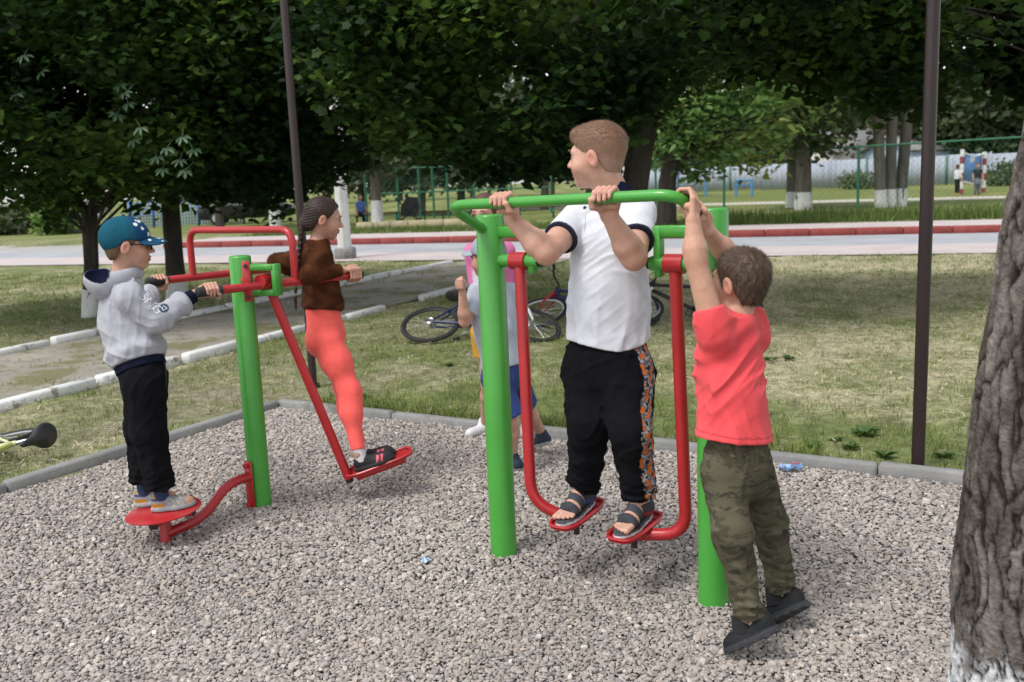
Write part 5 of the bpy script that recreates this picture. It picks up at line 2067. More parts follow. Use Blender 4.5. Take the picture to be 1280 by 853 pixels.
def bicycle(label, frame_m, fork_m, size=1.0, steer=.35, saddle_col=None, rim_m=None):
    """Upright bike in its own axes: x forward, z up, wheels in the xz plane."""
    r = thing('bicycle', (0, 0, 0), label, 'bicycle')
    R = .30 * size
    rear, front = vec(0, 0, R), vec(1.0 * size, 0, R)
    bb = vec(.40 * size, 0, .27 * size)
    st = vec(.25 * size, 0, .68 * size)
    ht, hb = vec(.82 * size, 0, .74 * size), vec(.85 * size, 0, .62 * size)
    cs, sn = math.cos(steer), math.sin(steer)
    def S(p):                                       # steering turn about the head tube
        ax = unit(ht - hb)
        v = np.asarray(p, float) - hb
        return hb + v * cs + np.cross(ax, v) * sn + ax * (ax @ v) * (1 - cs)
    for nm, c, tf in (('wheel', rear, lambda p: p), ('wheel', front, S)):
        hub = MB().tube([tf(c + vec(0, -.04, 0)), tf(c + vec(0, .04, 0))], .017, 12).put(nm, M_CHROME, r)
        MB().tube([tf(p) for p in ring_pts(c, R - .022 * size)], .021 * size, 10, closed=True).put('tyre', M_TYRE, hub)
        MB().tube([tf(p) for p in ring_pts(c, R - .047 * size)], .010 * size, 8, closed=True).put('rim', rim_m or M_CHROME, hub)
        mb = MB()
        for k in range(20):
            a = 2 * math.pi * k / 20
            e = c + (R - .05 * size) * vec(math.cos(a), 0, math.sin(a))
            mb.tube([tf(c + vec(0, .025 * (-1) ** k, 0)), tf(e)], .0014, 4, caps=False)
        mb.put('spokes', M_CHROME, hub)
    mb = MB()
    mb.tube([bb, st], .017, 10)
    mb.tube([bb, hb + (ht - hb) * .1], .021, 10)
    mb.tube([st - (st - bb) * .08, ht - (ht - hb) * .2], .018, 10)
    mb.tube([hb - (ht - hb) * .2, ht + (ht - hb) * .1], .022, 12)
    for y in (-.035, .035):
        mb.tube([bb + vec(0, y * .5, 0), rear + vec(0, y, 0)], .010, 8)
        mb.tube([st - (st - bb) * .12 + vec(0, y * .4, 0), rear + vec(0, y, 0)], .009, 8)
    mb.put('frame', frame_m, r)
    mb = MB()
    for y in (-.05, .05):
        mb.tube([S(hb + vec(.0, y, -.03)), S((hb + front) / 2 + vec(.02, y, .0)), S(front + vec(0, y, 0))], [.016, .015, .010], 8)
    mb.tube([S(hb + vec(0, -.055, -.02)), S(hb + vec(0, .055, -.02))], .018, 8)
    mb.put('fork', fork_m, r)
    sm = MB().tube([ht, ht + (ht - hb) * .7], .013, 10)
    top = ht + (ht - hb) * .75
    sm.tube([S(top + vec(0, -.28 * size, .03)), S(top + vec(.03, -.12, .0)), S(top), S(top + vec(.03, .12, .0)), S(top + vec(0, .28 * size, .03))], .011, 10)
    hbr = sm.put('handlebar', M_BLK, r)
    for y in (-1, 1):
        MB().tube([S(top + vec(0, y * .30 * size, .03)), S(top + vec(.012, y * .19 * size, .018))], .017, 10).put('grip', M_TYRE, hbr)
        MB().tube([S(top + vec(.03, y * .17 * size, .01)), S(top + vec(.07, y * .25 * size, .0))], .006, 6).put('brake_lever', M_CHROME, hbr)
    # saddle
    sc_ = st + unit(st - bb) * .11
    MB().tube([st - unit(st - bb) * .05, sc_], .013, 10).put('seat_post', M_CHROME, r)
    def sad(P):
        d = ell(P, sc_ + vec(-.05, 0, .025), (.10, .075, .028))
        d = smin(d, rc(P, sc_ + vec(-.02, 0, .028), sc_ + vec(.14, 0, .022), .034, .018), .04)
        return d
    put_sdf('saddle', sad, *bounds([sc_ + vec(-.05, 0, .03), sc_ + vec(.12, 0, .03)], .12), .008, M_BLK, r)
    # drivetrain
    cr = MB().tube(ring_pts(bb + vec(0, -.045, 0), .075 * size, 28), .006, 6, closed=True)
    for k in range(4):
        a = k * math.pi / 2 + .4
        cr.tube([bb + vec(0, -.045, 0), bb + vec(.07 * math.cos(a), -.045, .07 * math.sin(a))], .006, 6)
    cr.put('chainring', M_BLK, r)
    ca = .5
    for y, s_ in ((-.065, 1), (.065, -1)):
        e = bb + vec(s_ * .16 * size * math.cos(ca), y * 1.2, s_ * .16 * size * math.sin(ca))
        arm = MB().tube([bb + vec(0, y, 0), e], .009, 8).put('crank', M_CHROME, r)
        MB().box(e + vec(0, math.copysign(.055, y), 0), (.075, .085, .022), None, bev=.004).put('pedal', M_BLK, arm, smooth=False)
    mb = MB()
    mb.tube([bb + vec(0, -.045, .07), rear + vec(0, -.045, .035)], .004, 5)
    mb.tube([bb + vec(0, -.045, -.07), rear + vec(0, -.045, -.035)], .004, 5)
    mb.put('chain', M_BLK, r)
    MB().tube(ring_pts(rear + vec(0, -.04, 0), .038, 20), .010, 6, closed=True).put('sprocket', M_CHROME, r)
    # mudguard-like rear reflector and cable
    MB().tube(bez(S(top + vec(.03, .1, 0)), top + vec(.18, .05, -.02), ht - (ht - bb) * .25 + vec(0, .02, .03), 10), .0035, 6).put('brake_cable', M_BLK, hbr)
    return r


def lay(o, pos, heading, lean, sizez=0.0, flip=1):
    """Lay the bike over: heading = direction of travel on the ground, lean from upright."""
    o.rotation_mode = 'QUATERNION'
    q = Matrix.Rotation(heading, 4, 'Z') @ Matrix.Rotation(lean * flip, 4, 'X')
    o.rotation_quaternion = q.to_quaternion()
    o.location = [float(c) for c in pos]


M_BLUE = mat('bike_blue', (.010, .018, .11), (.012, .024, .14), scale=4, rough=.3, coat=.3)
M_WHITE = mat('bike_white', (.60, .61, .62), (.66, .66, .68), scale=4, rough=.35, coat=.3)
M_BRED = mat('bike_red', (.40, .015, .02), scale=4, rough=.35, coat=.3)
M_LIME = mat('bike_lime', (.50, .55, .10), (.60, .62, .45), scale=3, rough=.4)
b1 = bicycle('dark blue bicycle lying on the grass, wheel towards the footpath', M_BLUE, M_WHITE, rim_m=M_BLK)
lay(b1, G(548, 430) + vec(-.12, -.05, .03), math.radians(-8), math.radians(64), flip=-1)
b2 = bicycle('blue bicycle with red fork lying on the grass behind the boy in white', M_BLUE, M_BRED, steer=-.2, rim_m=M_WHITE)
lay(b2, G(790, 408) + vec(.05, -.05, .03), math.radians(176), math.radians(66), flip=1)
b3 = bicycle('black and silver bicycle lying on the grass behind the red swing leg', M_BLK, M_WHITE, steer=.5)
lay(b3, G(905, 412) + vec(.12, .10, .03), math.radians(168), math.radians(62), flip=1)
b4 = bicycle('black bicycle with white and lime frame lying beside the gravel edging', M_LIME, M_WHITE, size=.8)
sp4 = G(46, 545, .16) * vec(1, 1, 0)
lay(b4, sp4 + vec(-.61, .28, .03), math.radians(-100), math.radians(80), flip=-1)
# ------------------------------------------------------------------ gravel stones and grass
def in_view(x, y, m=.9):
    return (np.abs(x) < .58 * y + m) & (y > 1.6)


PAL = np.array([(.345, .305, .272), (.315, .283, .257), (.375, .335, .30), (.28, .253, .232), (.42, .38, .34), (.235, .218, .208), (.375, .318, .268), (.335, .30, .278), (.50, .465, .42), (.18, .172, .17)])
PWT = np.array([.20, .18, .17, .13, .09, .07, .06, .06, .025, .015])


def gravel_material():
    m = bpy.data.materials.new('gravel_stone')
    m.use_nodes = True
    n, l = m.node_tree.nodes, m.node_tree.links
    p = n['Principled BSDF']
    p.inputs['Roughness'].default_value = .9
    p.inputs['Specular IOR Level'].default_value = .25
    at = n.new('ShaderNodeAttribute')
    at.attribute_type = 'INSTANCER'
    at.attribute_name = 'tone'
    tc = n.new('ShaderNodeTexCoord')
    nz = n.new('ShaderNodeTexNoise')
    nz.inputs['Scale'].default_value = 2.2
    nz.inputs['Detail'].default_value = 6
    l.new(tc.outputs['Object'], nz.inputs['Vector'])
    rp = n.new('ShaderNodeValToRGB')
    rp.color_ramp.elements[0].position, rp.color_ramp.elements[1].position = .3, .7
    rp.color_ramp.elements[0].color, rp.color_ramp.elements[1].color = (.78, .78, .78, 1), (1.1, 1.1, 1.1, 1)
    l.new(nz.outputs['Fac'], rp.inputs['Fac'])
    mx = n.new('ShaderNodeMix')
    mx.data_type = 'RGBA'
    mx.blend_type = 'MULTIPLY'
    mx.inputs[0].default_value = 1
    l.new(at.outputs['Color'], mx.inputs[6])
    l.new(rp.outputs['Color'], mx.inputs[7])
    l.new(mx.outputs[2], p.inputs['Base Color'])
    return m


def gravel_points():
    r = np.random.default_rng(21)
    P_, S_ = [], []
    for ylo, yhi, step, s0, s1, lift, frac in ((1.7, 3.4, .0116, .0052, .0112, .003, 1), (1.7, 3.4, .017, .0058, .0142, .008, .5),
                                              (3.4, 6.6, .0152, .0065, .0130, .004, 1), (3.4, 6.6, .023, .007, .016, .009, .5)):
        xs, ys = np.meshgrid(np.arange(-4.2, 4.6, step), np.arange(ylo, yhi, step))
        x, y = (xs + r.uniform(-.5, .5, xs.shape) * step).ravel(), (ys + r.uniform(-.5, .5, ys.shape) * step).ravel()
        k = inside_pad(x, y, -.012) & in_view(x, y, .7) & (y >= ylo) & (y < yhi) & (r.random(len(x)) < frac)
        x, y = x[k], y[k]
        z = lift + r.uniform(-.003, .003, len(x)) + .006 * wav(x, y, 3.0, 3)
        for q_, rr_, dd_ in ((PL, .10, .010), (PR, .10, .010), (P1, .10, .010), ((PL + PR) / 2, .45, -.010), (vec(-.72, 4.45, 0), .35, -.009), (SB, .12, .008)):
            z = z + dd_ * np.exp(-((x - q_[0]) ** 2 + (y - q_[1]) ** 2) / rr_ ** 2)
        P_.append(np.stack([x, y, z], 1))
        S_.append(s0 + (s1 - s0) * r.random(len(x)) ** 1.8)
    P_, S_ = np.concatenate(P_), np.concatenate(S_)
    n = len(P_)
    me = bpy.data.meshes.new('gravel')
    me.vertices.add(n)
    me.vertices.foreach_set('co', P_.astype(np.float32).ravel())
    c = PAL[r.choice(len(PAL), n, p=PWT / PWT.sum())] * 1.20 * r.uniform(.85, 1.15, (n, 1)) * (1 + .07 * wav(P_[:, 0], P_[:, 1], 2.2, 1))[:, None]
    board_shade = np.exp(-((P_[:, 0] - .30) ** 2 + (P_[:, 1] - 3.36) ** 2) / .40 ** 2) + np.exp(-((P_[:, 0] + .72) ** 2 + (P_[:, 1] - 4.45) ** 2) / .32 ** 2)
    c = c * (1 - .16 * board_shade)[:, None]                     # soft shade under the footboards, painted into the stone tones
    sc_ = S_[:, None] * np.stack([r.uniform(.85, 1.4, n), r.uniform(.65, 1.05, n), r.uniform(.40, .75, n)], 1)
    rot = np.stack([r.normal(0, .35, n), r.normal(0, .35, n), r.uniform(0, 6.283, n)], 1)
    for nm, tp, dat, at in (('scl', 'FLOAT_VECTOR', sc_, 'vector'), ('rot', 'FLOAT_VECTOR', rot, 'vector'), ('tone', 'FLOAT_COLOR', np.concatenate([c, np.ones((n, 1))], 1), 'color'), ('kind_id', 'INT', r.integers(0, 5, n), 'value')):
        A_ = me.attributes.new(nm, tp, 'POINT')
        A_.data.foreach_set(at, np.ascontiguousarray(dat, np.int32 if tp == 'INT' else np.float32).ravel())
    o = link('gravel', me, gravel_material())
    ng = bpy.data.node_groups.new('gravel_scatter', 'GeometryNodeTree')
    ng.interface.new_socket('Geometry', in_out='INPUT', socket_type='NodeSocketGeometry')
    ng.interface.new_socket('Geometry', in_out='OUTPUT', socket_type='NodeSocketGeometry')
    N, Lk = ng.nodes, ng.links
    gi, go = N.new('NodeGroupInput'), N.new('NodeGroupOutput')
    jn = N.new('GeometryNodeJoinGeometry')
    for k in range(5):
        ic = N.new('GeometryNodeMeshIcoSphere')
        ic.inputs['Radius'].default_value = 1.0
        ic.inputs['Subdivisions'].default_value = 1
        rv = N.new('FunctionNodeRandomValue')
        rv.data_type = 'FLOAT_VECTOR'
        rv.inputs[0].default_value = (-.26, -.26, -.26)
        rv.inputs[1].default_value = (.26, .26, .26)
        rv.inputs['Seed'].default_value = k * 7 + 3
        sp = N.new('GeometryNodeSetPosition')
        Lk.new(ic.outputs['Mesh'], sp.inputs['Geometry'])
        Lk.new(rv.outputs[0], sp.inputs['Offset'])
        sm = N.new('GeometryNodeSetMaterial')
        sm.inputs['Material'].default_value = o.data.materials[0]
        Lk.new(sp.outputs['Geometry'], sm.inputs['Geometry'])
        g2 = N.new('GeometryNodeGeometryToInstance')
        Lk.new(sm.outputs['Geometry'], g2.inputs[0])
        Lk.new(g2.outputs[0], jn.inputs[0])
    ip = N.new('GeometryNodeInstanceOnPoints')
    ip.inputs['Pick Instance'].default_value = True
    Lk.new(gi.outputs[0], ip.inputs['Points'])
    Lk.new(jn.outputs[0], ip.inputs['Instance'])
    for nm, tp, sock in (('kind_id', 'INT', 'Instance Index'), ('rot', 'FLOAT_VECTOR', 'Rotation'), ('scl', 'FLOAT_VECTOR', 'Scale')):
        na = N.new('GeometryNodeInputNamedAttribute')
        na.data_type = tp
        na.inputs['Name'].default_value = nm
        Lk.new([s for s in na.outputs if s.enabled and s.name == 'Attribute'][0], ip.inputs[sock])
    Lk.new(ip.outputs[0], go.inputs[0])
    md = o.modifiers.new('scatter', 'NODES')
    md.node_group = ng
    return tag(o, kind='stuff'), n


print('gravel stones', gravel_points()[1])

# stray stones on the near grass edge are left to the lawn; grass blades:
M_GRASS = mat('grass_blade', (.85, .85, .85), (1.15, 1.15, 1.15), scale=3, rough=.8, attr=True, spec=.25, transl=.25)


def blades(name, x, y, z, h, w, c, r, lean=.5, simple=False):
    n = len(x)
    a = r.uniform(0, 6.283, n)
    d = np.stack([np.cos(a), np.sin(a)], 1)
    b = r.uniform(0, 6.283, n)
    l = np.abs(r.normal(0, lean, n)) * h
    base = np.stack([x, y, z], 1)
    s = np.stack([d[:, 0] * w, d[:, 1] * w, np.zeros(n)], 1) / 2
    ld = np.stack([np.cos(b) * l, np.sin(b) * l, h], 1)
    mid = base + ld * np.array([.35, .35, .62])
    if simple:
        V = np.stack([base - s, base + s, base + ld], 1).reshape(-1, 3)
        tri = np.arange(3 * n).reshape(-1, 3)
    else:
        V = np.stack([base - s, base + s, mid + s * .7, mid - s * .7, base + ld], 1).reshape(-1, 3)
        i = np.arange(n)[:, None] * 5
        tri = np.concatenate([i + [0, 1, 2], i + [0, 2, 3], i + [3, 2, 4]], 1).reshape(-1, 3)
    o = put(name, V, tri, M_GRASS, colors=np.repeat(c, 3 if simple else 5, 0), sharp=0)
    return tag(o, kind='stuff')


def lawn(name, ylo, yhi, dens, h0, h1, wd, seed, clump=.0):
    r = np.random.default_rng(seed)
    xm = .58 * yhi + 1.2
    n = int(dens * (yhi - ylo) * 2 * xm)
    x, y = r.uniform(-xm, xm, n), r.uniform(ylo, yhi, n)
    d, s = dryness(x, y), soilness(x, y)
    k = in_view(x, y, 1.2) & ~inside_pad(x, y, .09) & (~on_path(x, y, .02) | (wav(x, y, 2.0, 5) + .5 * wav(x, y, 6, 3) > .55)) & (road_n(x, y) < -.05)
    tuft = np.clip(.55 + .5 * wav(x, y, 9.0, 6) + .25 * wav(x, y, 23.0, 2), 0.05, 1)
    k &= r.random(n) < (1 - s * .85) * tuft
    x, y, d, s, tuft = x[k], y[k], d[k], s[k], tuft[k]
    n = len(x)
    dry = r.random(n) < (d * .8 + .12)
    g = GREEN[None] + (GREEN2 * 1.25 - GREEN)[None] * r.random((n, 1))
    c = np.where(dry[:, None], STRAW[None] * r.uniform(.65, 1.15, (n, 1)), g * r.uniform(.75, 1.25, (n, 1)))
    h = r.uniform(h0, h1, n) * np.where(dry, .55, 1.0) * (.5 + .8 * tuft)
    z = .012 * wav(x, y, 2.2, 5) + .008 * wav(x, y, 6.0, 6) - .004
    blades(name, x, y, z, h, wd * r.uniform(.7, 1.3, n), c, r, lean=1.0, simple=ylo > 7)
    return n


lawn('grass', 4.2, 8.0, 2600, .02, .055, .0045, 31)
lawn('grass', 8.0, 12.5, 1700, .025, .06, .008, 32)
lawn('grass', 12.5, 19.5, 600, .03, .075, .014, 33)
# mown straw lying on the lawn
r = np.random.default_rng(43)
n = 26000
y = 4.4 + 9.0 * r.random(n) ** 1.4
x = r.uniform(-1, 1, n) * (.58 * y + .8)
k = (r.random(n) < np.clip(dryness(x, y) * 1.2 - .1, 0, 1)) & ~inside_pad(x, y, .10) & ~on_path(x, y, .05)
x, y = x[k], y[k]
n = len(x)
a = r.uniform(0, 6.283, n)
ln = r.uniform(.03, .10, n)
d_ = np.stack([np.cos(a) * ln, np.sin(a) * ln, r.normal(.004, .006, n)], 1)
s_ = np.stack([-np.sin(a), np.cos(a), np.zeros(n)], 1) * (.0022 + .00022 * y)[:, None]
b_ = np.stack([x, y, .022 + .012 * wav(x, y, 2.2, 5) + r.uniform(0, .02, n)], 1)
V = np.stack([b_ - s_, b_ + s_, b_ + d_ + s_ * .6, b_ + d_ - s_ * .6], 1).reshape(-1, 3)
o_ = put('straw', V, np.arange(4 * n).reshape(-1, 4), M_GRASS, colors=np.repeat(np.array([.66, .60, .43])[None] * r.uniform(.6, 1.15, (n, 1)), 4, 0), sharp=0)
tag(o_, kind='stuff')
# weeds along the edging
r = np.random.default_rng(41)
n = 9000
u = r.uniform(.2, 7.0, n)
v = -np.abs(r.normal(.0, .16, n)) - .09
cl = np.clip(.2 + .8 * wav(u * 2.5, v, 1.4, 3), 0, 1)
k = r.random(n) < cl
u, v = u[k], v[k]
pp = PC[None] + EB[None] * u[:, None] + EA[None] * v[:, None]
blades('weeds', pp[:, 0], pp[:, 1], np.zeros(len(u)), r.uniform(.03, .10, len(u)), r.uniform(.005, .011, len(u)), (GREEN2 * 1.0)[None] * r.uniform(.6, 1.3, (len(u), 1)), r, lean=.7)
# tall verge across the road
n = 26000
t = r.uniform(-12, 34, n)
q = 8.3 + np.abs(r.normal(0, 2.2, n))
pp = RP[None] + RD[None] * t[:, None] + RN[None] * q[:, None]
hh = (.16 + .26 * np.clip(.5 + .6 * wav(pp[:, 0], pp[:, 1], .8, 2), 0, 1)) * np.where(t > 3, 1.15, .5)
blades('verge_grass', pp[:, 0], pp[:, 1], np.full(n, .10), hh * r.uniform(.6, 1.2, n), r.uniform(.02, .045, n), np.array([.10, .15, .04])[None] * r.uniform(.6, 1.45, (n, 1)), r, lean=.35, simple=True)
# leafy weeds growing in the lawn
def leaf_weed(p, rad, nl, seed):
    r_ = np.random.default_rng(seed)
    mb = MB()
    for i in range(nl):
        a = r_.uniform(0, 6.28)
        d_ = vec(math.cos(a), math.sin(a), 0)
        s_ = np.cross(UP, d_)
        L_ = rad * r_.uniform(.6, 1.1)
        w_ = L_ * .32
        hh_ = r_.uniform(.3, .9) * L_
        pts_ = [p, p + d_ * L_ * .4 + s_ * w_ + UP * hh_ * .7, p + d_ * L_ + UP * hh_ * .6, p + d_ * L_ * .4 - s_ * w_ + UP * hh_ * .7]
        mb.add(pts_, [(0, 1, 2), (0, 2, 3)])
    return mb


wm = mat('weed_leaf', (.05, .10, .022), (.09, .16, .035), scale=20, rough=.6, transl=.2)
i = 0
for px, py, rd_ in ((962, 452, .09), (985, 450, .07), (1015, 560, .07), (1045, 552, .05), (1062, 562, .06), (1105, 572, .065), (1180, 572, .06), (560, 458, .07), (455, 500, .08), (1080, 545, .09)):
    p_ = G(px, py)
    o_ = leaf_weed(p_, rd_, 16, 70 + i).put('weed_plant', wm)
    i += 1
    tag(o_, 'low broad-leaved weed growing in the lawn', 'weed', 'broad-leaved weeds in the lawn')
# litter
bw = mat('wrapper_blue', (.05, .22, .55), (.55, .62, .70), scale=35, rough=.35)
c_ = G(988, 592)
mb = MB()
N_ = 7
gridp = [c_ + vec((i_ / (N_ - 1) - .5) * .11, (j_ / (N_ - 1) - .5) * .055, .035 + .012 * math.sin(i_ * 1.9 + j_) + .010 * math.cos(j_ * 2.3)) for i_ in range(N_) for j_ in range(N_)]
mb.add(gridp, [(i_ * N_ + j_, (i_ + 1) * N_ + j_, (i_ + 1) * N_ + j_ + 1, i_ * N_ + j_ + 1) for i_ in range(N_ - 1) for j_ in range(N_ - 1)])
w_ = thing('candy_wrapper', c_, 'crumpled blue and white snack wrapper against the gravel edging', 'litter')
o_ = mb.put('foil', bw, w_)
so_ = o_.modifiers.new('thick', 'SOLIDIFY')
so_.thickness = .002
MB().box(c_ + vec(.02, -.005, .052), (.03, .02, .003), None).put('printed_patch', mat('wrapper_red', (.5, .05, .10), rough=.4), w_)
c_ = G(532, 707)
mb = MB()
gridp = [c_ + vec((i_ / 4 - .5) * .028, (j_ / 4 - .5) * .045, .024 + .007 * math.sin(i_ * 2.1 + j_ * 1.3)) for i_ in range(5) for j_ in range(5)]
mb.add(gridp, [(i_ * 5 + j_, (i_ + 1) * 5 + j_, (i_ + 1) * 5 + j_ + 1, i_ * 5 + j_ + 1) for i_ in range(4) for j_ in range(4)])
o_ = mb.put('paper_scrap', mat('scrap_blue', (.12, .35, .70), (.6, .7, .78), scale=60, rough=.5))
o_.modifiers.new('thick', 'SOLIDIFY').thickness = .0015
tag(o_, 'tiny bright blue paper scrap lying on the gravel', 'litter')
# ------------------------------------------------------------------ trees
M_LEAF = mat('maple_leaf', (.85, .85, .85), (1.15, 1.15, 1.15), scale=2, rough=.6, attr=True, spec=.25, transl=.42)
M_LEAF2 = mat('light_leaf', (.85, .85, .85), (1.15, 1.15, 1.15), scale=2, rough=.6, attr=True, spec=.3, transl=.35)
M_BARKD = mat('bark_dark', (.022, .018, .014), (.055, .046, .037), scale=9, rough=.95, bump=1.0, bscale=14, bdist=.05, stretch=(1, 1, .25), detail=8)
M_BARKG = mat('bark_grey', (.060, .050, .042), (.15, .13, .11), scale=9, rough=.95, bump=1.0, bscale=12, bdist=.05, stretch=(1, 1, .2), detail=8)
M_LIMEW = mat('whitewash', (.52, .52, .50), (.66, .66, .65), scale=8, rough=.95, bump=.8, bscale=20, bdist=.03, stretch=(1, 1, .4), wear=(.20, .18, .16), wscale=10, wlo=.62)

# maple outline: five lobes
_ml = [(0, 0), (.44, .06), (.40, .30), (.56, .56), (.30, .66), (0, 1.02), (-.30, .66), (-.56, .56), (-.40, .30), (-.44, .06)]
MAPLE = np.array(_ml) * .95
OVAL = np.array([(0, 0), (.24, .28), (.20, .68), (0, 1.0), (-.20, .68), (-.24, .28)])
QUAD = np.array([(0, 0), (.45, .4), (0, 1.0), (-.42, .5)])


def leaf_mesh(name, C, size, shape, colors, parent, m, r, flat=.55, droop=.25):
    n, k = len(C), len(shape)
    nrm = np.stack([r.normal(0, flat, n), r.normal(0, flat, n), np.ones(n)], 1)
    nrm /= np.linalg.norm(nrm, axis=1, keepdims=True)
    a = r.uniform(0, 6.283, n)
    t = np.stack([np.cos(a), np.sin(a), -droop * np.ones(n) - np.abs(r.normal(0, .3, n))], 1)
    t -= (t * nrm).sum(1, keepdims=True) * nrm
    t /= np.linalg.norm(t, axis=1, keepdims=True)
    b = np.cross(nrm, t)
    V = C[:, None, :] + size[:, None, None] * (shape[None, :, 1, None] * t[:, None, :] + shape[None, :, 0, None] * b[:, None, :])
    V = V + size[:, None, None] * (.18 * np.abs(shape[None, :, 0, None]) - .12 * shape[None, :, 1, None] ** 2) * nrm[:, None, :]
    F = np.arange(n * k).reshape(n, k)
    if name is None:
        return V.reshape(-1, 3), F, np.repeat(colors, k, 0)
    return put(name, V.reshape(-1, 3), F, m, parent, colors=np.repeat(colors, k, 0), sharp=0, smooth=False)


def rough_tube(pts, rads, n=14, seed=0, amp=.08, sub=3):
    """Trunk with uneven outline."""
    r_ = np.random.default_rng(seed)
    P_, R_ = [], []
    for i in range(len(pts) - 1):
        for s in range(sub):
            t = s / sub
            P_.append(np.asarray(pts[i]) * (1 - t) + np.asarray(pts[i + 1]) * t)
            R_.append(rads[i] * (1 - t) + rads[i + 1] * t)
    P_.append(np.asarray(pts[-1], float))
    R_.append(rads[-1])
    mb = MB().tube(P_, R_, n)
    V = np.array(mb.V)
    m_ = len(P_)
    ph = r_.uniform(0, 6, 4)
    for i in range(m_):
        for k in range(n):
            a = 2 * math.pi * k / n
            f = 1 + amp * (math.sin(3 * a + ph[0] + i * .3) * .6 + math.sin(5 * a + ph[1] - i * .5) * .5) + r_.normal(0, amp * .35)
            V[i * n + k] = P_[i] + (V[i * n + k] - P_[i]) * f
    mb.V = [tuple(v) for v in V]
    return mb


LEAFC = np.array([(.010, .028, .008), (.022, .055, .013), (.045, .095, .022), (.10, .175, .04)])


def tree(label, name, base, trunk, crown_c, crown_r, nclus, per, leaf, size, zmin=None, seed=1, lime=None, bark=None, palette=LEAFC, lm=None, clr=.42, limbs=.35, group=None, ztop=None, shell=.55, flat=.55, hang=1.0, cat='tree', holes=None, tint=0.0):
    r = np.random.default_rng(seed)
    base = np.asarray(base, float)
    t = thing(name, base, label, cat, group)
    pts = [np.asarray(p, float) for p in trunk[0]]
    tk = rough_tube(pts, trunk[1], 14, seed).put('trunk', bark or M_BARKD, t)
    if lime:
        i = 0
        dirn = unit(pts[1] - pts[0])
        rr = trunk[1][0]
        q0, q1 = pts[0] - UP * .05, pts[0] + dirn * lime
        r1 = np.interp(lime, [0, np.linalg.norm(pts[1] - pts[0])], [trunk[1][0], trunk[1][1]])
        rough_tube([q0, q1], [rr * 1.06, r1 * 1.06], 14, seed, sub=4).put('whitewash', M_LIMEW, tk)
    for k, (bp, br) in enumerate(trunk[2] if len(trunk) > 2 else []):
        rough_tube(bp, br, 10, seed + k).put('limb', bark or M_BARKD, t)
    cc, cr = np.asarray(crown_c, float), np.asarray(crown_r, float)
    C = []
    tries = 0
    while len(C) < nclus and tries < 60:
        tries += 1
        d = r.normal(size=(nclus * 2, 3))
        d /= np.linalg.norm(d, axis=1, keepdims=True)
        rad = np.where(r.random(len(d)) < shell, r.uniform(.75, 1.0, len(d)), r.random(len(d)) ** (1 / 3))
        p = cc + d * rad[:, None] * cr
        if zmin is not None:
            zm = zmin(p[:, 0], p[:, 1]) if callable(zmin) else zmin
            p = p[p[:, 2] > zm]
        if ztop is not None:
            p = p[(p[:, 2] < ztop) | (r.random(len(p)) < .04)]
        if holes:
            hn = np.sin(p[:, 0] * 2.3 + 1.3 * np.sin(p[:, 2] * 2.0) + seed) + np.sin(p[:, 2] * 3.1 + 1.2 * np.sin(p[:, 0] * 1.7 + seed)) + .6 * np.sin(p[:, 1] * 1.9 + seed * 2)
            p = p[hn < holes + r.normal(0, .25, len(p))]
        C += list(p)
    C = np.array(C[:nclus])
    # twigs and limbs reach the clusters
    top = pts[-1]
    mb = MB()
    for p in C[r.random(len(C)) < limbs]:
        s0 = top + (pts[-2] - top) * r.uniform(0, .8)
        mid = s0 * .45 + p * .55 + UP * .25 * np.linalg.norm(p - s0) * .4 + r.normal(0, .1, 3)
        rr = max(.010, trunk[1][-1] * .22)
        b = bez(s0, mid, p, 7)
        mb.tube(b, list(np.linspace(rr, .006, 7)), 5, caps=False)
    if mb.V:
        mb.put('branches', bark or M_BARKD, t)
    n = nclus * per
    ci = np.repeat(np.arange(len(C)), per)
    off = r.normal(size=(len(ci), 3)) * np.array([1, 1, .55]) * clr * .55
    L = C[ci] + off
    if zmin is not None:
        zm = (zmin(L[:, 0], L[:, 1]) if callable(zmin) else zmin) - .06 - np.abs(r.normal(0, .20, len(L)))
        k = L[:, 2] > zm
        L, ci = L[k], ci[k]
    tone = r.normal(0, .26, len(C))[ci] + r.normal(0, .14, len(ci)) + .40 + tint + .24 * np.sin(L[:, 0] * 1.4 + 1.5 * np.sin(L[:, 2] * 1.3) + seed)
    x = np.clip(tone, 0, .999) * (len(palette) - 1)
    i0 = x.astype(int)
    fr = (x - i0)[:, None]
    col_ = palette[i0] * (1 - fr) + palette[np.minimum(i0 + 1, len(palette) - 1)] * fr
    sz = size * r.uniform(.65, 1.25, len(L))
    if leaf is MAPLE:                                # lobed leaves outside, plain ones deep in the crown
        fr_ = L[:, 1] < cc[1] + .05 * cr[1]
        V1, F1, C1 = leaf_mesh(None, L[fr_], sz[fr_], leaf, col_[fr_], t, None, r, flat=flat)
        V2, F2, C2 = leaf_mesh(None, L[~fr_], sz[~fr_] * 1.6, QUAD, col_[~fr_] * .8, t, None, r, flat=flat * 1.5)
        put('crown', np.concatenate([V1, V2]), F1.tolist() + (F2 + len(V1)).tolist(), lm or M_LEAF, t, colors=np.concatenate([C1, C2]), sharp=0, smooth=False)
    else:
        leaf_mesh('crown', L, sz, leaf, col_, t, lm or M_LEAF, r, flat=flat)
    return t


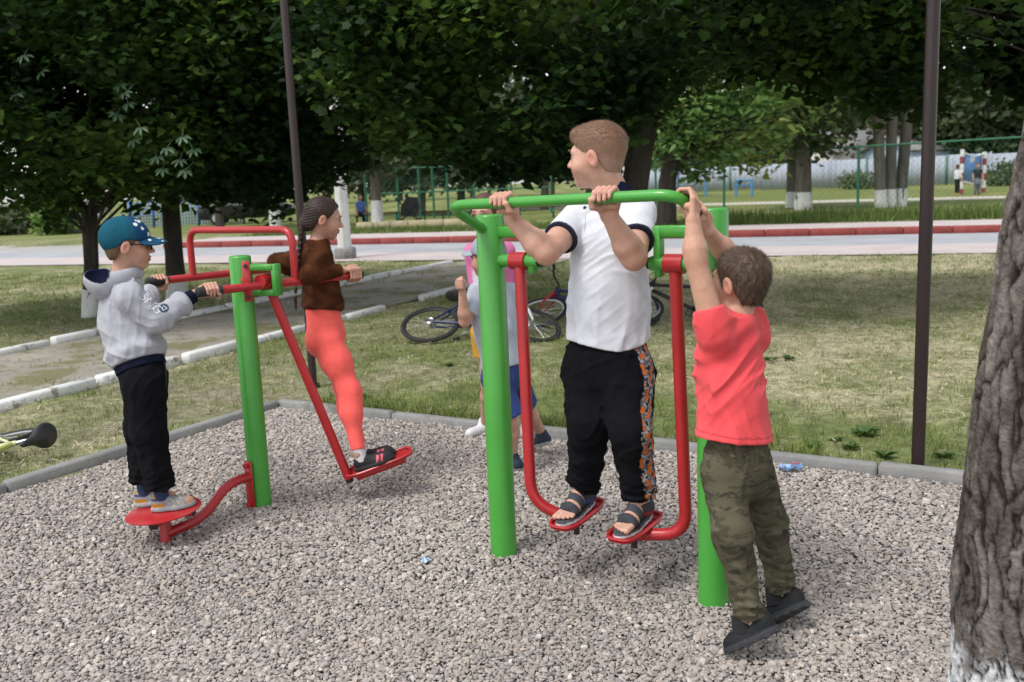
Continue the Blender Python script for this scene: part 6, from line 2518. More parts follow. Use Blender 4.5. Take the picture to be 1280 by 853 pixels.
# --- row of maples between the lawn and the road
b = G(112, 396)
tree('young maple with thin forked dark trunk behind the boy in the grey hoodie', 'maple_tree', b,
     ([b, AY(114, 330, b[1]), AY(112, 262, b[1])], [.105, .090, .095], [([AY(112, 268, b[1]), AY(88, 246, b[1]), AY(55, 205, b[1] - .3)], [.07, .05, .03]), ([AY(112, 268, b[1]), AY(122, 240, b[1]), AY(128, 170, b[1] + .2)], [.07, .055, .04]), ([AY(112, 268, b[1]), AY(140, 248, b[1]), AY(175, 205, b[1] + .5)], [.055, .04, .025])]),
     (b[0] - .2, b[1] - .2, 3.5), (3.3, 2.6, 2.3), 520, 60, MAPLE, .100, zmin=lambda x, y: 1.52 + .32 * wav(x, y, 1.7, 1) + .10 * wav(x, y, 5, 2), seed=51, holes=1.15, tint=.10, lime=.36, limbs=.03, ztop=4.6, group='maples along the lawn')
b = G(222, 379)
tree('maple with pale lichen on its trunk and low drooping leaf sprays', 'maple_tree', b,
     ([b, AY(217, 320, b[1]), AY(210, 225, b[1]), AY(206, 150, b[1])], [.15, .125, .12, .10]),
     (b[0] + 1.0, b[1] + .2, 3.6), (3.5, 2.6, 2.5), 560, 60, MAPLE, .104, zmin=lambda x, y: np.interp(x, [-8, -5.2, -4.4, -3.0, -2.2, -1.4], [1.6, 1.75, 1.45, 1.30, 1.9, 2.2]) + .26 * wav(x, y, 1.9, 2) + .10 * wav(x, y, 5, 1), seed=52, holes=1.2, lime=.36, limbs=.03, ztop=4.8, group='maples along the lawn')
b = G(768, 394)
Y3 = b[1]
tree('large maple with leaning dark trunk standing behind the boy in white', 'maple_tree', b,
     ([b, AY(782, 300, Y3), AY(800, 195, Y3), AY(815, 110, Y3), AY(828, 50, Y3), AY(832, -60, Y3)], [.18, .15, .14, .13, .11, .09],
      [([AY(822, 78, Y3), AY(850, 66, Y3 - .1), AY(880, 45, Y3 - .3), AY(930, -20, Y3 - .5)], [.08, .075, .06, .04]), ([AY(790, 205, Y3), AY(765, 160, Y3 - .1), AY(750, 100, Y3 - .2), AY(742, -20, Y3 - .3)], [.08, .065, .055, .04])]),
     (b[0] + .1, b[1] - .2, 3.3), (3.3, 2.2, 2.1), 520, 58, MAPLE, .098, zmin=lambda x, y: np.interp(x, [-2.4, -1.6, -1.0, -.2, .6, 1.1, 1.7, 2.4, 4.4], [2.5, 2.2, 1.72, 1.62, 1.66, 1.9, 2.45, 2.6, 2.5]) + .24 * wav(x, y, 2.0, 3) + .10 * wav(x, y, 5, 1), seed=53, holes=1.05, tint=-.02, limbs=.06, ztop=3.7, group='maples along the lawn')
b = vec(7.6, 10.6, 0)
tree('maple whose dark leafy crown hangs above the striped basketball posts', 'maple_tree', b,
     ([b, b + vec(-.1, 0, 1.4), b + vec(-.2, .1, 2.6)], [.17, .14, .11]),
     (5.6, 10.2, 3.6), (3.5, 1.5, 1.8), 270, 52, MAPLE, .102, zmin=lambda x, y: np.interp(x, [2, 3, 4.2, 5.5, 7], [2.35, 2.15, 2.3, 2.4, 2.3]) + .26 * wav(x, y, 2.0, 4), seed=54, holes=.75, tint=.08, limbs=.08, lime=.4, ztop=3.6, group='maples along the lawn')
# pale palmate leaf sprays hanging at the front of the left crowns
M_SPRAY = mat('palmate_leaf', (.045, .10, .045), (.075, .145, .065), scale=30, rough=.5, transl=.2)
sprays = [o_ for o_ in bpy.data.objects if o_.name.startswith('maple_tree')][1]
rs = np.random.default_rng(77)
for k, (px, py) in enumerate(((160, 130), (145, 143), (156, 116), (176, 160), (208, 186), (224, 201), (203, 212), (231, 214), (196, 197), (150, 106), (242, 188), (166, 176), (30, 70), (52, 90), (20, 118), (228, 172))):
    c_ = AY(px, py, 9.75 + rs.uniform(-.25, .25))
    mb = MB()
    nrm = unit(vec(rs.normal(0, .3), -.55, .8))
    a0 = rs.uniform(-.6, .6)
    M_ = frame3(unit(np.cross(nrm, vec(1, 0, .1))), nrm)
    for j in range(6):
        a = a0 + math.radians(-125 + 50 * j) - math.pi / 2
        d_ = M_[:, 0] * math.sin(a) + M_[:, 1] * math.cos(a)
        s_ = np.cross(M_[:, 2], d_)
        L_ = .105 * (1 - .25 * abs(j - 2.5) / 2.5) * rs.uniform(.85, 1.1)
        n_ = M_[:, 2]
        pt = [c_, c_ + d_ * L_ * .45 + s_ * L_ * .14, c_ + d_ * L_ * .72 + s_ * L_ * .19 - n_ * .01, c_ + d_ * L_ - n_ * .035, c_ + d_ * L_ * .72 - s_ * L_ * .19 - n_ * .01, c_ + d_ * L_ * .45 - s_ * L_ * .14]
        mb.add(pt, [(0, 1, 2, 3), (0, 3, 4, 5)])
    mb.tube([c_, c_ + vec(rs.normal(0, .05), .12, .10)], .004, 5)
    mb.put('leaf', M_SPRAY, sprays, smooth=False)
# --- trees across the road
def gz(p, z=.13):
    return vec(p[0], p[1], z)


LIGHTC = np.array([(.07, .15, .04), (.115, .215, .06), (.16, .27, .08), (.25, .30, .08)])
OLIVEC = np.array([(.045, .070, .030), (.065, .095, .042), (.09, .12, .055), (.12, .14, .07)])
GREYC = np.array([(.055, .080, .050), (.080, .110, .068), (.11, .14, .09), (.15, .17, .11)])
b = gz(vec(4.45, 26.4, 0))
tree('light green leafy tree across the road with low spreading crown', 'broadleaf_tree', b,
     ([b, b + vec(.05, 0, 1.2), b + vec(.3, 0, 2.4)], [.28, .24, .18]), (b[0] + 1.3, b[1] - .3, 3.9), (2.9, 2.2, 2.5), 300, 30, OVAL, .24, zmin=lambda x, y: 1.35 + .25 * wav(x, y, 1.5, 5), seed=61, palette=LIGHTC, lm=M_LEAF2, clr=.6, bark=M_BARKD)


def far_tree(label, name, px, py, crown_c, crown_r, seed, pal, trunk_r=.2, lime=.6, nclus=110, per=26, size=.34, zmin=1.6, stems=1, leaf=QUAD, bark=None, clr=.7, shell=.5, hlean=0, Yb=None, th=3.2, flat=.8):
    b = gz(G(px, py)) if Yb is None else gz(AY(px, py, Yb))
    t_ = ([b, b + vec(hlean * .5, 0, th * .5), b + vec(hlean, 0, th)], [trunk_r, trunk_r * .85, trunk_r * .7])
    cc = b + np.asarray(crown_c)
    return tree(label, name, b, t_, cc, crown_r, nclus, per, leaf, size, zmin=zmin, seed=seed, lime=lime, bark=bark or M_BARKG, palette=pal, lm=M_LEAF2, clr=clr, shell=shell, flat=flat, limbs=.2)


far_tree('dark trunk pair with whitewashed foot and drooping olive foliage beyond the road', 'juniper_tree', 1004, 267, (.1, 0, 4.2), (2.0, 1.6, 2.8), 62, OLIVEC, .30, .62, 150, 26, .26, zmin=1.7)
far_tree('slim whitewashed trunk growing close beside the dark trunk pair', 'juniper_tree', 989, 264, (-.3, .3, 4.4), (1.6, 1.3, 2.4), 63, OLIVEC, .20, .6, 90, 24, .26, zmin=2.0)
for k, (px, hl) in enumerate(((1101, -.35), (1112, 0.0), (1125, .30))):
    far_tree(('stem of the triple grey tree standing nearest the pale house', 'middle stem of the triple grey tree with white painted feet', 'stem of the triple grey tree standing nearest the brown pole')[k], 'poplar_tree', px, 265 - k, (hl, 0, 6.6), (2.0, 1.8, 2.2), 64 + k, OLIVEC, .20, .62, 70, 24, .30, zmin=4.3, hlean=hl, th=6.0)
far_tree('tree with short white painted foot behind the low yellow wall', 'spruce_tree', 473, 290, (0, 0, 4.0), (1.6, 1.4, 2.6), 68, GREYC, .20, .95, 120, 24, .26, zmin=1.9)
far_tree('dark evergreen beyond the road behind the red arch', 'spruce_tree', 276, 291, (0, 0, 3.6), (1.9, 1.7, 2.6), 69, OLIVEC * .6, .18, .0, 150, 26, .26, zmin=1.35)
far_tree('tree with white painted foot beside the parked black car', 'poplar_tree', 346, 291, (0, 0, 4.0), (1.5, 1.5, 2.2), 70, OLIVEC * .8, .22, .9, 70, 24, .30, zmin=2.2)
# farther trees behind the pitch
FT = [(525, 36 + 8, 2.6, 3.4, GREYC), (575, 47, 2.8, 3.8, GREYC), (625, 50, 3.0, 4.2, OLIVEC), (680, 46, 2.8, 4.0, GREYC), (735, 56, 3.2, 4.6, OLIVEC), (790, 62, 3.4, 4.8, LIGHTC), (450, 48, 2.6, 4.0, OLIVEC)]
words = ['grey-green', 'pale grey-green', 'olive', 'dusty green', 'dull olive', 'bright green', 'dark olive']
for i, (px, Y, rx, hz, pal) in enumerate(FT):
    p = AY(px, 240, Y)
    b = vec(p[0], p[1], .13)
    tree('%s tree behind the green cage fence' % words[i], 'background_tree', b, ([b, b + vec(.1, 0, 1.4), b + vec(0, 0, 2.8)], [.22, .18, .12]), b + vec(0, 0, hz), (rx, rx * .8, 3.0), 110, 26, QUAD, .34, zmin=1.25 + .4 * (i % 2), seed=80 + i, palette=pal, lm=M_LEAF2, clr=.7, bark=M_BARKG, limbs=.25, flat=.8, group='trees behind the cage fence')
BT = [(880, 84, 4.5), (935, 90, 4.6), (985, 86, 4.3), (1035, 96, 4.4), (1075, 92, 4.8), (1118, 88, 3.2), (1160, 74, 5.0), (1205, 72, 5.2), (1250, 70, 5.0), (1300, 68, 5.0), (1350, 66, 5.0), (690, 92, 4.6), (590, 96, 4.6), (500, 98, 4.6), (410, 92, 4.6), (320, 90, 4.8)]
BTL = ['bright leafy tree far behind the blue exercise bars', 'olive tree beside the bright one behind the blue exercise bars', 'olive tree behind the slim whitewashed trunk', 'bright tree rising beside the pale house roof', 'olive tree behind the pale house', 'small olive tree behind the dark-roofed shed', 'dense olive tree behind the light blue house', 'dense olive tree behind the blue backboard', 'dense olive tree behind the dry fence bush', 'olive tree closing the tree line past the dry fence bush',
       'olive tree at the far end of the tree line', 'distant olive tree between the maple trunk and the cage fence', 'distant bright tree far behind the plank bench', 'distant olive tree far behind the pushchair', 'distant olive tree far behind the utility pole', 'distant bright tree far behind the parked black car']
for i, (px, Y, hz) in enumerate(BT):
    p = AY(px, 235, Y)
    b = vec(p[0], p[1], .13)
    pal = OLIVEC * 1.05 if 1150 < px else (LIGHTC if i % 3 == 0 else OLIVEC * 1.15)
    tree(BTL[i], 'background_tree', b, ([b, b + vec(.1, 0, 2), b + vec(0, 0, 4)], [.25, .2, .14]), b + vec(0, 0, hz), (4.0, 3.0, 3.6), 130, 22, QUAD, .55, zmin=.8, seed=100 + i, palette=pal, lm=M_LEAF2, clr=1.1, bark=M_BARKG, limbs=.1, flat=.9, group='tree line behind the grey fence')

# --- rough trunk in the right foreground
def big_trunk():
    base = vec(1.36, 2.18, 0)
    t = thing('tree', base, 'rough grey-brown tree trunk with whitewashed foot standing on the gravel', 'tree')
    # centre line leans to the right and bends away upwards
    key = [AY(1284, 905, 2.18), AY(1288, 800, 2.18), AY(1326, 420, 2.2), AY(1372, 190, 2.24), AY(1432, -60, 2.3), AY(1540, -420, 2.4)]
    kz = np.array([k_[2] for k_ in key])
    zz = np.linspace(-.06, kz[-1], 250)
    px_, py_ = np.polyfit(kz, [k_[0] for k_ in key], 3), np.polyfit(kz, [k_[1] for k_ in key], 2)
    cl = [vec(np.polyval(px_, z_), np.polyval(py_, z_), z_) for z_ in zz]
    NA_, NV = 210, len(cl)
    r_ = np.random.default_rng(3)
    a = np.linspace(0, 2 * math.pi, NA_, endpoint=False)
    A, Z = np.meshgrid(a, np.linspace(0, 1, NV))
    S = Z * (kz[-1] + .06)

    def n2(u, v, f, s):
        out = 0
        for i in range(5):
            k = np.random.default_rng(s * 13 + i)
            n_ = k.integers(1, 4) * f
            out = out + np.sin(np.round(n_) * u + k.normal() * 7 * v + k.uniform(0, 6) + 1.4 * np.sin(np.round(n_ * .5) * u + k.normal() * 9 * v))
        return out / 5

    # long bark plates: stretched cells wrapped round the trunk, cracks between them
    R0 = .18
    u_c = (A + .20 * n2(A, S * 1.3, 1, 5) + .10 * n2(A, S * 4, 4, 15) + .05 * n2(A, S * 9, 9, 25)) * R0
    v_c = S * .20 + .030 * n2(A, S * 2, 3, 6) + .010 * n2(A, S * 5, 8, 16)
    cell = .040
    per_ = 2 * math.pi * R0
    cu = int(round(per_ / cell))
    gu, gv = u_c / (per_ / cu), v_c / cell
    iu, iv = np.floor(gu).astype(int), np.floor(gv).astype(int)
    tab = r_.random((cu, 80, 3))
    f1 = np.full(A.shape, 9.0)
    f2 = np.full(A.shape, 9.0)
    idv = np.zeros(A.shape)
    for du in (-1, 0, 1):
        for dv in (-1, 0, 1):
            t_ = tab[(iu + du) % cu, (iv + dv + 4) % 80]
            d_ = np.hypot(iu + du + .1 + .8 * t_[..., 0] - gu, iv + dv + .1 + .8 * t_[..., 1] - gv)
            near = d_ < f1
            f2 = np.where(near, f1, np.minimum(f2, d_))
            idv = np.where(near, t_[..., 2], idv)
            f1 = np.where(near, d_, f1)
    gap = np.clip((f2 - f1) / .22 + .12 * n2(A, S * 8, 11, 9), 0, 1)
    plate = gap * gap * (3 - 2 * gap)
    h = .009 * (plate - .7) + .006 * (idv - .5) * plate + .0028 * n2(A, S * 6, 9, 3) + .0024 * n2(A, S * 14, 17, 4) + .010 * n2(A, S, 1, 6)
    rad = .176 - .012 * S + .03 * np.exp(-S * 4)
    V = []
    C = []
    base_r = rad + h
    for i in range(NV):
        T_ = unit(cl[min(i + 1, NV - 1)] - cl[max(i - 1, 0)])
        u_ = unit(np.cross(T_, vec(0, 1, 0)))
        w_ = np.cross(u_, T_)
        ring_ = cl[i][None] + base_r[i][:, None] * (np.cos(a)[:, None] * u_ + np.sin(a)[:, None] * w_)
        V.append(ring_)
    V = np.concatenate(V)
    I_, J_ = np.meshgrid(np.arange(NV - 1), np.arange(NA_), indexing='ij')
    Q_ = np.stack([I_ * NA_ + J_, I_ * NA_ + (J_ + 1) % NA_, (I_ + 1) * NA_ + (J_ + 1) % NA_, (I_ + 1) * NA_ + J_], -1).reshape(-1, 4)
    hv = np.clip(plate.ravel() * 1.15 - .12, 0, 1)[:, None]
    n3 = np.clip(idv ** 2 * .6 + .4 * n2(A, S * 1.5, 2, 17) + .3 * n2(A, S * 7, 7, 7) + .05, 0, 1).ravel()[:, None]
    cb = np.array([.018, .014, .012]) * (1 - hv) + (np.array([.082, .067, .058]) * (1 - n3) + np.array([.27, .24, .215]) * n3) * hv
    # whitewash on the foot, flaking upwards and out of the cracks
    wz = V[:, 2] + .06 * n2(A, S * 3, 3, 8).ravel() - .05 * (1 - hv[:, 0])
    wmask = np.clip((.335 - wz) / .05, 0, 1)[:, None] * np.clip(hv * 2.2 - .05, 0, 1)
    cb = cb * (1 - wmask) + np.array([.60, .61, .62]) * wmask
    m = mat('bark_plates', (.55, .55, .55), (1.3, 1.3, 1.3), scale=45, detail=8, rough=.95, attr=True, bump=.8, bscale=90, bdist=.012, spec=.15)
    put('trunk', V, Q_, m, t, colors=cb, sharp=0)
    # crown high above the frame
    r2 = np.random.default_rng(9)
    top = cl[-1]
    mb = MB()
    cs = []
    for k in range(26):
        p = top + vec(r2.normal(2.0, 1.0), r2.normal(-1.6, .9), r2.uniform(.8, 2.6))
        cs.append(p)
        mb.tube(bez(top - UP * .2, top * .5 + p * .5 + UP * .3, p, 6), list(np.linspace(.06, .012, 6)), 6)
    mb.put('branches', M_BARKG, t)
    ci = np.repeat(np.arange(len(cs)), 60)
    L = np.array(cs)[ci] + r2.normal(size=(len(ci), 3)) * .28
    leaf_mesh('crown', L, .11 * r2.uniform(.7, 1.2, len(L)), OVAL, LEAFC[r2.integers(0, 4, len(L))], t, M_LEAF, r2)


big_trunk()
# ------------------------------------------------------------------ things across the road
M_FGREEN = mat('fence_green', (.015, .12, .065), (.02, .15, .08), scale=3, rough=.6)
M_PANEL = mat('fence_grey', (.32, .35, .41), (.39, .42, .48), scale=1.5, rough=.8, detail=8)
M_WPAINT = mat('white_paint', (.66, .66, .65), (.74, .74, .74), scale=4, rough=.7)
M_RPAINT = mat('dull_red_paint', (.24, .04, .045), (.30, .055, .06), scale=4, rough=.7)
M_BPAINT = mat('blue_bar_paint', (.05, .22, .50), (.07, .27, .58), scale=4, rough=.5)
ZG = .13


def gpt(px, py):
    p = G(px, py, ZG)
    return p


def lerp(a, b, t):
    return a + (b - a) * t


# concrete utility pole beside the road
b = G(432, 324)
t = thing('utility_pole', b, 'white concrete utility pole standing at the near road edge', 'pole')
mb = MB()
H_ = 7.0
q = [(b + vec(0, 0, -.1), .155), (b + UP * 1.6, .135), (b + UP * H_, .075)]
mb.tube([p for p, _ in q], [r_ for _, r_ in q], 8)
mb.put('shaft', mat('pole_white', (.60, .60, .58), (.72, .72, .71), scale=3, rough=.9, bump=.4, bscale=20, wear=(.35, .34, .32), wscale=4, wlo=.6), t)
MB().box(b + UP * .12, (.42, .42, .26), None, bev=.03).put('footing', M_CONC, t, smooth=False)

# grey panel fence at the far side of the field
A_, B_ = AY(742, 244, 86) * vec(1, 1, 0) + UP * ZG, AY(1420, 232, 58) * vec(1, 1, 0) + UP * ZG
t = thing('panel_fence', A_, 'long grey panel fence at the back of the playing field', 'fence')
dd = B_ - A_
LF = np.linalg.norm(dd)
dd = dd / LF
npn = int(LF / 2.6)
MP = frame3(dd)
for k in range(npn):
    c = A_ + dd * (k + .5) * LF / npn + UP * (1.02 + .03 * (k % 3))
    w_ = LF / npn - .10
    mb = MB()
    mb.box(c, (w_, .05, 1.95), MP)
    for s_ in range(6):
        mb.box(c + dd * (w_ * (s_ - 2.5) / 6) - MP[:, 1] * .03 * np.sign(MP[1, 1]), (w_ / 12, .03, 1.93), MP)
    mb.put('panel', M_PANEL, t, smooth=False)
for k in range(npn + 1):
    MB().box(A_ + dd * k * LF / npn + UP * 1.08, (.10, .12, 2.16), MP).put('post', M_FGREEN if k % 2 else M_PANEL, t, smooth=False)


def chain_fence(label, pts, h, step, parent_name='chain_link_fence', wire=.16, posts=True, rails=(1.0,)):
    t = thing(parent_name, pts[0], label, 'fence')
    for i in range(len(pts) - 1):
        a, b_ = pts[i], pts[i + 1]
        L_ = np.linalg.norm(b_ - a)
        d_ = (b_ - a) / L_
        for rr in rails:
            MB().tube([a + UP * h * rr, b_ + UP * h * rr], .035, 6).put('rail', M_FGREEN, t)
        mb = MB()
        n_ = int(L_ / wire)
        for k in range(-int(h / wire), n_):
            for sg in (1, -1):
                s0, s1 = (k * wire, 0.05), (k * wire + h, h)
                if s0[0] < 0:
                    s0 = (0, -k * wire)
                if s1[0] > L_:
                    s1 = (L_, h - (s1[0] - L_))
                if s1[1] <= s0[1]:
                    continue
                z0, z1 = (s0[1], s1[1]) if sg == 1 else (h - s0[1], h - s1[1])
                mb.tube([a + d_ * s0[0] + UP * z0, a + d_ * s1[0] + UP * z1], .0028, 3, caps=False)
        mb.put('mesh', M_FGREEN, t)
    for p in pts:
        MB().tube([p - UP * .1, p + UP * (h + .06)], .05, 8).put('post', M_FGREEN, t)
    return t


P1072, P905, P820 = gpt(1072, 262), gpt(905, 263), gpt(820, 262)
P1254 = P1072 + (P1072 - P905) * .95
chain_fence('green chain-link fence with dark posts along the playing field', [P820, P905, P1072, P1254, P1254 + (P1254 - P1072)], 2.1, 3, wire=.2)

# pale dirt track across the field
d0, d1 = gpt(700, 262), gpt(1330, 247)
dn_ = unit(vec(-(d1 - d0)[1], (d1 - d0)[0], 0))
sheet('dirt_track', [d0 - (d1 - d0) * .3, d1, d1 + dn_ * 3.6, d0 - (d1 - d0) * .3 + dn_ * 3.6], ZG + .012, mat('dirt_pale', (.42, .38, .31), (.52, .48, .40), scale=1.2, detail=8, rough=.95))

# blue pull-up bars
for (xa, xb, yb, yt, lb) in ((848, 882, 246, 205, 'blue steel pull-up frame nearer the light green tree'), (920, 940, 246, 226, 'low blue parallel bars on the playing field')):
    a, b_ = gpt(xa, yb), gpt(xb, yb)
    zt = AY(xa, yt, a[1])[2]
    t = thing('exercise_bars', (a + b_) / 2, lb, 'exercise bars')
    for p in (a, b_):
        MB().tube([p, vec(p[0], p[1], zt)], .07, 8).put('post', M_BPAINT, t)
    MB().tube([vec(a[0], a[1], zt), vec(b_[0], b_[1], zt)], .05, 8).put('crossbar', M_BPAINT, t)
    MB().tube([vec(a[0], a[1], zt * .75), vec(b_[0], b_[1], zt * .75)], .04, 8).put('crossbar', M_BPAINT, t)

# basketball goal with striped posts
a, b_ = gpt(1201, 243), gpt(1229, 241)
t = thing('basketball_goal', (a + b_) / 2, 'basketball goal with blue board between red and white striped posts', 'basketball goal')
tops = []
for p, pt in ((a, 187), (b_, 190)):
    zt = AY(1201 if p is a else 1229, pt, p[1])[2]
    tops.append(zt)
    o_ = MB().tube([p, vec(p[0], p[1], zt)], .095, 10).put('post', M_WPAINT, t)
    for f0, f1 in ((.0, .12), (.30, .48), (.68, .84)):
        MB().tube([p + UP * (zt - ZG) * f0, p + UP * (zt - ZG) * f1], .100, 10).put('red_band', M_RPAINT, o_)
za, zb_ = AY(1215, 226, a[1])[2], AY(1215, 193, a[1])[2]
cx = (a + b_) / 2 + vec(0, .1, 0)
gm_ = frame3(unit(b_ - a))
MB().box(vec(cx[0], cx[1], (za + zb_) / 2), (np.linalg.norm(b_ - a) * .80, .05, zb_ - za), gm_).put('backboard', mat('board_blue', (.10, .22, .50), (.14, .28, .56), scale=2, rough=.6), t, smooth=False)
MB().tube([vec(a[0], a[1], tops[0] - .12), vec(cx[0], cx[1] - .1, tops[0] - .35), vec(b_[0], b_[1], tops[1] - .08)], .04, 6).put('rope', M_WPAINT, t)
MB().tube([vec(a[0], a[1], za + .0), vec(cx[0], cx[1] - .1, za - .18), vec(b_[0], b_[1], za)], .05, 6).put('rope', M_WPAINT, t)
MB().ball(vec(cx[0] - .2, cx[1] - .12, zb_ - .25), (.25, .04, .16)).put('emblem', M_WPAINT, t)


# houses beyond the fence
def house(label, px, py, Y, w_, d_, h_, rise, wallm, roofm, rot=0.0, nwin=3):
    p = AY(px, py, Y)
    c = vec(p[0], p[1], ZG)
    M = np.array([[math.cos(rot), -math.sin(rot), 0], [math.sin(rot), math.cos(rot), 0], [0, 0, 1]])
    X_, Y_ = M[:, 0], M[:, 1]
    t = thing('house', c, label, 'house')
    wl_ = MB().box(c + UP * h_ / 2, (w_, d_, h_), M).put('wall', wallm, t, smooth=False)
    for s_ in (-1, 1):
        MB().prism([(-d_ / 2, 0), (d_ / 2, 0), (0, rise)], Y_, UP, X_ * s_, c + UP * h_ + X_ * s_ * (w_ / 2 - .12), .11).put('gable', wallm, t, smooth=False)
    for s_ in (-1, 1):
        e = c + UP * (h_ - .12) + Y_ * s_ * (d_ / 2 + .35)
        rdg = c + UP * (h_ + rise + .05)
        mb = MB()
        sl = rdg - e
        mb.prism([(-w_ / 2 - .4, 0), (w_ / 2 + .4, 0), (w_ / 2 + .4, np.linalg.norm(sl)), (-w_ / 2 - .4, np.linalg.norm(sl))], X_, unit(sl), unit(np.cross(X_, unit(sl))) * s_, e, .07)
        mb.put('roof', roofm, t, smooth=False)
    ch = MB().box(c + UP * (h_ + rise * .9) + X_ * w_ * .2 + Y_ * .3, (.5, .5, 1.0), M).put('chimney', mat('brick_dull', (.22, .11, .08), (.30, .16, .12), scale=6, rough=.9), t, smooth=False)
    for k in range(nwin):
        q = c + X_ * (w_ * ((k + .5) / nwin - .5)) - Y_ * (d_ / 2 + .02) + UP * (h_ * .58)
        wn_ = MB().box(q, (.95, .06, 1.15), M).put('window', M_WPAINT, t, smooth=False)
        for s_ in (-1, 1):
            MB().box(q - Y_ * .035 + X_ * s_ * .21, (.36, .02, .95), M).put('pane', mat('far_glass', (.03, .035, .04), rough=.1, spec=.8), wn_, smooth=False)
    return t


M_RF = mat('slate_roof', (.20, .19, .18), (.30, .29, .28), scale=2, rough=.85, stretch=(4, 1, 1))
M_WALLW = mat('render_pale', (.48, .45, .40), (.58, .55, .50), scale=1, rough=.9)
M_WALLB = mat('render_blue', (.36, .44, .54), (.44, .52, .62), scale=1, rough=.9)
house('pale house with grey slate roof peeking over the fence beside the triple trunk', 1048, 236, 78, 6.5, 5.0, 2.7, 1.9, M_WALLW, M_RF, rot=.5)
house('small dark-roofed shed standing beside the pale house', 1092, 236, 82, 3.4, 3.2, 2.5, 1.0, M_WALLW, mat('dark_roof', (.05, .05, .05), (.09, .085, .08), scale=2, rough=.9), rot=.4, nwin=1)
house('light blue walled house behind the basketball goal', 1165, 232, 74, 9.0, 5.0, 2.7, 1.0, M_WALLB, M_RF, rot=.35, nwin=4)

# green cage fence, benches and low wall in the middle distance
cage = [AY(px, 272, 40.5) * vec(1, 1, 0) + UP * ZG for px in (459, 499, 526, 543, 561, 594, 640, 690)]
chain_fence('green steel cage fence around the small pitch', cage, 2.15, 3, 'cage_fence', wire=.22, rails=(1.0, .52))
w0, w1 = AY(447, 288, 32.6), AY(640, 282, 31.6)
w0, w1 = vec(w0[0], w0[1], ZG), vec(w1[0], w1[1], ZG)
t = thing('low_wall', w0, 'low pale yellow masonry wall in front of the cage fence', 'wall')
wd_ = unit(w1 - w0)
M_YW = mat('yellow_block', (.40, .34, .20), (.52, .46, .30), scale=3, rough=.9, wear=(.30, .28, .24), wscale=2, wlo=.6)
LW = np.linalg.norm(w1 - w0)
for k in range(int(LW / .62)):
    MB().box(w0 + wd_ * (k + .5) * .62 + UP * (.11 + rnd.uniform(-.008, .008)), (.60, .28, .24), frame3(wd_), bev=.012).put('block', M_YW, t, smooth=False)
for (xa, xb, y_, Y_b, lb) in ((527, 582, 279, 35.0, 'long plank bench in front of the cage fence'), (455, 500, 279, 36.0, 'plank bench beside the whitewashed spruce'), (600, 700, 276, 36.0, 'dark plank bench near the low yellow wall')):
    a, b_ = AY(xa, y_, Y_b), AY(xb, y_, Y_b)
    a, b_ = vec(a[0], a[1], ZG), vec(b_[0], b_[1], ZG)
    t = thing('bench', a, lb, 'bench')
    d_ = unit(b_ - a)
    L_ = np.linalg.norm(b_ - a)
    MB().box((a + b_) / 2 + UP * .43, (L_, .30, .06), frame3(d_)).put('seat', mat('bench_wood', (.10, .055, .035), (.16, .09, .06), scale=3, rough=.8, stretch=(1, 6, 6)), t, smooth=False)
    for q_ in (.08, .5, .92):
        MB().box(a + d_ * L_ * q_ + UP * .2, (.07, .26, .40), frame3(d_)).put('leg', M_FGREEN, t, smooth=False)
# pushchair by the bench
b = AY(513, 279, 34.2) * vec(1, 1, 0) + UP * ZG
t = thing('pushchair', b, 'black folding pushchair parked by the plank bench', 'pushchair')
MB().prism([(-.32, .35), (.22, .32), (.38, .62), (.30, .98), (-.05, 1.02), (-.30, .66)], vec(1, 0, 0), UP, vec(0, 1, 0), b + vec(0, -.22, 0), .44).put('seat', M_BLK, t)
mb = MB()
for y in (-.24, .24):
    mb.tube([b + vec(-.45, y, .95), b + vec(.30, y, .14)], .018, 6)
    mb.tube([b + vec(.30, y, .75), b + vec(-.35, y, .14)], .018, 6)
mb.tube([b + vec(-.45, -.24, .95), b + vec(-.45, .24, .95)], .02, 6)
mb.put('frame', M_BLK, t)
for x in (-.35, .30):
    for y in (-.26, .26):
        MB().tube(ring_pts(b + vec(x, y, .12), .10, 16), .022, 6, closed=True).put('wheel', M_TYRE, t)

# seated person in blue by the cage
b = AY(452, 279, 37.5) * vec(1, 1, 0) + UP * ZG
Jp = far_pose(b, 1.45, unit(vec(.5, -.85, 0)))
f_ = unit(vec(.5, -.85, 0))
drop = UP * .30
for k in ('pelvis', 'chest', 'neck', 'head', 'shL', 'shR', 'elL', 'elR', 'wrL', 'wrR', 'hipL', 'hipR'):
    Jp[k] = Jp[k] - drop
for s_ in 'LR':
    Jp['hsd' + s_] = fist(Jp['wr' + s_] + f_ * .04, .03)
    Jp['kn' + s_] = Jp['hip' + s_] + f_ * .36 + UP * .02
    Jp['an' + s_] = Jp['kn' + s_] - UP * .34 + f_ * .02
    Jp['heel' + s_] = vec(Jp['an' + s_][0], Jp['an' + s_][1], ZG) - f_ * .03
    Jp['toe' + s_] = Jp['heel' + s_] + f_ * .16
simple_person('person in blue shirt and dark trousers seated under the trees by the cage', Jp, ((.08, .15, .45), (.02, .02, .03)), vox=.018, sleeve=.5, shoes=(.5, .5, .5), root_at=b, face=False)
sb = Jp['pelvis']
t = thing('stool', vec(sb[0], sb[1], ZG), 'small dark stool under the seated person in blue', 'stool')
MB().box(vec(sb[0], sb[1], sb[2] - .155), (.42, .36, .05), None).put('seat', M_BLK, t, smooth=False)
for x in (-.17, .17):
    for y in (-.14, .14):
        MB().tube([vec(sb[0] + x, sb[1] + y, ZG), vec(sb[0] + x, sb[1] + y, sb[2] - .18)], .02, 6).put('leg', M_BLK, t)

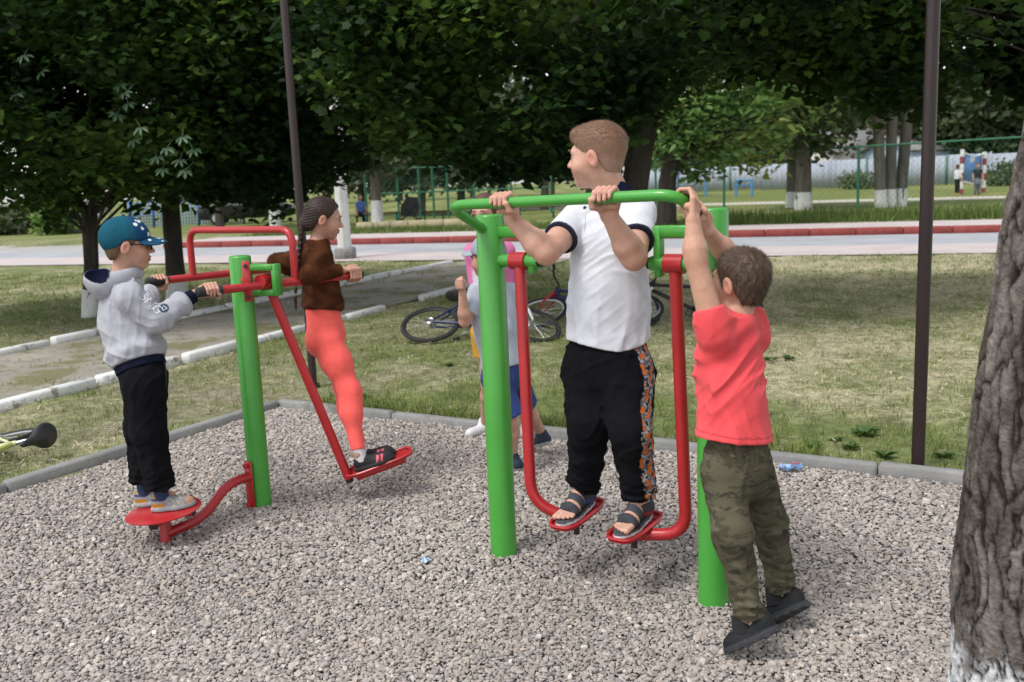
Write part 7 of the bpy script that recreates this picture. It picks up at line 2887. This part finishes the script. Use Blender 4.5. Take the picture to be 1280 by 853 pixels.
# left: rubble wall, concrete steps, blue mesh fence, car
M_OLDC = mat('old_concrete', (.20, .20, .19), (.33, .32, .30), scale=1.4, detail=9, rough=.95, bump=.5, bscale=10, wear=(.14, .14, .12), wscale=2, wlo=.58)
a = AY(-60, 294, 44) * vec(1, 1, 0) + UP * ZG
b_ = AY(66, 294, 44) * vec(1, 1, 0) + UP * ZG
t = thing('retaining_wall', a, 'old grey concrete wall beside the flight of steps', 'wall')
nblk = 6
for i_ in range(nblk):
    for j_ in range(3):
        c = lerp(a, b_, (i_ + .5 + (.0 if j_ % 2 else .0)) / nblk) + UP * (.22 + .42 * j_) + vec(0, rnd.uniform(-.03, .03), 0)
        MB().box(c, (np.linalg.norm(b_ - a) / nblk - .03, .4, .40), frame3(b_ - a), bev=.02).put('block', M_OLDC, t, smooth=False)
s0 = AY(97, 296, 40) * vec(1, 1, 0) + UP * ZG
t = thing('steps', s0, 'flight of grey concrete steps with white side rails beyond the road', 'steps')
for k in range(8):
    MB().box(s0 + vec(-.35 * 0 - .02 * k, .32 * k, .09 + .17 * k), (1.5, .34, .17 * 1.0), None, bev=.015).put('step', M_OLDC, t, smooth=False)
for x in (-.85, .85):
    MB().tube([s0 + vec(x, -.1, .55), s0 + vec(x - .15, 2.4, 1.9)], .07, 8).put('handrail', M_WPAINT, t)
    for k in (0, 3, 6):
        MB().tube([s0 + vec(x - .02 * k, .32 * k, .0), s0 + vec(x - .02 * k, .32 * k, .62 + .17 * k)], .04, 6).put('rail_post', M_WPAINT, t)
M_BMESH = mat('mesh_blue', (.06, .16, .42), (.10, .24, .55), scale=2, rough=.6)
f0, f1 = AY(165, 292, 43) * vec(1, 1, 0) + UP * ZG, AY(306, 287, 43) * vec(1, 1, 0) + UP * ZG
t = thing('mesh_fence', f0, 'blue painted steel fence with open square mesh', 'fence')
d_ = unit(f1 - f0)
L_ = np.linalg.norm(f1 - f0)
for k in range(6):
    p = f0 + d_ * L_ * k / 5
    MB().box(p + UP * .6, (.09, .09, 1.25), frame3(d_)).put('post', M_BMESH, t, smooth=False)
    if k < 5:
        mb = MB()
        seg = L_ / 5
        for i_ in range(int(seg / .13)):
            mb.box(p + d_ * (.08 + i_ * .13) + UP * .62, (.035, .02, 1.1), frame3(d_))
        for i_ in range(8):
            mb.box(p + d_ * seg / 2 + UP * (.10 + i_ * .145), (seg - .1, .024, .04), frame3(d_))
        mb.put('mesh_panel', M_BMESH, t, smooth=False)


def car(label, c, heading, paint):
    """Saloon seen from far: lofted body, glass, wheels."""
    t = thing('car', c, label, 'car')
    M = np.array([[math.cos(heading), -math.sin(heading), 0], [math.sin(heading), math.cos(heading), 0], [0, 0, 1]])
    Wp = lambda x, y, z: c + M @ vec(x, y, z)
    prof = [(-2.1, .35, .80, .78), (-2.0, .28, .88, .82), (-1.5, .26, .95, .84), (-.8, .26, .97, .85), (.6, .26, .95, .85), (1.4, .26, .88, .84), (1.95, .28, .78, .80), (2.08, .38, .66, .72)]
    V, F = [], []
    for x, zl, zh, hw in prof:
        for y, z in ((-hw * .92, zl), (-hw, zl + .18), (-hw, zh - .12), (-hw * .88, zh), (hw * .88, zh), (hw, zh - .12), (hw, zl + .18), (hw * .92, zl)):
            V.append(Wp(x, y, z))
    n_ = len(prof)
    for i_ in range(n_ - 1):
        for k in range(8):
            F.append((i_ * 8 + k, i_ * 8 + (k + 1) % 8, (i_ + 1) * 8 + (k + 1) % 8, (i_ + 1) * 8 + k))
    F += [tuple(range(8)), tuple((n_ - 1) * 8 + k for k in range(8))[::-1]]
    put('body', V, F, paint, t)
    cab = [(-1.75, .94, .94, .76), (-1.0, 1.38, .95, .62), (.2, 1.42, .95, .62), (1.05, .93, .92, .76)]
    V, F = [], []
    for x, z, zb2, hw in cab:
        V += [Wp(x, -hw - (.10 if z > 1.2 else 0), zb2 - .02), Wp(x, -hw, z), Wp(x, hw, z), Wp(x, hw + (.10 if z > 1.2 else 0), zb2 - .02)]
    for i_ in range(3):
        for k in range(3):
            F.append((i_ * 4 + k, i_ * 4 + k + 1, (i_ + 1) * 4 + k + 1, (i_ + 1) * 4 + k))
    put('cabin_glass', V, F, mat('car_glass', (.012, .014, .016), rough=.25, spec=.4), t, smooth=False)
    MB().box(Wp(-.4, 0, 1.415), (1.25, 1.22, .035), M, bev=.01).put('roof', paint, t)
    for s_ in (-1, 1):
        MB().tube([Wp(-1.72, s_ * .78, .94), Wp(-1.0, s_ * .64, 1.40), Wp(.2, s_ * .64, 1.44), Wp(1.05, s_ * .78, .94)], .03, 6).put('window_frame', paint, t)
        MB().box(Wp(.85, s_ * .92, .98), (.12, .14, .12), M, bev=.02).put('mirror', paint, t)
        MB().box(Wp(2.04, s_ * .55, .62), (.08, .30, .12), M, bev=.02).put('headlight', M_WPAINT, t)
    for x in (-1.3, 1.3):
        for s_ in (-1, 1):
            w_ = MB().tube([Wp(x, s_ * .70, .31), Wp(x, s_ * .87, .31)], .31, 20).put('wheel', M_TYRE, t)
            MB().tube([Wp(x, s_ * .86, .31), Wp(x, s_ * .885, .31)], .19, 14).put('rim', M_CHROME, w_)
    return t


M_CARB = mat('car_black', (.008, .008, .009), (.012, .012, .013), scale=2, rough=.45, coat=.0)
car('black saloon car parked beyond the road beside the blue mesh fence', AY(312, 283, 43.5) * vec(1, 1, 0) + UP * ZG, math.radians(8), M_CARB)


def shrub(label, px, py, Y, rx, rz, seed, pal):
    b = AY(px, py, Y) * vec(1, 1, 0) + UP * ZG
    return tree(label, 'shrub', b, ([b, b + UP * rz * .4, b + UP * rz * .8], [.06, .05, .03]), b + UP * rz, (rx, rx * .8, rz), 50, 22, QUAD, .22, zmin=.2, seed=seed, palette=pal, lm=M_LEAF2, clr=.4, limbs=.3, flat=.9, cat='shrub')


shrub('green shrub growing beside the concrete steps', 73, 294, 39, .8, .75, 141, LIGHTC)
shrub('dark shrub at the foot of the old grey wall', 10, 294, 41, 1.2, .6, 142, OLIVEC)
shrub('dry bush growing along the grey panel fence behind the basketball goal', 1258, 238, 57, 1.6, .7, 143, OLIVEC * 1.4)
shrub('weedy bush at the fence foot beside the triple trunk', 1080, 242, 64, 1.6, .6, 144, OLIVEC * 1.3)
